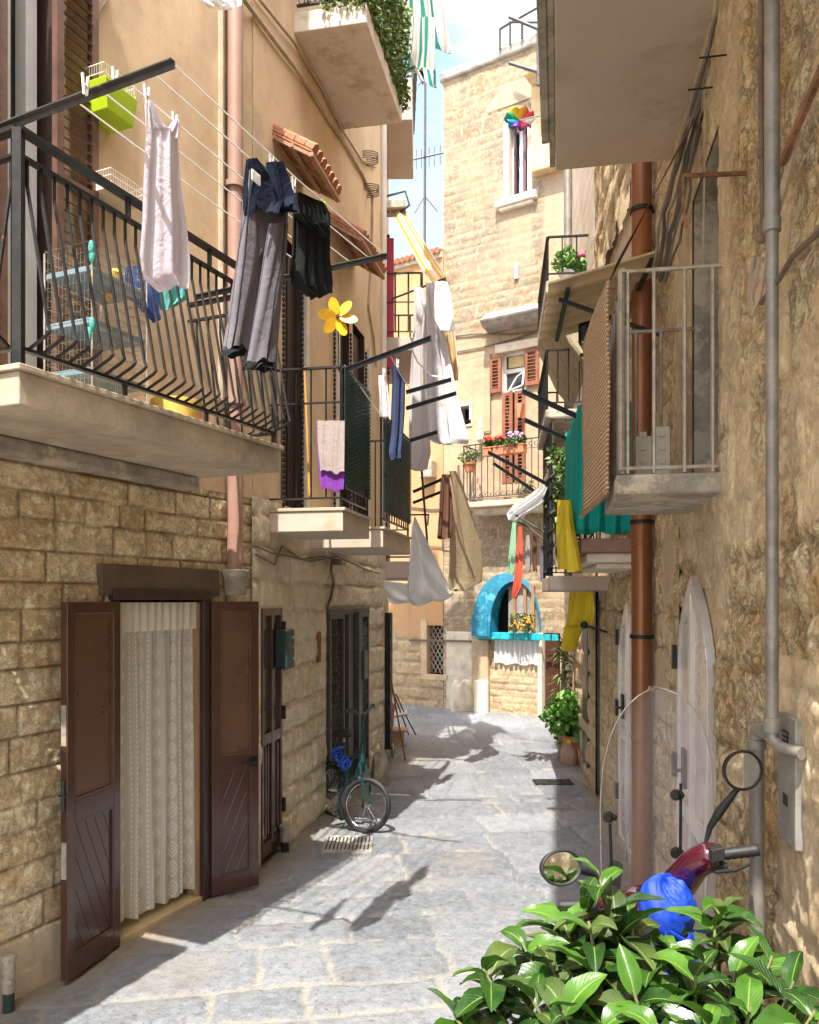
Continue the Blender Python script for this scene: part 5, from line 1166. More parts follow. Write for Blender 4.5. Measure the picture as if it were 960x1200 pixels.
for n, l in zip(line_n, ll):
    mb = MB(); mb.tube([A.at(sARM1-.0, n, LZ(n)+.004)+V((0, 0, 0)), A.at((sARM1+sARM2)/2, n, LZ(n)-.012), A.at(sARM2+.02, n, LZ(n)+.004)], .0035, 5)
    tag(mb.build('washing_line', M['rope']), l, 'washing line', LINEG)
def pegmesh(c, d, m='peg', h=.075):
    c = V(c); d = V(d); mb = MB()
    for sg in (-1, 1): mb.bar(c+V((0, 0, -h*.45))+d*.005*sg, c+V((0, 0, h*.5))+d*.013*sg, .010, .006, (d.x, d.y, 0.01))
    mb.tube([c-d*.008, c+d*.008], .006, 6); return mb
def peg(p, label, m='peg', W=A):
    tag(pegmesh(p, W.ax[0], m).build('clothespin', M[m]), label, 'clothespin', 'clothespins on the washing')
def lp(W, x, y, n): s = W.sx(x, n); return W.at(s, n, W.q(x, y, n)[1])
nV = line_n[2]
v = thing('white_vest', 'lilac white sleeveless vest pegged on the line over the left balcony', 'vest', lp(A, 190, 120, nV))
g = garment(A, nV, [(118, 171, 176), (128, 170, 182), (150, 170, 196), (152, 170, 209), (175, 169, 210), (215, 167, 212), (260, 166, 218), (300, 163, 221), (322, 166, 221), (336, 186, 219)], .03, .010, 1.6, seed=1)
g.build('body', M['lilac'], v, smooth='all'); g = garment(A, nV, [(140, 203, 209), (152, 196, 209), (160, 192, 209)], .02, .004, 2, seed=2); g.build('strap', M['lilac'], v, smooth='all')
peg(lp(A, 172, 112, nV), 'white clothespin on the left strap of the white vest'); peg(lp(A, 205, 144, nV), 'white clothespin on the right strap of the white vest')
for (nm, lab, rows, m, cat) in (('cloth_scrap', 'turquoise cloth hanging behind the hem of the white vest', [(318, 192, 204), (335, 186, 221), (350, 186, 222), (362, 190, 203)], 'tealcloth', 'cloth'), ('cloth_scrap', 'royal blue cloth hanging left of the turquoise one behind the white vest', [(312, 148, 176), (330, 146, 186), (346, 150, 188), (376, 180, 187)], 'bluecloth', 'cloth')):
    tag(garment(A, .35, rows, .02, .008, 2, seed=3).build(nm, M[m], smooth='all'), lab, cat)
nJ = line_n[4]
j = thing('jeans', 'grey jeans with navy waistband hanging upside down from the outermost line', 'jeans', lp(A, 310, 200, nJ-.04))
garment(A, nJ-.03, [(186, 290, 300), (205, 288, 322), (225, 286, 338), (250, 286, 338)], .05, .006, 1, seed=4).build('waistband', M['navydark'], j, smooth='all')
garment(A, nJ-.05, [(236, 284, 338), (265, 284, 337), (290, 282, 332), (300, 281, 318)], .07, .006, 1, seed=5).build('hips', M['denimgrey'], j, smooth='all')
garment(A, nJ-.04, [(200, 288, 296), (250, 284, 300), (300, 278, 310), (340, 272, 304), (380, 267, 295), (408, 263, 291)], .08, .006, .8, seed=6).build('leg', M['denimgrey'], j, smooth='all')
garment(A, nJ-.00, [(262, 316, 337), (300, 310, 334), (340, 304, 327), (390, 295, 322), (425, 289, 318)], .08, .006, .8, seed=8).build('leg', M['denimgrey'], j, smooth='all')
for pts_, n_ in ((((200, 294), (250, 291), (300, 287), (340, 282), (380, 277), (408, 272)), nJ+.006), (((262, 334), (300, 331), (340, 323), (390, 317), (425, 312)), nJ+.04)): mb = MB(); mb.tube([lp(A, x, y, n_) for y, x in pts_], .004, 5); mb.build('side_seam', M['black'], j, smooth='all')
for rows, n_ in (([(406, 263, 291), (415, 262, 291)], nJ-.04), ([(423, 289, 318), (432, 288, 317)], nJ)): garment(A, n_, rows, .085, .006, .8, seed=6 if n_ < nJ else 8).build('hem', M['black'], j, smooth='all')
mb = MB(); s, z = A.q(300, 208, nJ+.03); mb.box(A.at(s, nJ+.03, z), A.ax[0]*.03, A.ax[1]*.003, V((0, 0, .022))); mb.build('label_patch', M['white'], j, bevel=.004)
sh = tag(garment(A, nJ+.06, [(190, 314, 332), (215, 318, 340), (235, 322, 343), (246, 318, 343)], .05, .02, 2, seed=12).build('denim_shorts', M['navydark'], smooth='all'), 'small dark blue denim shorts bunched in front of the grey jeans', 'shorts')
t = thing('black_top', 'black fringed top hanging between the grey jeans and the yellow pinwheel', 'top', lp(A, 365, 230, nJ))
garment(A, nJ, [(228, 346, 352), (238, 346, 378), (252, 345, 385), (300, 345, 385), (320, 343, 387), (335, 346, 388), (346, 360, 386)], .04, .012, 4, seed=9).build('body', M['black'], t, smooth='all')
garment(A, nJ+.025, [(226, 345, 350), (240, 345, 379), (252, 346, 384), (262, 352, 384), (276, 370, 384)], .03, .012, 7, seed=11).build('fold', M['black'], t, smooth='all')
peg(lp(A, 318, 193, nJ), 'white clothespin holding the grey jeans'); peg(lp(A, 344, 218, nJ), 'white clothespin at the left corner of the black top'); peg(lp(A, 379, 244, nJ), 'lime green clothespin at the right corner of the black top', 'peggreen')
for x, y, l in ((100, 100, 'white clothespin clipped on the grey washing arm'), (135, 92, 'white clothespin hanging below the washing arm near the lime birdcage')):
    peg(lp(A, x, y, line_n[1]), l)
# flower pinwheel
pw = thing('pinwheel', 'yellow six petal flower pinwheel on a stick above the privacy screen', 'pinwheel', P(397, 430, 5.9))
c = P(396, 371, 5.75); mb = MB()
for k in range(6):
    a = math.radians(90+60*k+20); d = V((math.cos(a), 0, math.sin(a))); w = V((-math.sin(a), 0, math.cos(a)))
    vs = []; 
    for i in range(14):
        t = 2*math.pi*i/14; vs.append(c+d*(.078+.066*math.cos(t))+w*(.038*math.sin(t))+V((0, .018*math.sin(t), 0)))
    mb.prism(vs, (0, .004, 0))
mb.build('petals', M['yellowplast'], pw); mb = MB(); mb.lathe(c+V((0, -.012, 0)), [(.012, -.01), (.014, .01)], 10, (0, 1, 0)); mb.tube([c+V((0, .01, 0)), P(397, 434, 5.8)], .005, 6); mb.build('stick', M['rubber'], pw)
# B small washing
def hang(name, lab, cat, W, n, rows, m, **kw): return tag(garment(W, n, rows, **kw).build(name, M[m], smooth='all'), lab, cat)
WB = thru(440, 6.6, 480, 7.3)
mb = MB(); mb.tube([P(404, 428, 5.85), P(443, 482, 6.6), P(455, 497, 6.9)], .004, 5); mb.tube([P(455, 412, 5.9), P(470, 440, 6.5), P(480, 455, 6.9)], .004, 5)
tag(mb.build('washing_line', M['rope']), 'pair of short washing lines above the dark green privacy screens', 'washing line')
WL = thru(436, 6.5, 482, 6.9)
hang('blouse', 'small white top with lilac print pegged left of the blue denim strip', 'blouse', WL, 0, [(440, 444, 450), (452, 443, 454), (470, 444, 456), (484, 445, 457), (489, 447, 453)], 'white', th=.03, fold=.01, nf=2)
hang('denim_strip', 'faded blue denim trouser leg hanging above the right privacy screen', 'trousers', WL, 0, [(428, 460, 464), (445, 461, 475), (480, 460, 475), (510, 459, 473), (530, 457, 471), (538, 458, 471)], 'navy', th=.04, fold=.012, nf=2, seed=4)
peg(P(450, 437, 6.6), 'clothespin on the small white top', W=WL); peg(P(466, 426, 6.7), 'clothespin on the blue denim trouser leg', W=WL)
# purple and taupe towel over railing 2
WT = Wall((B.at(s2a+.0, 0, 0).x, B.at(s2a, 0, 0).y-.02), (B.n.x, B.n.y), 1)
hang('towel', 'taupe towel with purple lower edge hanging inside the lattice railing balcony', 'towel', WT, 0.0, [(493, 372, 404), (520, 373, 404), (553, 376, 404)], 'taupecloth', th=.02, fold=.008, nf=2)
hang('purple_cloth', 'purple cloth showing under and beside the taupe towel', 'cloth', WT, -.02, [(500, 371, 378), (540, 373, 404), (560, 375, 404), (574, 377, 403)], 'purple', th=.012, fold=.006, nf=2)
mb = MB(); mb.tube([P(363, 585, 6.2), P(357, 430, 6.25)], .010, 8); tag(mb.build('broom_handle', mat('orange_pole', (.55, .27, .06), .5)), 'orange broom pole leaning against the wall behind the middle left balcony', 'broom')
# sheets above, striped cloth
WS = thru(478, 9.2, 545, 8.4)
n0 = 0
hang('bed_sheet', 'long grey white sheet hanging leftmost on the high line, reaching lowest', 'sheet', WS, 0, [(337, 488, 494), (360, 488, 500), (400, 486, 498), (450, 482, 500), (500, 481, 503), (530, 481, 505), (550, 484, 497)], 'sheetgrey', th=.05, fold=.05, nf=2, seed=1)
hang('bed_sheet', 'wide grey white sheet in the middle of the high line', 'sheet', WS, .1, [(332, 500, 512), (370, 500, 518), (430, 500, 528), (480, 500, 536), (515, 503, 543), (520, 515, 541)], 'sheetgrey', th=.06, fold=.05, nf=3, seed=3)
hang('white_shirt', 'bright white cotton shirt in front of the sheets below the striped cloth', 'shirt', WS, .2, [(330, 511, 523), (350, 510, 527), (375, 512, 530), (388, 520, 528)], 'white', th=.06, fold=.03, nf=2, seed=5)
def ribbon(pts, wv, nu=10, nv=40, amp=.02):
    pts = [V(p) for p in pts]; m = len(pts)-1
    def fn(u, v):
        f = v*m; j = min(int(f), m-1); t = f-j; p = pts[j].lerp(pts[j+1], t); w = wv[j].lerp(wv[j+1], t)
        return p+w*u+V((0, amp*math.sin(u*9+v*4), 0))
    return fn
Y = 8.6
cl = [P(452, 236, 9.6), P(466, 262, 9.4), P(492, 312, 9.0), P(512, 338, 8.7)]
wv = [P(470, 236, 9.6)-P(452, 236, 9.6)]+[P(487, 268, 9.4)-P(466, 262, 9.4), P(519, 324, 9.0)-P(492, 318, 9.0), P(528, 330, 8.7)-P(512, 338, 8.7)]
mb = MB(); mb.grid(ribbon(cl, wv), 14, 30); aw2 = thing('striped_cloth', 'orange and white striped cloth slanting down from the lamp box and hanging behind the sheets', 'awning', P(520, 340, 8.7))
mb.build('slanted_part', M['awnYel'], aw2, smooth='all', solid=.004)
cl = [P(514, 336, 8.7), P(518, 390, 8.7), P(524, 430, 8.7), P(527, 447, 8.7)]
wv = [P(526, 330, 8.7)-P(514, 336, 8.7), P(533, 390, 8.7)-P(518, 390, 8.7), P(537, 430, 8.7)-P(524, 430, 8.7), P(537, 446, 8.7)-P(527, 447, 8.7)]
mb = MB(); mb.grid(ribbon(cl, wv, amp=.03), 14, 20); mb.build('hanging_part', M['awnYel'], aw2, smooth='all', solid=.004)
mb = MB(); mb.tube([P(455, 352, 9.7), P(522, 326, 8.7), P(523, 338, 8.7)], .012, 6); tag(mb.build('sheet_rail', M['irongrey']), 'thin grey rail carrying the sheets and the striped cloth', 'rail')
mb = MB(); mb.tube([P(481, 406, 7.6), P(490, 425, 7.9), P(505, 440, 8.2), P(528, 444, 7.7)], .008, 5); tag(mb.build('rope', M['rope']), 'cream rope looped between the high washing arms under the sheets', 'rope')
lb = thing('lamp_box', 'grey metal lamp box on a bracket at the top of the striped cloth', 'lamp', P(462, 240, 9.6))
mb = MB(); mb.box(P(464, 244, 9.55), V((.11, .03, .02)), V((0, .12, 0)), V((0, 0, .05))); mb.build('housing', M['galv'], lb, bevel=.01); mb = MB(); mb.tube([P(445, 232, 9.45), P(460, 228, 9.5), P(475, 224, 9.5), P(480, 240, 9.5), P(468, 250, 9.5)], .014, 6); mb.tube([P(445, 247, 9.45), P(456, 248, 9.5)], .014, 6); mb.build('bracket', M['irongrey'], lb)
# quilt
WQ = thru(512, 8.2, 566, 8.9)
q = thing('quilt', 'brown and khaki quilt draped over a pole, hanging over the street', 'quilt', P(535, 555, 8.5))
garment(WQ, .05, [(556, 518, 526), (580, 516, 529), (610, 515, 529), (628, 515, 527), (630, 517, 524)], .05, .02, 2, seed=1).build('back_fold', M['browncloth'], q, smooth='all')
garment(WQ, -.0, [(552, 527, 534), (565, 529, 541), (590, 529, 549), (615, 528, 557), (640, 527, 563), (662, 527, 565), (682, 526, 564), (692, 528, 542)], .05, .008, .7, seed=2, nu=24).build('front_fold', M['khaki'], q, smooth='all')
# white tarp
tp = thing('white_tarp', 'white plastic sheet swagged below the left balconies above the street corner', 'tarp', P(480, 690, 9))
def tarp(u, v):
    top = [P(449, 680, 9.2), P(478, 684, 9.0), P(483, 618, 8.9), P(486, 604, 8.8)]; bot = [P(455, 704, 9.3), P(482, 709, 9.1), P(508, 706, 9.0), P(531, 698, 9.0)]
    f = u*3; j = min(int(f), 2); t = f-j; t = t*t*(3-2*t); a = top[j].lerp(top[j+1], t); b = bot[j].lerp(bot[j+1], t); p = a.lerp(b, v); p.z -= .05*math.sin(v*3.14)*(1-u); p.y += .07*math.sin(u*9+v*4)+.05*math.sin(u*21-v*9)*v; p.z += .02*math.sin(u*17+v*3)*v; return p
mb = MB(); mb.grid(tarp, 48, 30); mb.build('sheet', M['white'], tp, smooth='all', solid=.004)
# top white cloth & green striped cloth & ivy
WW = thru(220, 4.5, 290, 4.9)
hang('white_cloth', 'white net cloth hanging from above at the top of the picture over the ochre wall', 'cloth', WW, 0, [(-60, 222, 284), (-20, 224, 283), (0, 232, 281), (9, 248, 280)], 'white', th=.03, fold=.02, nf=3, sub=3)
WG = thru(462, 8.3, 530, 7.7)
ga = thing('striped_awning_cloth', 'green and white striped cloth hanging from the top left balcony beside the ivy', 'awning', P(495, 40, 8))
g = garment(WG, 0, [(-60, 470, 505), (0, 469, 518), (30, 469, 523), (52, 470, 526), (60, 470, 527)], .03, .03, 2.5, seed=1, nu=24); g.build('outer_fall', M['awnGreen'], ga, smooth='all')
g = garment(WG, .09, [(20, 478, 508), (60, 476, 508), (84, 470, 508), (80, 486, 508), (99, 497, 508)], .03, .03, 2, seed=4, nu=20); g.build('inner_fall', M['awnGreen'], ga, smooth='all')
def leaves(mb, n, fn, size=.03, r=rnd, flat=.5):
    for _ in range(n):
        p = V(fn()); d = V((r.gauss(0, 1), r.gauss(0, 1), r.gauss(-.3, 1))).normalized(); w = d.orthogonal().normalized(); w.rotate(Matrix.Rotation(r.random()*6.28, 3, d)); s = size*r.uniform(.6, 1.3); nn = d.cross(w)
        mb.add([p, p+d*s*.5+w*s*.38+nn*s*.08, p+d*s*1.1, p+d*s*.5-w*s*.38+nn*s*.08], [(0, 1, 2), (0, 2, 3)], [(.5, 0), (1, .5), (.5, 1), (0, .5)])
iv = thing('ivy_hedge', 'artificial ivy covering the outer railing of the top left balcony', 'ivy', B.at(sT0, .58, zS+.16))
mb = MB()
def ivp():
    if rnd.random() < .82: s = rnd.uniform(sT0, sT1+.1); n = .60+rnd.gauss(0, .035)
    else: s = sT0+rnd.gauss(0, .03); n = rnd.uniform(.25, .6)
    return B.at(s, n, zS+.14+rnd.random()*.98+.03*math.sin(s*20))
leaves(mb, 6500, ivp, .042); mb.build('leaves', M['leafivy'], iv)
# birdcages
def cage(W, x0, y0, x1, y1, n, dep, step=.016, par=None, name='wire_cage', mt='peg'):
    s0, zt_ = W.q(x0, y0, n); s1, zb_ = W.q(x1, y1, n); mb = MB()
    zb_ = min(zb_, zt_-.05); s0, s1 = min(s0, s1), max(s0, s1)
    def ring(z):
        c = [W.at(s0, n, z), W.at(s1, n, z), W.at(s1, n-dep, z), W.at(s0, n-dep, z)]
        for i in range(4): mb.tube([c[i], c[(i+1) % 4]], .0022, 4)
    k = int((zt_-zb_)/.05)+1
    for i in range(k+1): ring(zb_+(zt_-zb_)*i/k)
    def vert(a, b):
        m_ = max(2, int((b-a).length/step))
        for i in range(m_+1): p = a.lerp(b, i/m_); mb.tube([V((p.x, p.y, zb_)), V((p.x, p.y, zt_))], .0013, 3)
    c = [W.at(s0, n, 0), W.at(s1, n, 0), W.at(s1, n-dep, 0), W.at(s0, n-dep, 0)]
    for i in range(4): vert(c[i], c[(i+1) % 4])
    return mb.build(name, M[mt], par), (s0, s1, zb_, zt_)
cg = thing('birdcage', 'small birdcage with lime green plastic tray hung on the ochre wall', 'birdcage', A.p(145, 130, .1))
o, (a0, a1, b0, b1) = cage(A, 122, 72, 160, 108, .17, .15, par=cg)
mb = MB(); z1_ = A.q(145, 106, .17)[1]; z0_ = A.q(145, 141, .17)[1]
mb.prism([A.at(a0, .18, z1_), A.at(a0+.02, .17, z0_), A.at(a1-.02, .17, z0_), A.at(a1, .18, z1_)], tuple(A.ax[1]*-.16)); mb.build('tray', M['lime'], cg, bevel=.005)
cg = thing('birdcage', 'white wire birdcage on the ochre wall behind the white vest', 'birdcage', A.p(150, 235, .1)); o, q_ = cage(A, 130, 196, 168, 236, .17, .15, par=cg)
mb = MB(); mb.wb(A, q_[0], q_[1], .02, .175, q_[2]-.03, q_[2]); mb.build('tray', M['ivory'], cg)
cg = thing('birdcage_stand', 'tall wire birdcage with blue shelves standing on the left balcony', 'birdcage', A.p(130, 430, .3))
sA_, sB_ = A.sx(104, .40), A.sx(168, .40)
mb = MB()
for s in (sA_, sB_):
    for n in (.12, .42): mb.tube([A.at(s, n, 2.80), A.at(s, n, 3.55)], .005, 5)
mb.build('frame', M['galv'], cg)
mb = MB()
i = 0
for z in np.arange(2.84, 3.56, .045):
    c = [A.at(sA_, .42, z), A.at(sB_, .42, z), A.at(sB_, .12, z), A.at(sA_, .12, z)]
    for i in range(4): mb.tube([c[i], c[(i+1) % 4]], .0016, 3)
for k in range(30): p = A.at(sA_+(sB_-sA_)*k/29, .42, 0); mb.tube([V((p.x, p.y, 2.82)), V((p.x, p.y, 3.54))], .0013, 3)
for k in range(14): p = A.at(sA_, .12+.3*k/13, 0); mb.tube([V((p.x, p.y, 2.82)), V((p.x, p.y, 3.54))], .0013, 3)
mb.build('wire_mesh', M['galv'], cg)
for z, m in ((3.42, 'pipeblue'), (3.18, 'pipeblue'), (2.95, 'pipeblue')):
    mb = MB(); mb.wb(A, sA_, sB_, .13, .41, z, z+.03); mb.build('shelf', M.setdefault('pipeblue', mat('grey_blue_plastic', (.2, .3, .36), .5)), cg, bevel=.004)
mb = MB()
for k, (x, y, m) in enumerate(((128, 348, 0), (135, 320, 0))): mb.ball(A.p(x, y, .3), .03, .03, .022, 10, 6)
mb.build('perch_bird', M['yellowplast'], cg)
mb = MB()
for x, y in ((107, 290), (108, 300), (108, 380), (104, 392)): mb.ball(A.p(x, y, .44), .014, .014, .035, 8, 6)
mb.build('feeder', M['tealcloth'], cg)
bk = thing('yellow_basket', 'sunlit yellow plastic basket on the left balcony floor', 'basket', A.at(A.sx(205, .4), .4, 2.8))
mb = MB(); c = A.at(A.sx(207, .38), .38, 2.80); mb.lathe(c, [(.10, 0), (.13, .16), (.135, .16), (.137, .14), (.105, -.0)], 24)
mb.build('bowl', mat('sunny_yellow_plastic', (.75, .52, .12), .5), bk, smooth=True)
mb = MB(); c = A.at(A.sx(226, .45), .45, 2.80); mb.lathe(c, [(.05, 0), (.055, .10), (.057, .11), (.02, .112)], 20); tag(mb.build('plastic_tub', mat('pink_orange_tub', (.7, .3, .25), .5, c2=(.85, .35, .02), th=(.5, .52), ps=12), smooth=True), 'small pink and orange tub beside the yellow basket', 'tub')
# far right washing: white towel over bar, small clothes, yellow cloths
tw = hang('white_towel', 'white towel lying over the rails of the right balcony opposite the blue arch', 'towel', thru(594, 8.7, 646, 8.2), 0, [(568, 638, 645), (580, 622, 646), (592, 604, 634), (603, 596, 615), (610, 598, 608)], 'white', th=.06, fold=.03, nf=2)
rk = thing('drying_rack', 'grey rail with small clothes pegs below the white towel', 'clothes rail', P(620, 620, 8.5))
mb = MB(); mb.tube([P(594, 605, 8.7), P(620, 618, 8.5), P(636, 632, 8.4)], .010, 6); mb.tube([P(600, 601, 8.6), P(640, 625, 8.2)], .010, 6); mb.tube([P(640, 625, 8.2), P(652, 640, 8.0)], .010, 6); mb.tube([P(594, 605, 8.7), P(595, 620, 8.7)], .008, 6); mb.build('rail', M['irongrey'], rk)
WR = thru(594, 8.6, 646, 8.3)
hang('green_cloth', 'mint green cloth hanging leftmost on the rail beside the blue arch', 'cloth', WR, 0, [(612, 601, 605), (640, 598, 605), (660, 596, 604), (672, 595, 603)], 'mint', th=.03, fold=.012, nf=2)
hang('coral_cloth', 'long coral red cloth hanging in front of the blue arch', 'cloth', WR, 0, [(617, 608, 612), (640, 606, 613), (670, 604, 613), (686, 602, 612), (700, 600, 606)], 'coral', th=.03, fold=.012, nf=2)
for k, (x, y, h, w, m, l) in enumerate(((619, 627, 42, 5, 'taupecloth', 'taupe cloth right of the coral one'), (627, 625, 44, 5, 'browncloth', 'dark checked sock cloth in the middle of the rail'), (636, 640, 42, 6, 'denimgrey', 'grey cloth at the right end of the rail'), (642, 652, 22, 5, 'bluecloth', 'small blue cloth under the scrollwork railing'))):
    hang('small_cloth', l, 'cloth', WR, 0, [(y, x-1.5, x+1.5), (y+h*.4, x-w*.55, x+w*.55), (y+h, x-w*.5, x+w*.5)], m, th=.03, fold=.01, nf=2, seed=k)
hang('yellow_cloth', 'yellow cloth hanging inside the scrollwork balcony railing', 'cloth', R2, .42, [(586, 655, 668), (620, 655, 672), (668, 656, 682)], 'yellowcloth', th=.02, fold=.02, nf=3)
WY = thru(660, 7.6, 697, 7.0)
hang('yellow_sheet', 'yellow sheet hanging below the beige right balcony slab above the plants', 'sheet', WY, 0, [(694, 668, 694), (715, 666, 695), (733, 664, 693), (736, 663, 680), (762, 663, 668)], 'yellowcloth', th=.03, fold=.03, nf=2.5, seed=2)
# pinwheel (rainbow) at the upper right
rp_ = thing('rainbow_pinwheel', 'rainbow coloured pinwheel sticking out from the big upper right slab', 'pinwheel', P(612, 140, 5.2))
cols = [(.75, .03, .05), (.8, .3, .02), (.85, .62, .03), (.02, .4, .2), (.02, .3, .6), (.25, .05, .35), (.75, .05, .2), (.8, .75, .7)]
c = P(609, 141, 4.9)
for k, cc in enumerate(cols):
    a = math.radians(45*k+15); d = V((math.cos(a), 0, math.sin(a)*.75)); w = V((-math.sin(a), .2, math.cos(a)*.75)); mb = MB()
    R_ = .085
    def pet(u, v): 
        p = c+d*R_*v+w*(u-.3)*R_*.75*(.3+math.sin(v*2.4)); p.y += -.05*math.sin(u*2.8)*v; return p
    mb.grid(pet, 6, 6); mb.build('blade', mat('blade_%d' % k, cc, .4, bump=0, var=.03), rp_, smooth='all', solid=.002)
mb = MB(); mb.tube([c, P(646, 132, 4.45)], .005, 5); mb.build('stick', M['peg'], rp_)
# teal bead
mb = MB(); mb.ball(P(643, 136, 4.6), .014); tag(mb.build('teal_ball', M['tealcloth'], smooth='all'), 'small turquoise ball hanging at the edge of the upper right slab', 'ball')
# curtains of the doors
def curtain(W, x0, x1, n, z0, z1, name, lab, m, folds, amp, nu=120, nv=30):
    s0, s1 = W.sx(x0, n), W.sx(x1, n); th_ = thing(name, lab, 'curtain', W.at((s0+s1)/2, n, z0)); mb = MB()
    mb.grid(lambda u, v: W.at(s0+(s1-s0)*u+.006*math.sin(v*6+u*20), n+amp*(.35+.65*v)*(math.sin(u*folds*6.28+.5*math.sin(v*2.5))+.4*math.sin(u*folds*2.3*6.28+1)), z1+(z0-z1)*v+.015*math.sin(u*17)*v), nu, nv)
    mb.build('cloth', M[m], th_, smooth='all'); return th_, s0, s1
cu, s0, s1 = curtain(A, 134, 229, -.035, .09, 1.885, 'lace_curtain', 'cream lace curtain with diamond pattern in the open brown doorway', 'lace', 5.5, .022)
mb = MB(); mb.grid(lambda u, v: A.at(s0+(s1-s0)*u, .002+.012*math.sin(u*70)+.004*math.sin(u*23), 1.885-.165*v), 120, 4); mb.build('valance', M['lace'], cu, smooth='all')
curtain(FC, 580, 633, .06, FC.q(606, 778)[1], FC.q(606, 746)[1], 'white_curtain', 'short white gathered curtain under the turquoise tiled sill', 'white', 9, .02, 80, 10)
# ---------------------------------------------------------------- pots and plants
def pot(name, lab, c, r, h, m='terracotta', box=None, cat='flower pot', group=None):
    t = thing(name, lab, cat, c, group); mb = MB(); c = V(c)
    if box:
        ax, w, d_ = box; u = V((0, 0, 1)); b = V((ax.y, -ax.x, 0))
        mb.box(c+u*h/2, ax*w/2, b*d_/2, u*h/2); mb.box(c+u*(h-.012), ax*(w/2+.008), b*(d_/2+.008), u*.012)
    else: mb.lathe(c, [(r*.72, 0), (r*.95, h*.8), (r*1.08, h*.8), (r*1.1, h), (r*.95, h), (r*.9, h*.9)], 20)
    mb.build('pot', M[m], t, smooth=not box, bevel=.004 if box else 0); return t
def plant(t, c, n, rx, rz, size, m='leaf', fl=None, nf=0, stems=8):
    c = V(c); mb = MB(); s = MB()
    for i in range(stems):
        a = rnd.random()*6.28; e = c+V((rx*.7*math.cos(a), rx*.7*math.sin(a), rz*rnd.uniform(.8, 1.6))); s.tube([c, (c+e)/2+V((0, 0, rz*.2)), e], .006, 4)
    s.build('stems', M['stem'], t)
    def f():
        while True:
            v = V((rnd.uniform(-1, 1), rnd.uniform(-1, 1), rnd.uniform(-1, 1)))
            if v.length < 1 and vn(np.array([v.x*2.2+n]), np.array([v.z*2.2+v.y]), 5)[0] > .3: return c+V((v.x*rx, v.y*rx, rz+v.z*rz))
    leaves(mb, n, f, size); mb.build('foliage', M[m], t)
    if fl:
        mb = MB()
        for i in range(nf):
            a = rnd.random()*6.28; p = c+V((rx*.9*rnd.random()*math.cos(a), rx*.9*math.sin(a), rz*rnd.uniform(1.3, 2.1))); mb.ball(p, size*.5, seg=6, rings=4)
        mb.build('blossoms', M[fl], t)
GP = 'flower pots on the far balcony railing'
nb_ = .56
for k, (x, w, lab, fl) in enumerate(((573, .15, 'leftmost small terracotta pot with green leaves on the far balcony railing', 'flowerred'), (586, .19, 'terracotta pot with red geraniums on the far balcony railing', 'flowerred'), (604, .33, 'terracotta trough with lilac flowers at the right on the far balcony railing', 'flowerpink'))):
    s = FC.sx(x, nb_); z = FC.q(x, 533-(x-575)*.10, nb_)[1]-.02; c = FC.at(s, nb_, z)
    t = pot('flower_pot', lab, c, .1, .14, box=(FC.ax[0], w, .15), group=GP); plant(t, c+V((0, 0, .12)), 160, w*.55, .09, .06, 'leaf', fl, 16, 5)
s = FC.sx(548, .5); c = FC.at(s, .42, bz+.6); t = pot('flower_pot', 'small pot with pale foliage at the left end of the far balcony', c, .1, .15); plant(t, c+V((0, 0, .12)), 120, .2, .13, .06, 'leafivy')
s = FC.sx(618, .35); c = FC.at(s, .3, bz+.09); t = pot('flower_pot', 'low pot with a fresh green plant on the far balcony floor', c, .07, .09); plant(t, c+V((0, 0, .08)), 90, .1, .12, .05, 'leaf')
mb = MB(); c = FC.p(612, 478, .12); mb.prism([FC.p(607, 474, .12), FC.p(615, 474, .12), FC.p(612, 490, .12), FC.p(610, 490, .12)], tuple(FC.ax[1]*.1)); tag(mb.build('wall_pot', M['terracotta']), 'terracotta wall pot right of the louvred balcony door', 'flower pot')
c = FC.at(FC.sx(603, .2), .22, zb_0 if 'zb_0' in globals() else FC.q(596, 742, .2)[1]+.04)
fb = thing('flower_box', 'orange yellow flowers in front of the blue arched window', 'flower box', c)
mb = MB()
for i in range(2):
    leaves(mb, 160, lambda: FC.at(FC.sx(598+rnd.random()*26, .24), .24+rnd.gauss(0, .04), c.z+.02+rnd.random()*.26), .05)
mb.build('foliage', M['leaf'], fb); mb = MB()
for i in range(40):
    x = 597+rnd.random()*26; mb.ball(FC.at(FC.sx(x, .3), .30+rnd.gauss(0, .03), c.z+.03+rnd.random()*.2), .017, seg=6, rings=4)
mb.build('blossoms', M['flowerora'], fb)
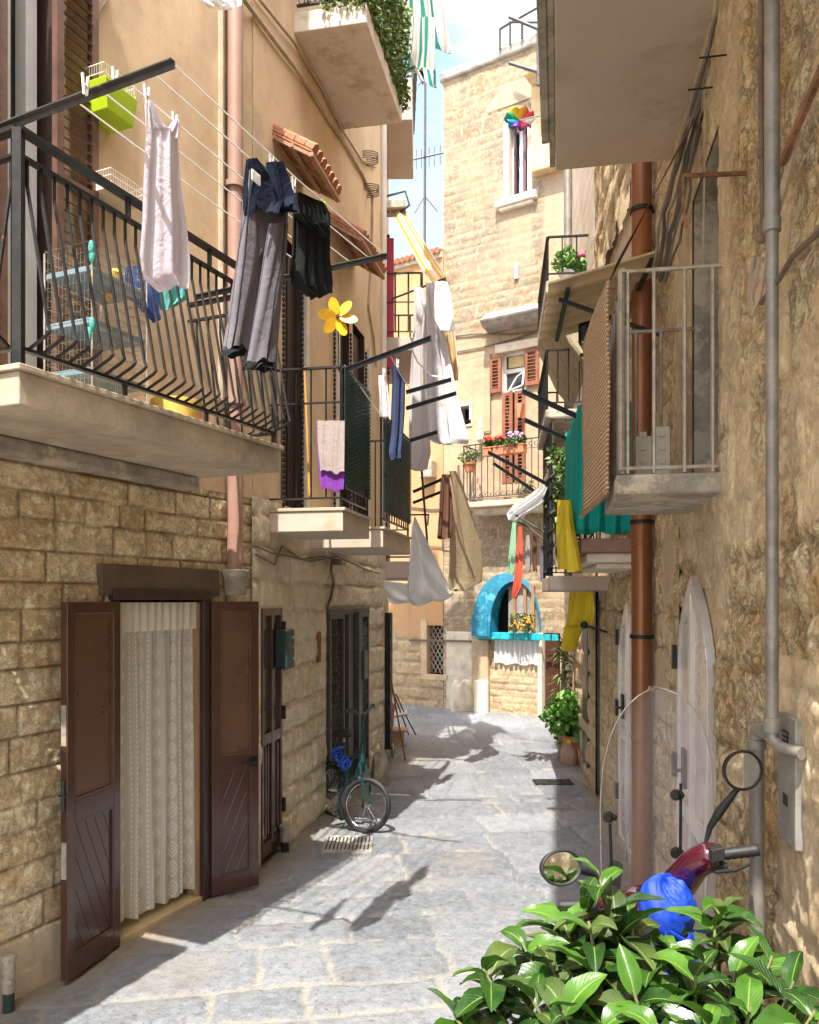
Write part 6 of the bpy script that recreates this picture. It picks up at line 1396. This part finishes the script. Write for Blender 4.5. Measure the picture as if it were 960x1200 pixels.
# right far plants
def gp(x, y): Y = HC*F/(y-HY); return P(x, y, Y)
c = gp(672, 893); c.z = 0; t = pot('potted_plant', 'large terracotta pot with bright green bushy plant by the right wall', c, .15, .32, cat='potted plant')
M['leafbright'] = mat('bright_green_leaf', (.10, .26, .03), .45, 0, var=.4, vs=9, bump=.1, c2=(.2, .36, .06), th=(.5, .6), ps=8)
plant(t, c+V((-.08, 0, .30)), 800, .24, .25, .10, 'leafbright', stems=10)
c = gp(661, 884); c.z = 0; t = pot('potted_plant', 'slim tall dracaena with yellow green leaves behind the bushy plant', c, .09, .22, cat='potted plant')
mb = MB(); mb.tube([c+V((0, 0, .2)), c+V((-.02, 0, .8)), c+V((.0, 0, 1.25))], .022, 7); mb.build('stem', M['galv'], t)
mb = MB()
for hh, nn_ in ((1.0, 40), (1.25, 60), (.8, 30)):
    for i in range(nn_):
        a = rnd.random()*6.28; e = rnd.uniform(-.5, 1.0); L_ = rnd.uniform(.14, .26); d = V((math.cos(a)*math.cos(e), math.sin(a)*math.cos(e), math.sin(e))); p = c+V((0, 0, hh+rnd.uniform(-.08, .12))); w = V((-math.sin(a), math.cos(a), 0))*.018; m_ = p+d*L_*.55; e_ = p+d*L_+V((0, 0, -.06))
        mb.add([p-w*.4, p+w*.4, m_+w, m_-w, e_], [(0, 1, 2, 3), (3, 2, 4)], [(0, 0), (1, 0), (1, .6), (0, .6), (.5, 1)])
mb.build('foliage', M['leafivy'], t)
c = gp(659, 889); c.z = 0; t = pot('potted_plant', 'small low pot with trailing purple flowers left of the big terracotta pot', c, .06, .18, 'concgrey', cat='potted plant'); plant(t, c+V((0, 0, .16)), 120, .1, .12, .05, 'leaf', 'flowerpink', 10, 4)
bt_ = thing('wicker_bottle', 'pinkish wicker covered bottle with yellow neck in front of the terracotta pot', 'bottle', gp(667, 895))
c = gp(667, 896); c.z = 0; mb = MB(); mb.lathe(c, [(.085, 0), (.095, .02), (.095, .17), (.06, .22), (.03, .25)], 18); mb.build('body', mat('wicker', (.42, .25, .17), .8, bump=.7, bs=90), bt_, smooth=True); mb = MB(); mb.lathe(c+V((0, 0, .245)), [(.032, 0), (.03, .03), (.022, .05)], 14); mb.build('neck', M['yellowplast'], bt_, smooth=True)
mb = MB(); c = gp(669, 890); mb.tube([V((c.x, c.y-.12, .3)), V((c.x+.03, c.y-.02, 1.25))], .010, 7); tag(mb.build('broom_handle', M['wood']), 'tan broom handle standing upright beside the terracotta pot', 'broom')
# vine on right balcony
c = P(655, 575, 8.0); vi = thing('vine', 'climbing vine with red green leaves on the right balcony above the yellow cloth', 'vine', c)
mb = MB()
def vf(): 
    t = rnd.random(); x = 655+10*(rnd.random()-.5)*2; y = 528+t*95+rnd.gauss(0, 4); return P(x, y, 7.9+rnd.gauss(0, .12))
leaves(mb, 700, vf, .06); mb.build('foliage', M['leaf'], vi); mb = MB()
for k in range(4): mb.tube(wobble(P(650+k*4, 665, 7.75), P(652+k*4, 530, 7.95), 10, .02), .008, 5)
mb.build('stems', M['cable'], vi)
# flower balcony
for k, (x, lab, fl) in enumerate(((664, 'pot with lime green leaves at the left of the high right balcony', None), (678, 'white pot with green leaves and magenta flowers on the high right balcony', 'flowermag'), (688, 'round shrub pot with magenta flowers at the right of the high balcony', 'flowermag'))):
    M.setdefault('flowermag', mat('magenta_petals', (.5, .02, .2), .6, 0, bump=0))
    Y = 8.5+.1*k; c = P(x, 322, Y); c.z = zf+.06; t = pot('flower_pot', lab, c, .08, .14, 'whitepaint', group='pots on the high right balcony'); plant(t, c+V((0, 0, .12)), 260, .14, .13, .05, 'leafbright', fl, 12, 5)
# ---------------------------------------------------------------- small street things
dp_ = thing('cleanout_pipe', 'short capped waste pipe standing at the left wall foot in the near corner', 'pipe', fz(P(9, 1180, 3.7)))
c = gp(10, 1188); c.z = 0; mb = MB(); mb.tube([c, c+V((0, 0, .12))], .026, 12); mb.build('lower_pipe', M['boxgreen'], dp_, smooth=True); mb = MB(); mb.tube([c+V((0, 0, .10)), c+V((0, 0, .25))], .03, 12); mb.lathe(c+V((0, 0, .25)), [(.036, 0), (.036, .018), (.03, .022)], 12); mb.tube([c+V((0, 0, .16)), c+V((.02, -.04, .16))], .012, 8); mb.build('upper_pipe', M['galv'], dp_, smooth=True)
c = gp(334, 1000); c.z = 0; dp_ = thing('cleanout_pipe', 'short grey waste pipe at the foot of the white stone wall after the narrow door', 'pipe', c); mb = MB(); mb.tube([c, c+V((0, 0, .1))], .03, 10); mb.build('lower_pipe', M['iron'], dp_, smooth=True); mb = MB(); mb.tube([c+V((0, 0, .09)), c+V((0, 0, .19))], .036, 10); mb.lathe(c+V((0, 0, .19)), [(.042, 0), (.042, .02)], 10); mb.build('upper_pipe', M['galv'], dp_, smooth=True)
def cover(name, lab, x0, y0, x1, y1, m, slots):
    a = gp(x0, y0); b = gp(x1, y1); t = thing(name, lab, 'drain cover', ((a.x+b.x)/2, (a.y+b.y)/2, 0)); mb = MB(); z = .028
    cx_, cy_ = (a.x+b.x)/2, (a.y+b.y)/2; hx, hy = abs(b.x-a.x)/2, abs(b.y-a.y)/2
    mb.box((cx_, cy_, z-.02), V((hx, .02*hx, 0)), V((-.02*hy, hy, 0)), V((0, 0, .02))); mb.build('plate', M[m], t, bevel=.003)
    mb = MB()
    for i in range(slots):
        x = cx_-hx*.85+2*hx*.85*i/(slots-1)
        for s in (-1, 1): mb.box((x, cy_+s*hy*.4, z+.002), V((hx*.3/slots, 0, 0)), V((0, hy*.32, 0)), V((0, 0, .002)))
    mb.build('slots', M['dark'], t)
cover('drain_cover', 'grey slotted drain cover in the shade near the bicycle', 376, 1003, 438, 983, 'slate', 12)
cover('manhole_cover', 'dark square manhole cover in the paving near the right wall', 628, 922, 668, 916, 'iron', 5)
# far left clutter
fr_ = thing('folding_trestle', 'thin reddish folding stand leaning at the left corner beyond the gate', 'stand', gp(462, 880))
a = gp(475, 893); mb = MB(); mb.tube([V((a.x, a.y, .02)), V((a.x-.16, a.y-.2, .98))], .010, 6); mb.build('leg', M['rust'], fr_)
bx_ = thing('wooden_box', 'low reddish wooden box on the ground at the left corner', 'box', gp(462, 874)); c = gp(463, 874); mb = MB(); mb.box((c.x, c.y, .10), V((.12, 0, 0)), V((0, .14, 0)), V((0, 0, .10))); mb.box((c.x+.02, c.y-.02, .215), V((.15, 0, 0)), V((0, .15, 0)), V((0, 0, .012))); mb.build('box', mat('pink_wood', (.45, .3, .2), .7), bx_, bevel=.006)
c = gp(455, 868); c.z = .0; t = pot('red_pot', 'dark red flower pot standing left on the wooden box', c, .09, .5)
rk2 = thing('folded_chair', 'folded metal garden chair leaning behind the wooden box', 'chair', gp(468, 862)); c = gp(466, 862); c.z = 0; mb = MB()
for dx in (0, .1): mb.tube([c+V((.16+dx, 0, 0)), c+V((.05+dx*.5, .05, .3)), c+V((-.05+dx*.3, .1, .56)), c+V((-.16, .1, .6))], .010, 6)
mb.build('frame', M['iron'], rk2); mb = MB(); mb.box(c+V((.02, .04, .3)), V((.12, 0, .02)), V((0, .1, .02)), V((0, -.002, .01))); mb.build('seat', M['galv'], rk2, bevel=.004)
c = gp(460, 888); c.z = 0; mb = MB(); mb.lathe(c+V((0, 0, .09)), [(.06, -.01), (.09, -.008), (.09, .008), (.06, .01)], 18, (1, .2, 0)); mb.tube([c+V((0, 0, .09)), c+V((.1, .02, .16)), c+V((.16, 0, .15))], .010, 6); tag(mb.build('trolley_wheel', M['galv'], smooth=True), 'small metal trolley lying at the foot of the left corner', 'trolley')
# ---------------------------------------------------------------- bicycle
bk = thing('bicycle', 'dark green folding bicycle with blue lock leaning by the lattice gate', 'bicycle', (-.45, 6.9, 0))
R_w = .225; f = V((-.355, 6.60, R_w)); r = V((-.68, 7.12, R_w)); ax = (f-r).normalized(); sd = V((ax.y, -ax.x, 0)); up = (V((0, 0, 1))+sd*-.10).normalized()
fdir = V((.42, -.9, 0)).normalized(); fdir = (f-r).normalized(); fdir.rotate(Matrix.Rotation(math.radians(32), 3, 'Z')); fs_ = V((fdir.y, -fdir.x, 0))
def wheel(name, c, dr, up_, par):
    w = MB(); pts = [c+dr*R_w*.92*math.cos(t)+up_*R_w*.92*math.sin(t) for t in np.linspace(0, 2*math.pi, 41)[:-1]]; w.tube(pts, .021, 8, True); o = w.build(name, M['rubber'], par, smooth='all')
    q = MB(); q.tube([c+dr*R_w*.82*math.cos(t)+up_*R_w*.82*math.sin(t) for t in np.linspace(0, 2*math.pi, 41)[:-1]], .008, 6, True)
    sdw = dr.cross(up_).normalized()
    for k in range(24): a = 2*math.pi*k/24; e = dr*math.cos(a+.2)+up_*math.sin(a+.2); q.tube([c+sdw*.02*(1 if k % 2 else -1), c+e*R_w*.82], .0016, 3)
    q.tube([c-sdw*.05, c+sdw*.05], .016, 10); q.build('rim', M['chrome'], o, smooth=True)
wheel('wheel', f, fdir, up, bk); wheel('wheel', r, ax, up, bk)
hd0 = f-ax*.12+up*.36; hd1 = hd0+up*.10-ax*.02; bb = (f+r)/2+up*.02-ax*.02; st0 = bb-ax*.08+up*.22; st1 = bb-ax*.15+up*.45; rear_top = r+up*.0
mb = MB()
mb.tube([hd0-up*.03, hd1+up*.02], .021, 10); mb.tube([hd0, f-ax*.25+up*.10, bb], .019, 10); mb.tube([bb, st0, st1-up*.03], .017, 10); mb.tube([hd1-up*.03, st0+up*.04], .014, 10)
for s in (-1, 1): mb.tube([bb+sd*.02*s, r+sd*.055*s], .009, 8); mb.tube([st0+sd*.02*s+up*.04, r+sd*.055*s], .008, 8)
mb.build('frame', M['greenpaint'], bk, smooth=True)
mb = MB()
for s in (-1, 1): mb.tube([hd0-up*.03+fs_*.045*s, f+up*.12+fs_*.05*s, f+fs_*.05*s], .010, 8)
mb.bar(hd0-up*.03-fs_*.05, hd0-up*.03+fs_*.05, .02, .02); mb.build('fork', M['greenpaint'], bk, smooth=True)
stem = hd1+up*.26-ax*.05; mb = MB(); mb.tube([hd1, stem], .014, 8)
hb = [stem-fs_*.0, ] ; L_ = stem-fs_*.27-ax*.08+up*.03; Rr = stem+fs_*.27-ax*.08+up*.05
mb.tube([L_, stem-fs_*.16+up*.05, stem-fs_*.05, stem+fs_*.05, stem+fs_*.16+up*.05, Rr], .011, 8); h_ = mb.build('handlebar', M['greenpaint'], bk, smooth=True)
mb = MB(); mb.tube([L_, L_+(stem-fs_*.16+up*.05-L_)*.9], .017, 8); mb.build('grip', M['rubber'], h_, smooth=True); mb = MB(); mb.tube([Rr, Rr+(stem+fs_*.16+up*.05-Rr)*.9], .017, 8); mb.build('grip', M['rubber'], h_, smooth=True)
def saddle(u, v): 
    a = u*2*math.pi; w = (.075 if math.cos(a) < 0 else .035)*abs(math.sin(a))**1; return st1+up*.05+ax*(.12*math.cos(a)*math.cos((v-.5)*3.0))+sd*(math.sin(a)*(.078-.035*math.cos(a))*math.cos((v-.5)*3.0))+up*(.035*math.sin((v-.5)*3.0))
mb = MB(); mb.grid(saddle, 20, 8); mb.build('saddle', M['rubber'], bk, smooth='all'); mb = MB(); mb.tube([st1-up*.1, st1+up*.04], .012, 8); mb.build('seat_post', M['chrome'], bk, smooth=True)
mb = MB(); mb.lathe(bb, [(.055, -.004), (.055, .004)], 20, sd); mb.tube([bb+sd*.05, bb+sd*.06-up*.13+ax*.04], .008, 6); mb.tube([bb-sd*.05, bb-sd*.06+up*.13-ax*.04], .008, 6)
for s, e in ((1, -1), (-1, 1)): p = bb+sd*.06*s+up*.13*e+ax*.04*-e; mb.box(p+sd*.04*s, sd*.04, ax*.025, up*.01)
mb.tube([bb+sd*.045+up*.05, r+sd*.045+up*.03], .004, 4); mb.tube([bb+sd*.045-up*.05, r+sd*.045-up*.03], .004, 4); mb.build('crankset', M['chrome'], bk, smooth=True)
for c_, d_, nm in ((f, fdir, 'mudguard'), (r, ax, 'mudguard')):
    mb = MB(); a0, a1 = (math.radians(100), math.radians(215)) if c_ is f else (math.radians(30), math.radians(190)); sw = d_.cross(up).normalized()
    mb.grid(lambda u, v: c_+d_*(R_w*1.12)*math.cos(a0+(a1-a0)*u)+up*(R_w*1.12)*math.sin(a0+(a1-a0)*u)+sw*(v-.5)*.055, 20, 2); mb.build(nm, M['greenpaint'], bk, smooth='all', solid=.003)
mb = MB(); 
pts = []
for t in np.linspace(0, 1, 150): a = t*34; c_ = st0.lerp(st1, .1+.5*t)+ax*(.10*math.sin(t*6.28)+.03)+sd*.05; pts.append(c_+sd*.035*math.cos(a)+up*.035*math.sin(a))
mb.tube(pts, .012, 6); tag(mb.build('spiral_lock', mat('blue_plastic_lock', (.005, .08, .55), .3, bump=0), smooth='all'), 'bright blue spiral cable lock wound round the bicycle frame', 'bicycle lock')
# ---------------------------------------------------------------- scooter
sc = thing('scooter', 'maroon motor scooter with tall clear windshield parked by the right wall', 'scooter', (.62, 2.75, 0))
gr0 = P(835, 1003, 2.24); gr1 = P(889, 996, 2.22)
gl0 = P(700, 1060, 2.32); gl1 = P(655, 1062, 2.34)
neck = P(775, 1050, 2.44)
mb = MB(); mb.tube([P(765, 1085, 2.48), P(783, 1052, 2.42), P(798, 1032, 2.36), P(815, 1012, 2.29), P(832, 1003, 2.25), P(841, 1001, 2.24)], [.05, .055, .05, .043, .04, .032], 14)
mb.tube([P(783, 1052, 2.42), P(745, 1058, 2.44), P(716, 1066, 2.42), P(703, 1062, 2.38)], [.05, .052, .045, .03], 14); hc_ = mb.build('handlebar_cover', M['maroon'], sc, smooth='all')
for a, b in ((gr0, gr1), (gl0, gl1)):
    mb = MB(); k = 15; mb.tube([a.lerp(b, i/k) for i in range(k+1)], [.017 if i % 2 else .0150 for i in range(k+1)], 12); mb.build('grip', M['rubber'], hc_, smooth='all')
mb = MB(); mb.box(P(839, 1000, 2.22), V((.018, 0, .004)), V((0, .02, 0)), V((0, 0, .018))); mb.box(P(842, 1016, 2.24), V((.022, 0, .0)), V((0, .02, 0)), V((0, 0, .012))); mb.tube([P(838, 1022, 2.22), P(862, 1020, 2.18), P(880, 1012, 2.16)], .006, 6); mb.build('switch_block', M['rubber'], hc_, bevel=.004)
def mirror(c, nrm, rx, rz, stem, par=sc):
    c = V(c); nrm = V(nrm).normalized(); u = nrm.cross(V((0, 0, 1))).normalized(); w = u.cross(nrm)
    mb = MB(); ring = [c+u*rx*math.cos(t)+w*rz*math.sin(t) for t in np.linspace(0, 6.2832, 37)[:-1]]; mb.tube(ring, .004, 6, True)
    bk_ = [c-nrm*.012+u*rx*.96*math.cos(t)+w*rz*.96*math.sin(t) for t in np.linspace(0, 6.2832, 37)[:-1]]; mb.prism(bk_, -nrm*.008)
    mb.tube(stem, [.006+.008*(1-abs(i/(len(stem)-1)*2-1.2)) for i in range(len(stem))], 10); o = mb.build('mirror', M['rubber'], par, smooth=True)
    g = MB(); g.prism([c+u*rx*.97*math.cos(t)+w*rz*.97*math.sin(t)-nrm*.001 for t in np.linspace(0, 6.2832, 37)[:-1]], -nrm*.003); g.build('glass', M['mirror'], o)
mc = P(871, 903, 2.24); mirror(mc, (.08, -1, .0), .053, .053, [P(826, 992, 2.26), P(832, 970, 2.26), P(843, 952, 2.25), P(849, 944, 2.25), P(864, 925, 2.25)])
ml = P(658, 1017, 2.17); mirror(ml, (.35, -1, .22), .058, .044, [P(722, 1040, 2.37), P(700, 1026, 2.32), P(684, 1020, 2.24), P(676, 1019, 2.20)])
# windshield: curved clear sheet with rounded top
Yw = 2.62
def ws(u, v):
    w = 2*u-1; top = 806; 
    yy = 1060+(top-1060)*v
    hw = 66*math.sqrt(max(0, 1-max(0, (v-.42)/.58)**2.6)) if v > .42 else 66-10*(.42-v)
    p = P(770+hw*w, yy+0*w, Yw+.0); p.y -= .16*(1-w*w)*-1*.6+.0; p.y += -.06*(v-.5); return p
mb = MB(); mb.grid(ws, 30, 40); mb.build('windshield', M['acrylic'], sc, smooth='all')
mb = MB(); edge = [ws(0, v)+V((0, 0, 0)) for v in np.linspace(0, .97, 30)]+[ws(u, .995) for u in np.linspace(0.05, .95, 12)]+[ws(1, v) for v in np.linspace(.97, 0, 30)]; mb.tube(edge, .0022, 5); mb.build('windshield_rim', M['aluglass'], sc, smooth='all')
for x, y in ((713, 958), (792, 932), (792, 1000)): mb = MB(); c = P(x, y, Yw-.03); mb.lathe(c, [(.008, -.02), (.016, -.018), (.018, 0), (.012, .02)], 12, (-.5, -1, 0)); mb.ball(c+V((.018, 0, 0)), .011, seg=8, rings=6); mb.build('clamp_knob', M['rubber'], sc, smooth=True)
mb = MB(); mb.tube([P(715, 965, Yw-.02), P(718, 1060, Yw-.08)], .005, 8); mb.tube([P(798, 918, Yw-.02), P(797, 1050, Yw-.08)], .005, 8); mb.build('stay_rod', M['iron'], sc, smooth=True)
# body below (hidden behind the shrub from the camera)
mb = MB()
body = [(2.95, .75, .05), (2.88, .72, .16), (2.80, .5, .2), (2.78, .3, .19), (2.65, .22, .17), (2.4, .2, .17)]
def leg_shield(u, v): w = 2*u-1; return V((.70+w*(.20-.05*abs(w))*(1-.15*v), 2.86+.10*w*w*-1-.10*v, .25+.62*v))
mb.grid(leg_shield, 16, 12); mb.build('leg_shield', M['maroon'], sc, smooth='all', solid=.02)
mb = MB(); mb.box((.62, 2.50, .24), V((.15, 0, 0)), V((0, .28, 0)), V((0, 0, .03))); mb.build('floorboard', M['rubber'], sc, bevel=.02)
def tail(u, v): a = 2*math.pi*u; k = math.sin(math.pi*min(.98, max(.02, v)))**.5; return V((.58+.15*k*math.cos(a), 2.36-.75*v, .50+.17*k*math.sin(a)+.06*v))
mb = MB(); mb.grid(tail, 20, 14); mb.build('rear_body', M['maroon'], sc, smooth='all')
def seat(u, v): a = 2*math.pi*u; k = math.sin(math.pi*min(.98, max(.02, v)))**.4; return V((.58+.14*k*math.cos(a), 2.3-.6*v, .72+.055*k*math.sin(a)))
mb = MB(); mb.grid(seat, 20, 12); mb.build('seat', M['rubber'], sc, smooth='all')
for c_ in (V((.70, 3.08, .22)), V((.56, 1.85, .22))):
    w = MB(); w.tube([c_+V((0, .18*math.cos(t), .18*math.sin(t))) for t in np.linspace(0, 6.2832, 33)[:-1]], .042, 8, True); o = w.build('wheel', M['rubber'], sc, smooth='all'); q = MB(); q.lathe(c_, [(.14, -.025), (.145, 0), (.14, .025), (.03, .03)], 20, (1, 0, 0)); q.build('rim', M['alu'], o, smooth=True)
mb = MB(); mb.tube([V((.70, 3.08, .22)), V((.70, 2.95, .5)), V((.70, 2.75, 1.0))], .025, 8); mb.build('fork', M['iron'], sc)
# blue cover
bc = thing('blue_cover', 'bright blue nylon cover bundled over the front of the scooter', 'cover', P(780, 1060, 2.5))
def cov(u, v):
    a = 2*math.pi*u; b = math.pi*(v-.5); k = 1+.07*math.sin(3*a+4*v)+.42*(fbm(np.array([math.cos(a)*1.6+v*2.2]), np.array([math.sin(a)*1.6-v*3.0]), 4, 3, .6)[0]-.5)+.06*abs(math.sin(5*a+11*v))
    return P(779, 1068, 2.30)+V((.074*k*math.cos(a)*abs(math.cos(b))**.7, .075*k*math.sin(a)*abs(math.cos(b))**.7, .092*k*math.sin(b)))
mb = MB(); mb.grid(cov, 90, 60); mb.build('bundle', M['bluecover'], bc, smooth='all')
mb = MB(); mb.grid(lambda u, v: P(752+62*u+8*math.sin(v*5), 1095+75*v, 2.25-.1*u)+V((0, .03*math.sin(u*14+v*4), 0)), 24, 14); mb.build('hanging_flap', M['bluecover'], bc, smooth='all', solid=.003)
# ---------------------------------------------------------------- foreground shrub
pl = thing('shrub', 'large glossy green laurel shrub in the near right corner in front of the scooter', 'shrub', (.62, 1.72, 0))
base = V((.62, 1.75, .30))
tips = [(682, 1050, 1.85, 1.0), (738, 1072, 1.8, .9), (648, 1072, 1.85, .95), (716, 1052, 1.9, .9), (846, 1062, 1.9, .7), (600, 1150, 1.7, .9), (690, 1080, 1.65, 1), (770, 1095, 1.95, .9), (815, 1140, 1.6, .9), (880, 1105, 1.9, .8), (700, 1020, 1.80, 1.15), (612, 1105, 1.75, .9), (660, 1080, 1.8, 1), (566, 1135, 1.6, .55), (640, 1120, 1.65, .9), (720, 1080, 1.75, 1.1), (765, 1125, 1.65, 1.1), (690, 1130, 1.6, 1.1), (742, 1160, 1.55, 1.1), (800, 1165, 1.6, 1.0), (838, 1080, 1.85, .7), (826, 1120, 1.75, .9), (862, 1140, 1.7, 1.05), (905, 1120, 1.75, .9), (930, 1150, 1.6, 1.0), (880, 1180, 1.55, 1.1), (955, 1185, 1.5, 1), (620, 1165, 1.55, .9), (580, 1180, 1.6, .7), (660, 1185, 1.5, 1), (700, 1195, 1.5, 1), (830, 1195, 1.5, 1), (535, 1195, 1.55, .6), (770, 1200, 1.45, 1.0), (730, 1120, 1.85, 1.0), (675, 1105, 1.9, .9), (790, 1130, 1.85, .9), (850, 1165, 1.85, .9), (920, 1190, 1.8, 1), (640, 1205, 1.7, 1), (890, 1140, 1.95, .9), (750, 1185, 1.8, 1), (608, 1200, 1.75, .9), (810, 1215, 1.7, 1), (860, 1225, 1.6, 1), (700, 1225, 1.7, 1), (945, 1225, 1.6, 1.0)]
lm = MB(); ly = MB(); lo = MB(); sm_ = MB(); r5 = random.Random(5)
def leaf3(mb, p, d, L_, w, droop, roll):
    d = V(d).normalized(); side = d.cross(V((0, 0, 1)))
    if side.length < .1: side = V((1, 0, 0))
    side.normalize(); nrm = side.cross(d).normalized(); side = side*math.cos(roll)+nrm*math.sin(roll); nrm = side.cross(d).normalized()
    n = 9; vs = []; uv = []; q = V(p); dd = d.copy(); cen = []
    for i in range(n+1):
        t = i/n; cen.append((q.copy(), dd.copy())); q = q+dd*L_/n; dd = (dd+V((0, 0, -droop/n))).normalized()
    for i, (c_, d_) in enumerate(cen):
        t = i/n; ww = w*(math.sin(math.pi*min(1, t**.82))**.85)*(.5)+(.0015 if t < .95 else 0); nn = side.cross(d_).normalized(); wav = .12*math.sin(t*14+roll*9)
        for k in (-1, -.5, 0, .5, 1): vs.append(c_+side*ww*k+nn*(abs(k)*ww*(.42+wav*abs(k)))); uv.append(((k+1)/2*.98+.01, t))
    fs = [(i*5+k, i*5+k+1, (i+1)*5+k+1, (i+1)*5+k) for i in range(n) for k in range(4)]
    mb.add(vs, fs, uv)
for (x, y, Y, k_) in tips:
    tip = P(x, y, Y); mid = base.lerp(tip, .55)+V((r5.uniform(-.04, .04), r5.uniform(-.04, .04), .05)); sm_.tube([base, mid, tip], [.009, .006, .003], 6)
    gd = (tip-mid).normalized(); n = r5.randint(7, 10); a0 = r5.random()*6.28
    for i in range(n):
        a = a0+i*2.4; ring = i/n; back = .13*(1-ring)*k_; el = math.radians(-4+52*ring**1.3+r5.uniform(-14, 14))
        o = V((math.cos(a), math.sin(a), 0)); d = (o*math.cos(el)+V((0, 0, 1))*math.sin(el)+gd*.25)
        L_ = r5.uniform(.085, .165)*(1-.42*ring**3)*(.8+.2*k_); young = ring > .72 and r5.random() < .75
        leaf3(ly if (young and r5.random() < .7) else (lo if r5.random() < .3 else lm), tip-gd*back, d, L_, L_*r5.uniform(.36, .47), r5.uniform(.4, 1.6), r5.uniform(-.5, .5))
sm_.build('stems', M['stem'], pl, smooth='all'); lm.build('leaves', M['laurel'], pl, smooth='all'); lo.build('dusty_leaves', M['laurelold'], pl, smooth='all'); ly.build('young_leaves', M['laurelyoung'], pl, smooth='all')
mb = MB(); mb.lathe((.62, 1.75, 0), [(.15, 0), (.20, .30), (.215, .30), (.22, .34), (.20, .34), (.19, .31)], 24); mb.build('pot', M['terracotta'], pl, smooth=True)
mb = MB(); mb.lathe((.62, 1.75, .29), [(.19, 0), (.18, .015)], 20); mb.build('soil', M['soil'], pl)
# ---------------------------------------------------------------- light, sky, camera
SUN_EL, SUN_SLOPE = 62, .27
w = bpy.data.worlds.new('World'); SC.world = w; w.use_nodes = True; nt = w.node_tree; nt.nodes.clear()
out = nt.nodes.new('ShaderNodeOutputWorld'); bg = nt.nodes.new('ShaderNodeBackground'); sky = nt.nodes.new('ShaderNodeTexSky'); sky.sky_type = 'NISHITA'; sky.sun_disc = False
sd_ = V((-SUN_SLOPE, -1, 0)).normalized()*math.cos(math.radians(SUN_EL)); sd_.z = math.sin(math.radians(SUN_EL))
sky.sun_elevation = math.radians(SUN_EL); sky.sun_rotation = math.atan2(sd_.x, sd_.y); sky.air_density = 1.2; sky.dust_density = 1.5
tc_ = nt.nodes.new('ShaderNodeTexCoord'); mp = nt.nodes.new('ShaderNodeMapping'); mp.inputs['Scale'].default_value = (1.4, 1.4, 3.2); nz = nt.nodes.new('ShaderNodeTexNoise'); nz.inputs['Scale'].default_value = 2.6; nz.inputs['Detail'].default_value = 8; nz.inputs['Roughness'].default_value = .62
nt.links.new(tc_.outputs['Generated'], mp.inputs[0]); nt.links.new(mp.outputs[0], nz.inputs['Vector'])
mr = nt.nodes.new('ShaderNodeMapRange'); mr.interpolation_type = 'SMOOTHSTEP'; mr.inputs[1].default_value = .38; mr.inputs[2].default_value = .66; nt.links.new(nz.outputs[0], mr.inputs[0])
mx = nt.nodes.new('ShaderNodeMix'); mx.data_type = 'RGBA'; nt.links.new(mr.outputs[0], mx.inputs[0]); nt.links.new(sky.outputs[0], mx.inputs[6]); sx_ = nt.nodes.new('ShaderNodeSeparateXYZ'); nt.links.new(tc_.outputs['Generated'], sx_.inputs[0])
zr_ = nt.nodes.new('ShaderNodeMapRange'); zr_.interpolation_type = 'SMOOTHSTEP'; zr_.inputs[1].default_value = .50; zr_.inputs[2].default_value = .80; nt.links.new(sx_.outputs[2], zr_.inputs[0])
cm_ = nt.nodes.new('ShaderNodeMix'); cm_.data_type = 'RGBA'; cm_.inputs[6].default_value = (1.75, 1.9, 2.1, 1); cm_.inputs[7].default_value = (16.5, 15.3, 13.6, 1); nt.links.new(zr_.outputs[0], cm_.inputs[0]); nt.links.new(cm_.outputs[2], mx.inputs[7])  # cloud colour raised overhead, beyond the frame, to add fill light
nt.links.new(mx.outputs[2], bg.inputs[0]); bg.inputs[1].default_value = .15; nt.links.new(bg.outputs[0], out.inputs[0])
sl = bpy.data.lights.new('sun', 'SUN'); sl.energy = 2.9; sl.angle = math.radians(.55); sl.color = (1, .94, .84); so = bpy.data.objects.new('sun', sl); COL.objects.link(so)
so.rotation_euler = (-sd_).to_track_quat('-Z', 'Y').to_euler(); so.location = (0, 0, 20)
cam = bpy.data.cameras.new('camera'); co = bpy.data.objects.new('camera', cam); COL.objects.link(co); SC.camera = co
co.location = (0, 0, HC); co.rotation_euler = (math.radians(90), 0, 0); cam.sensor_fit = 'HORIZONTAL'; cam.sensor_width = 36; cam.lens = 36*F/960; cam.shift_y = 103/960; cam.clip_end = 1500; cam.clip_start = .02
SC.view_settings.view_transform = 'Standard'; SC.view_settings.look = 'None'; SC.view_settings.exposure = EXPO; SC.view_settings.gamma = 1
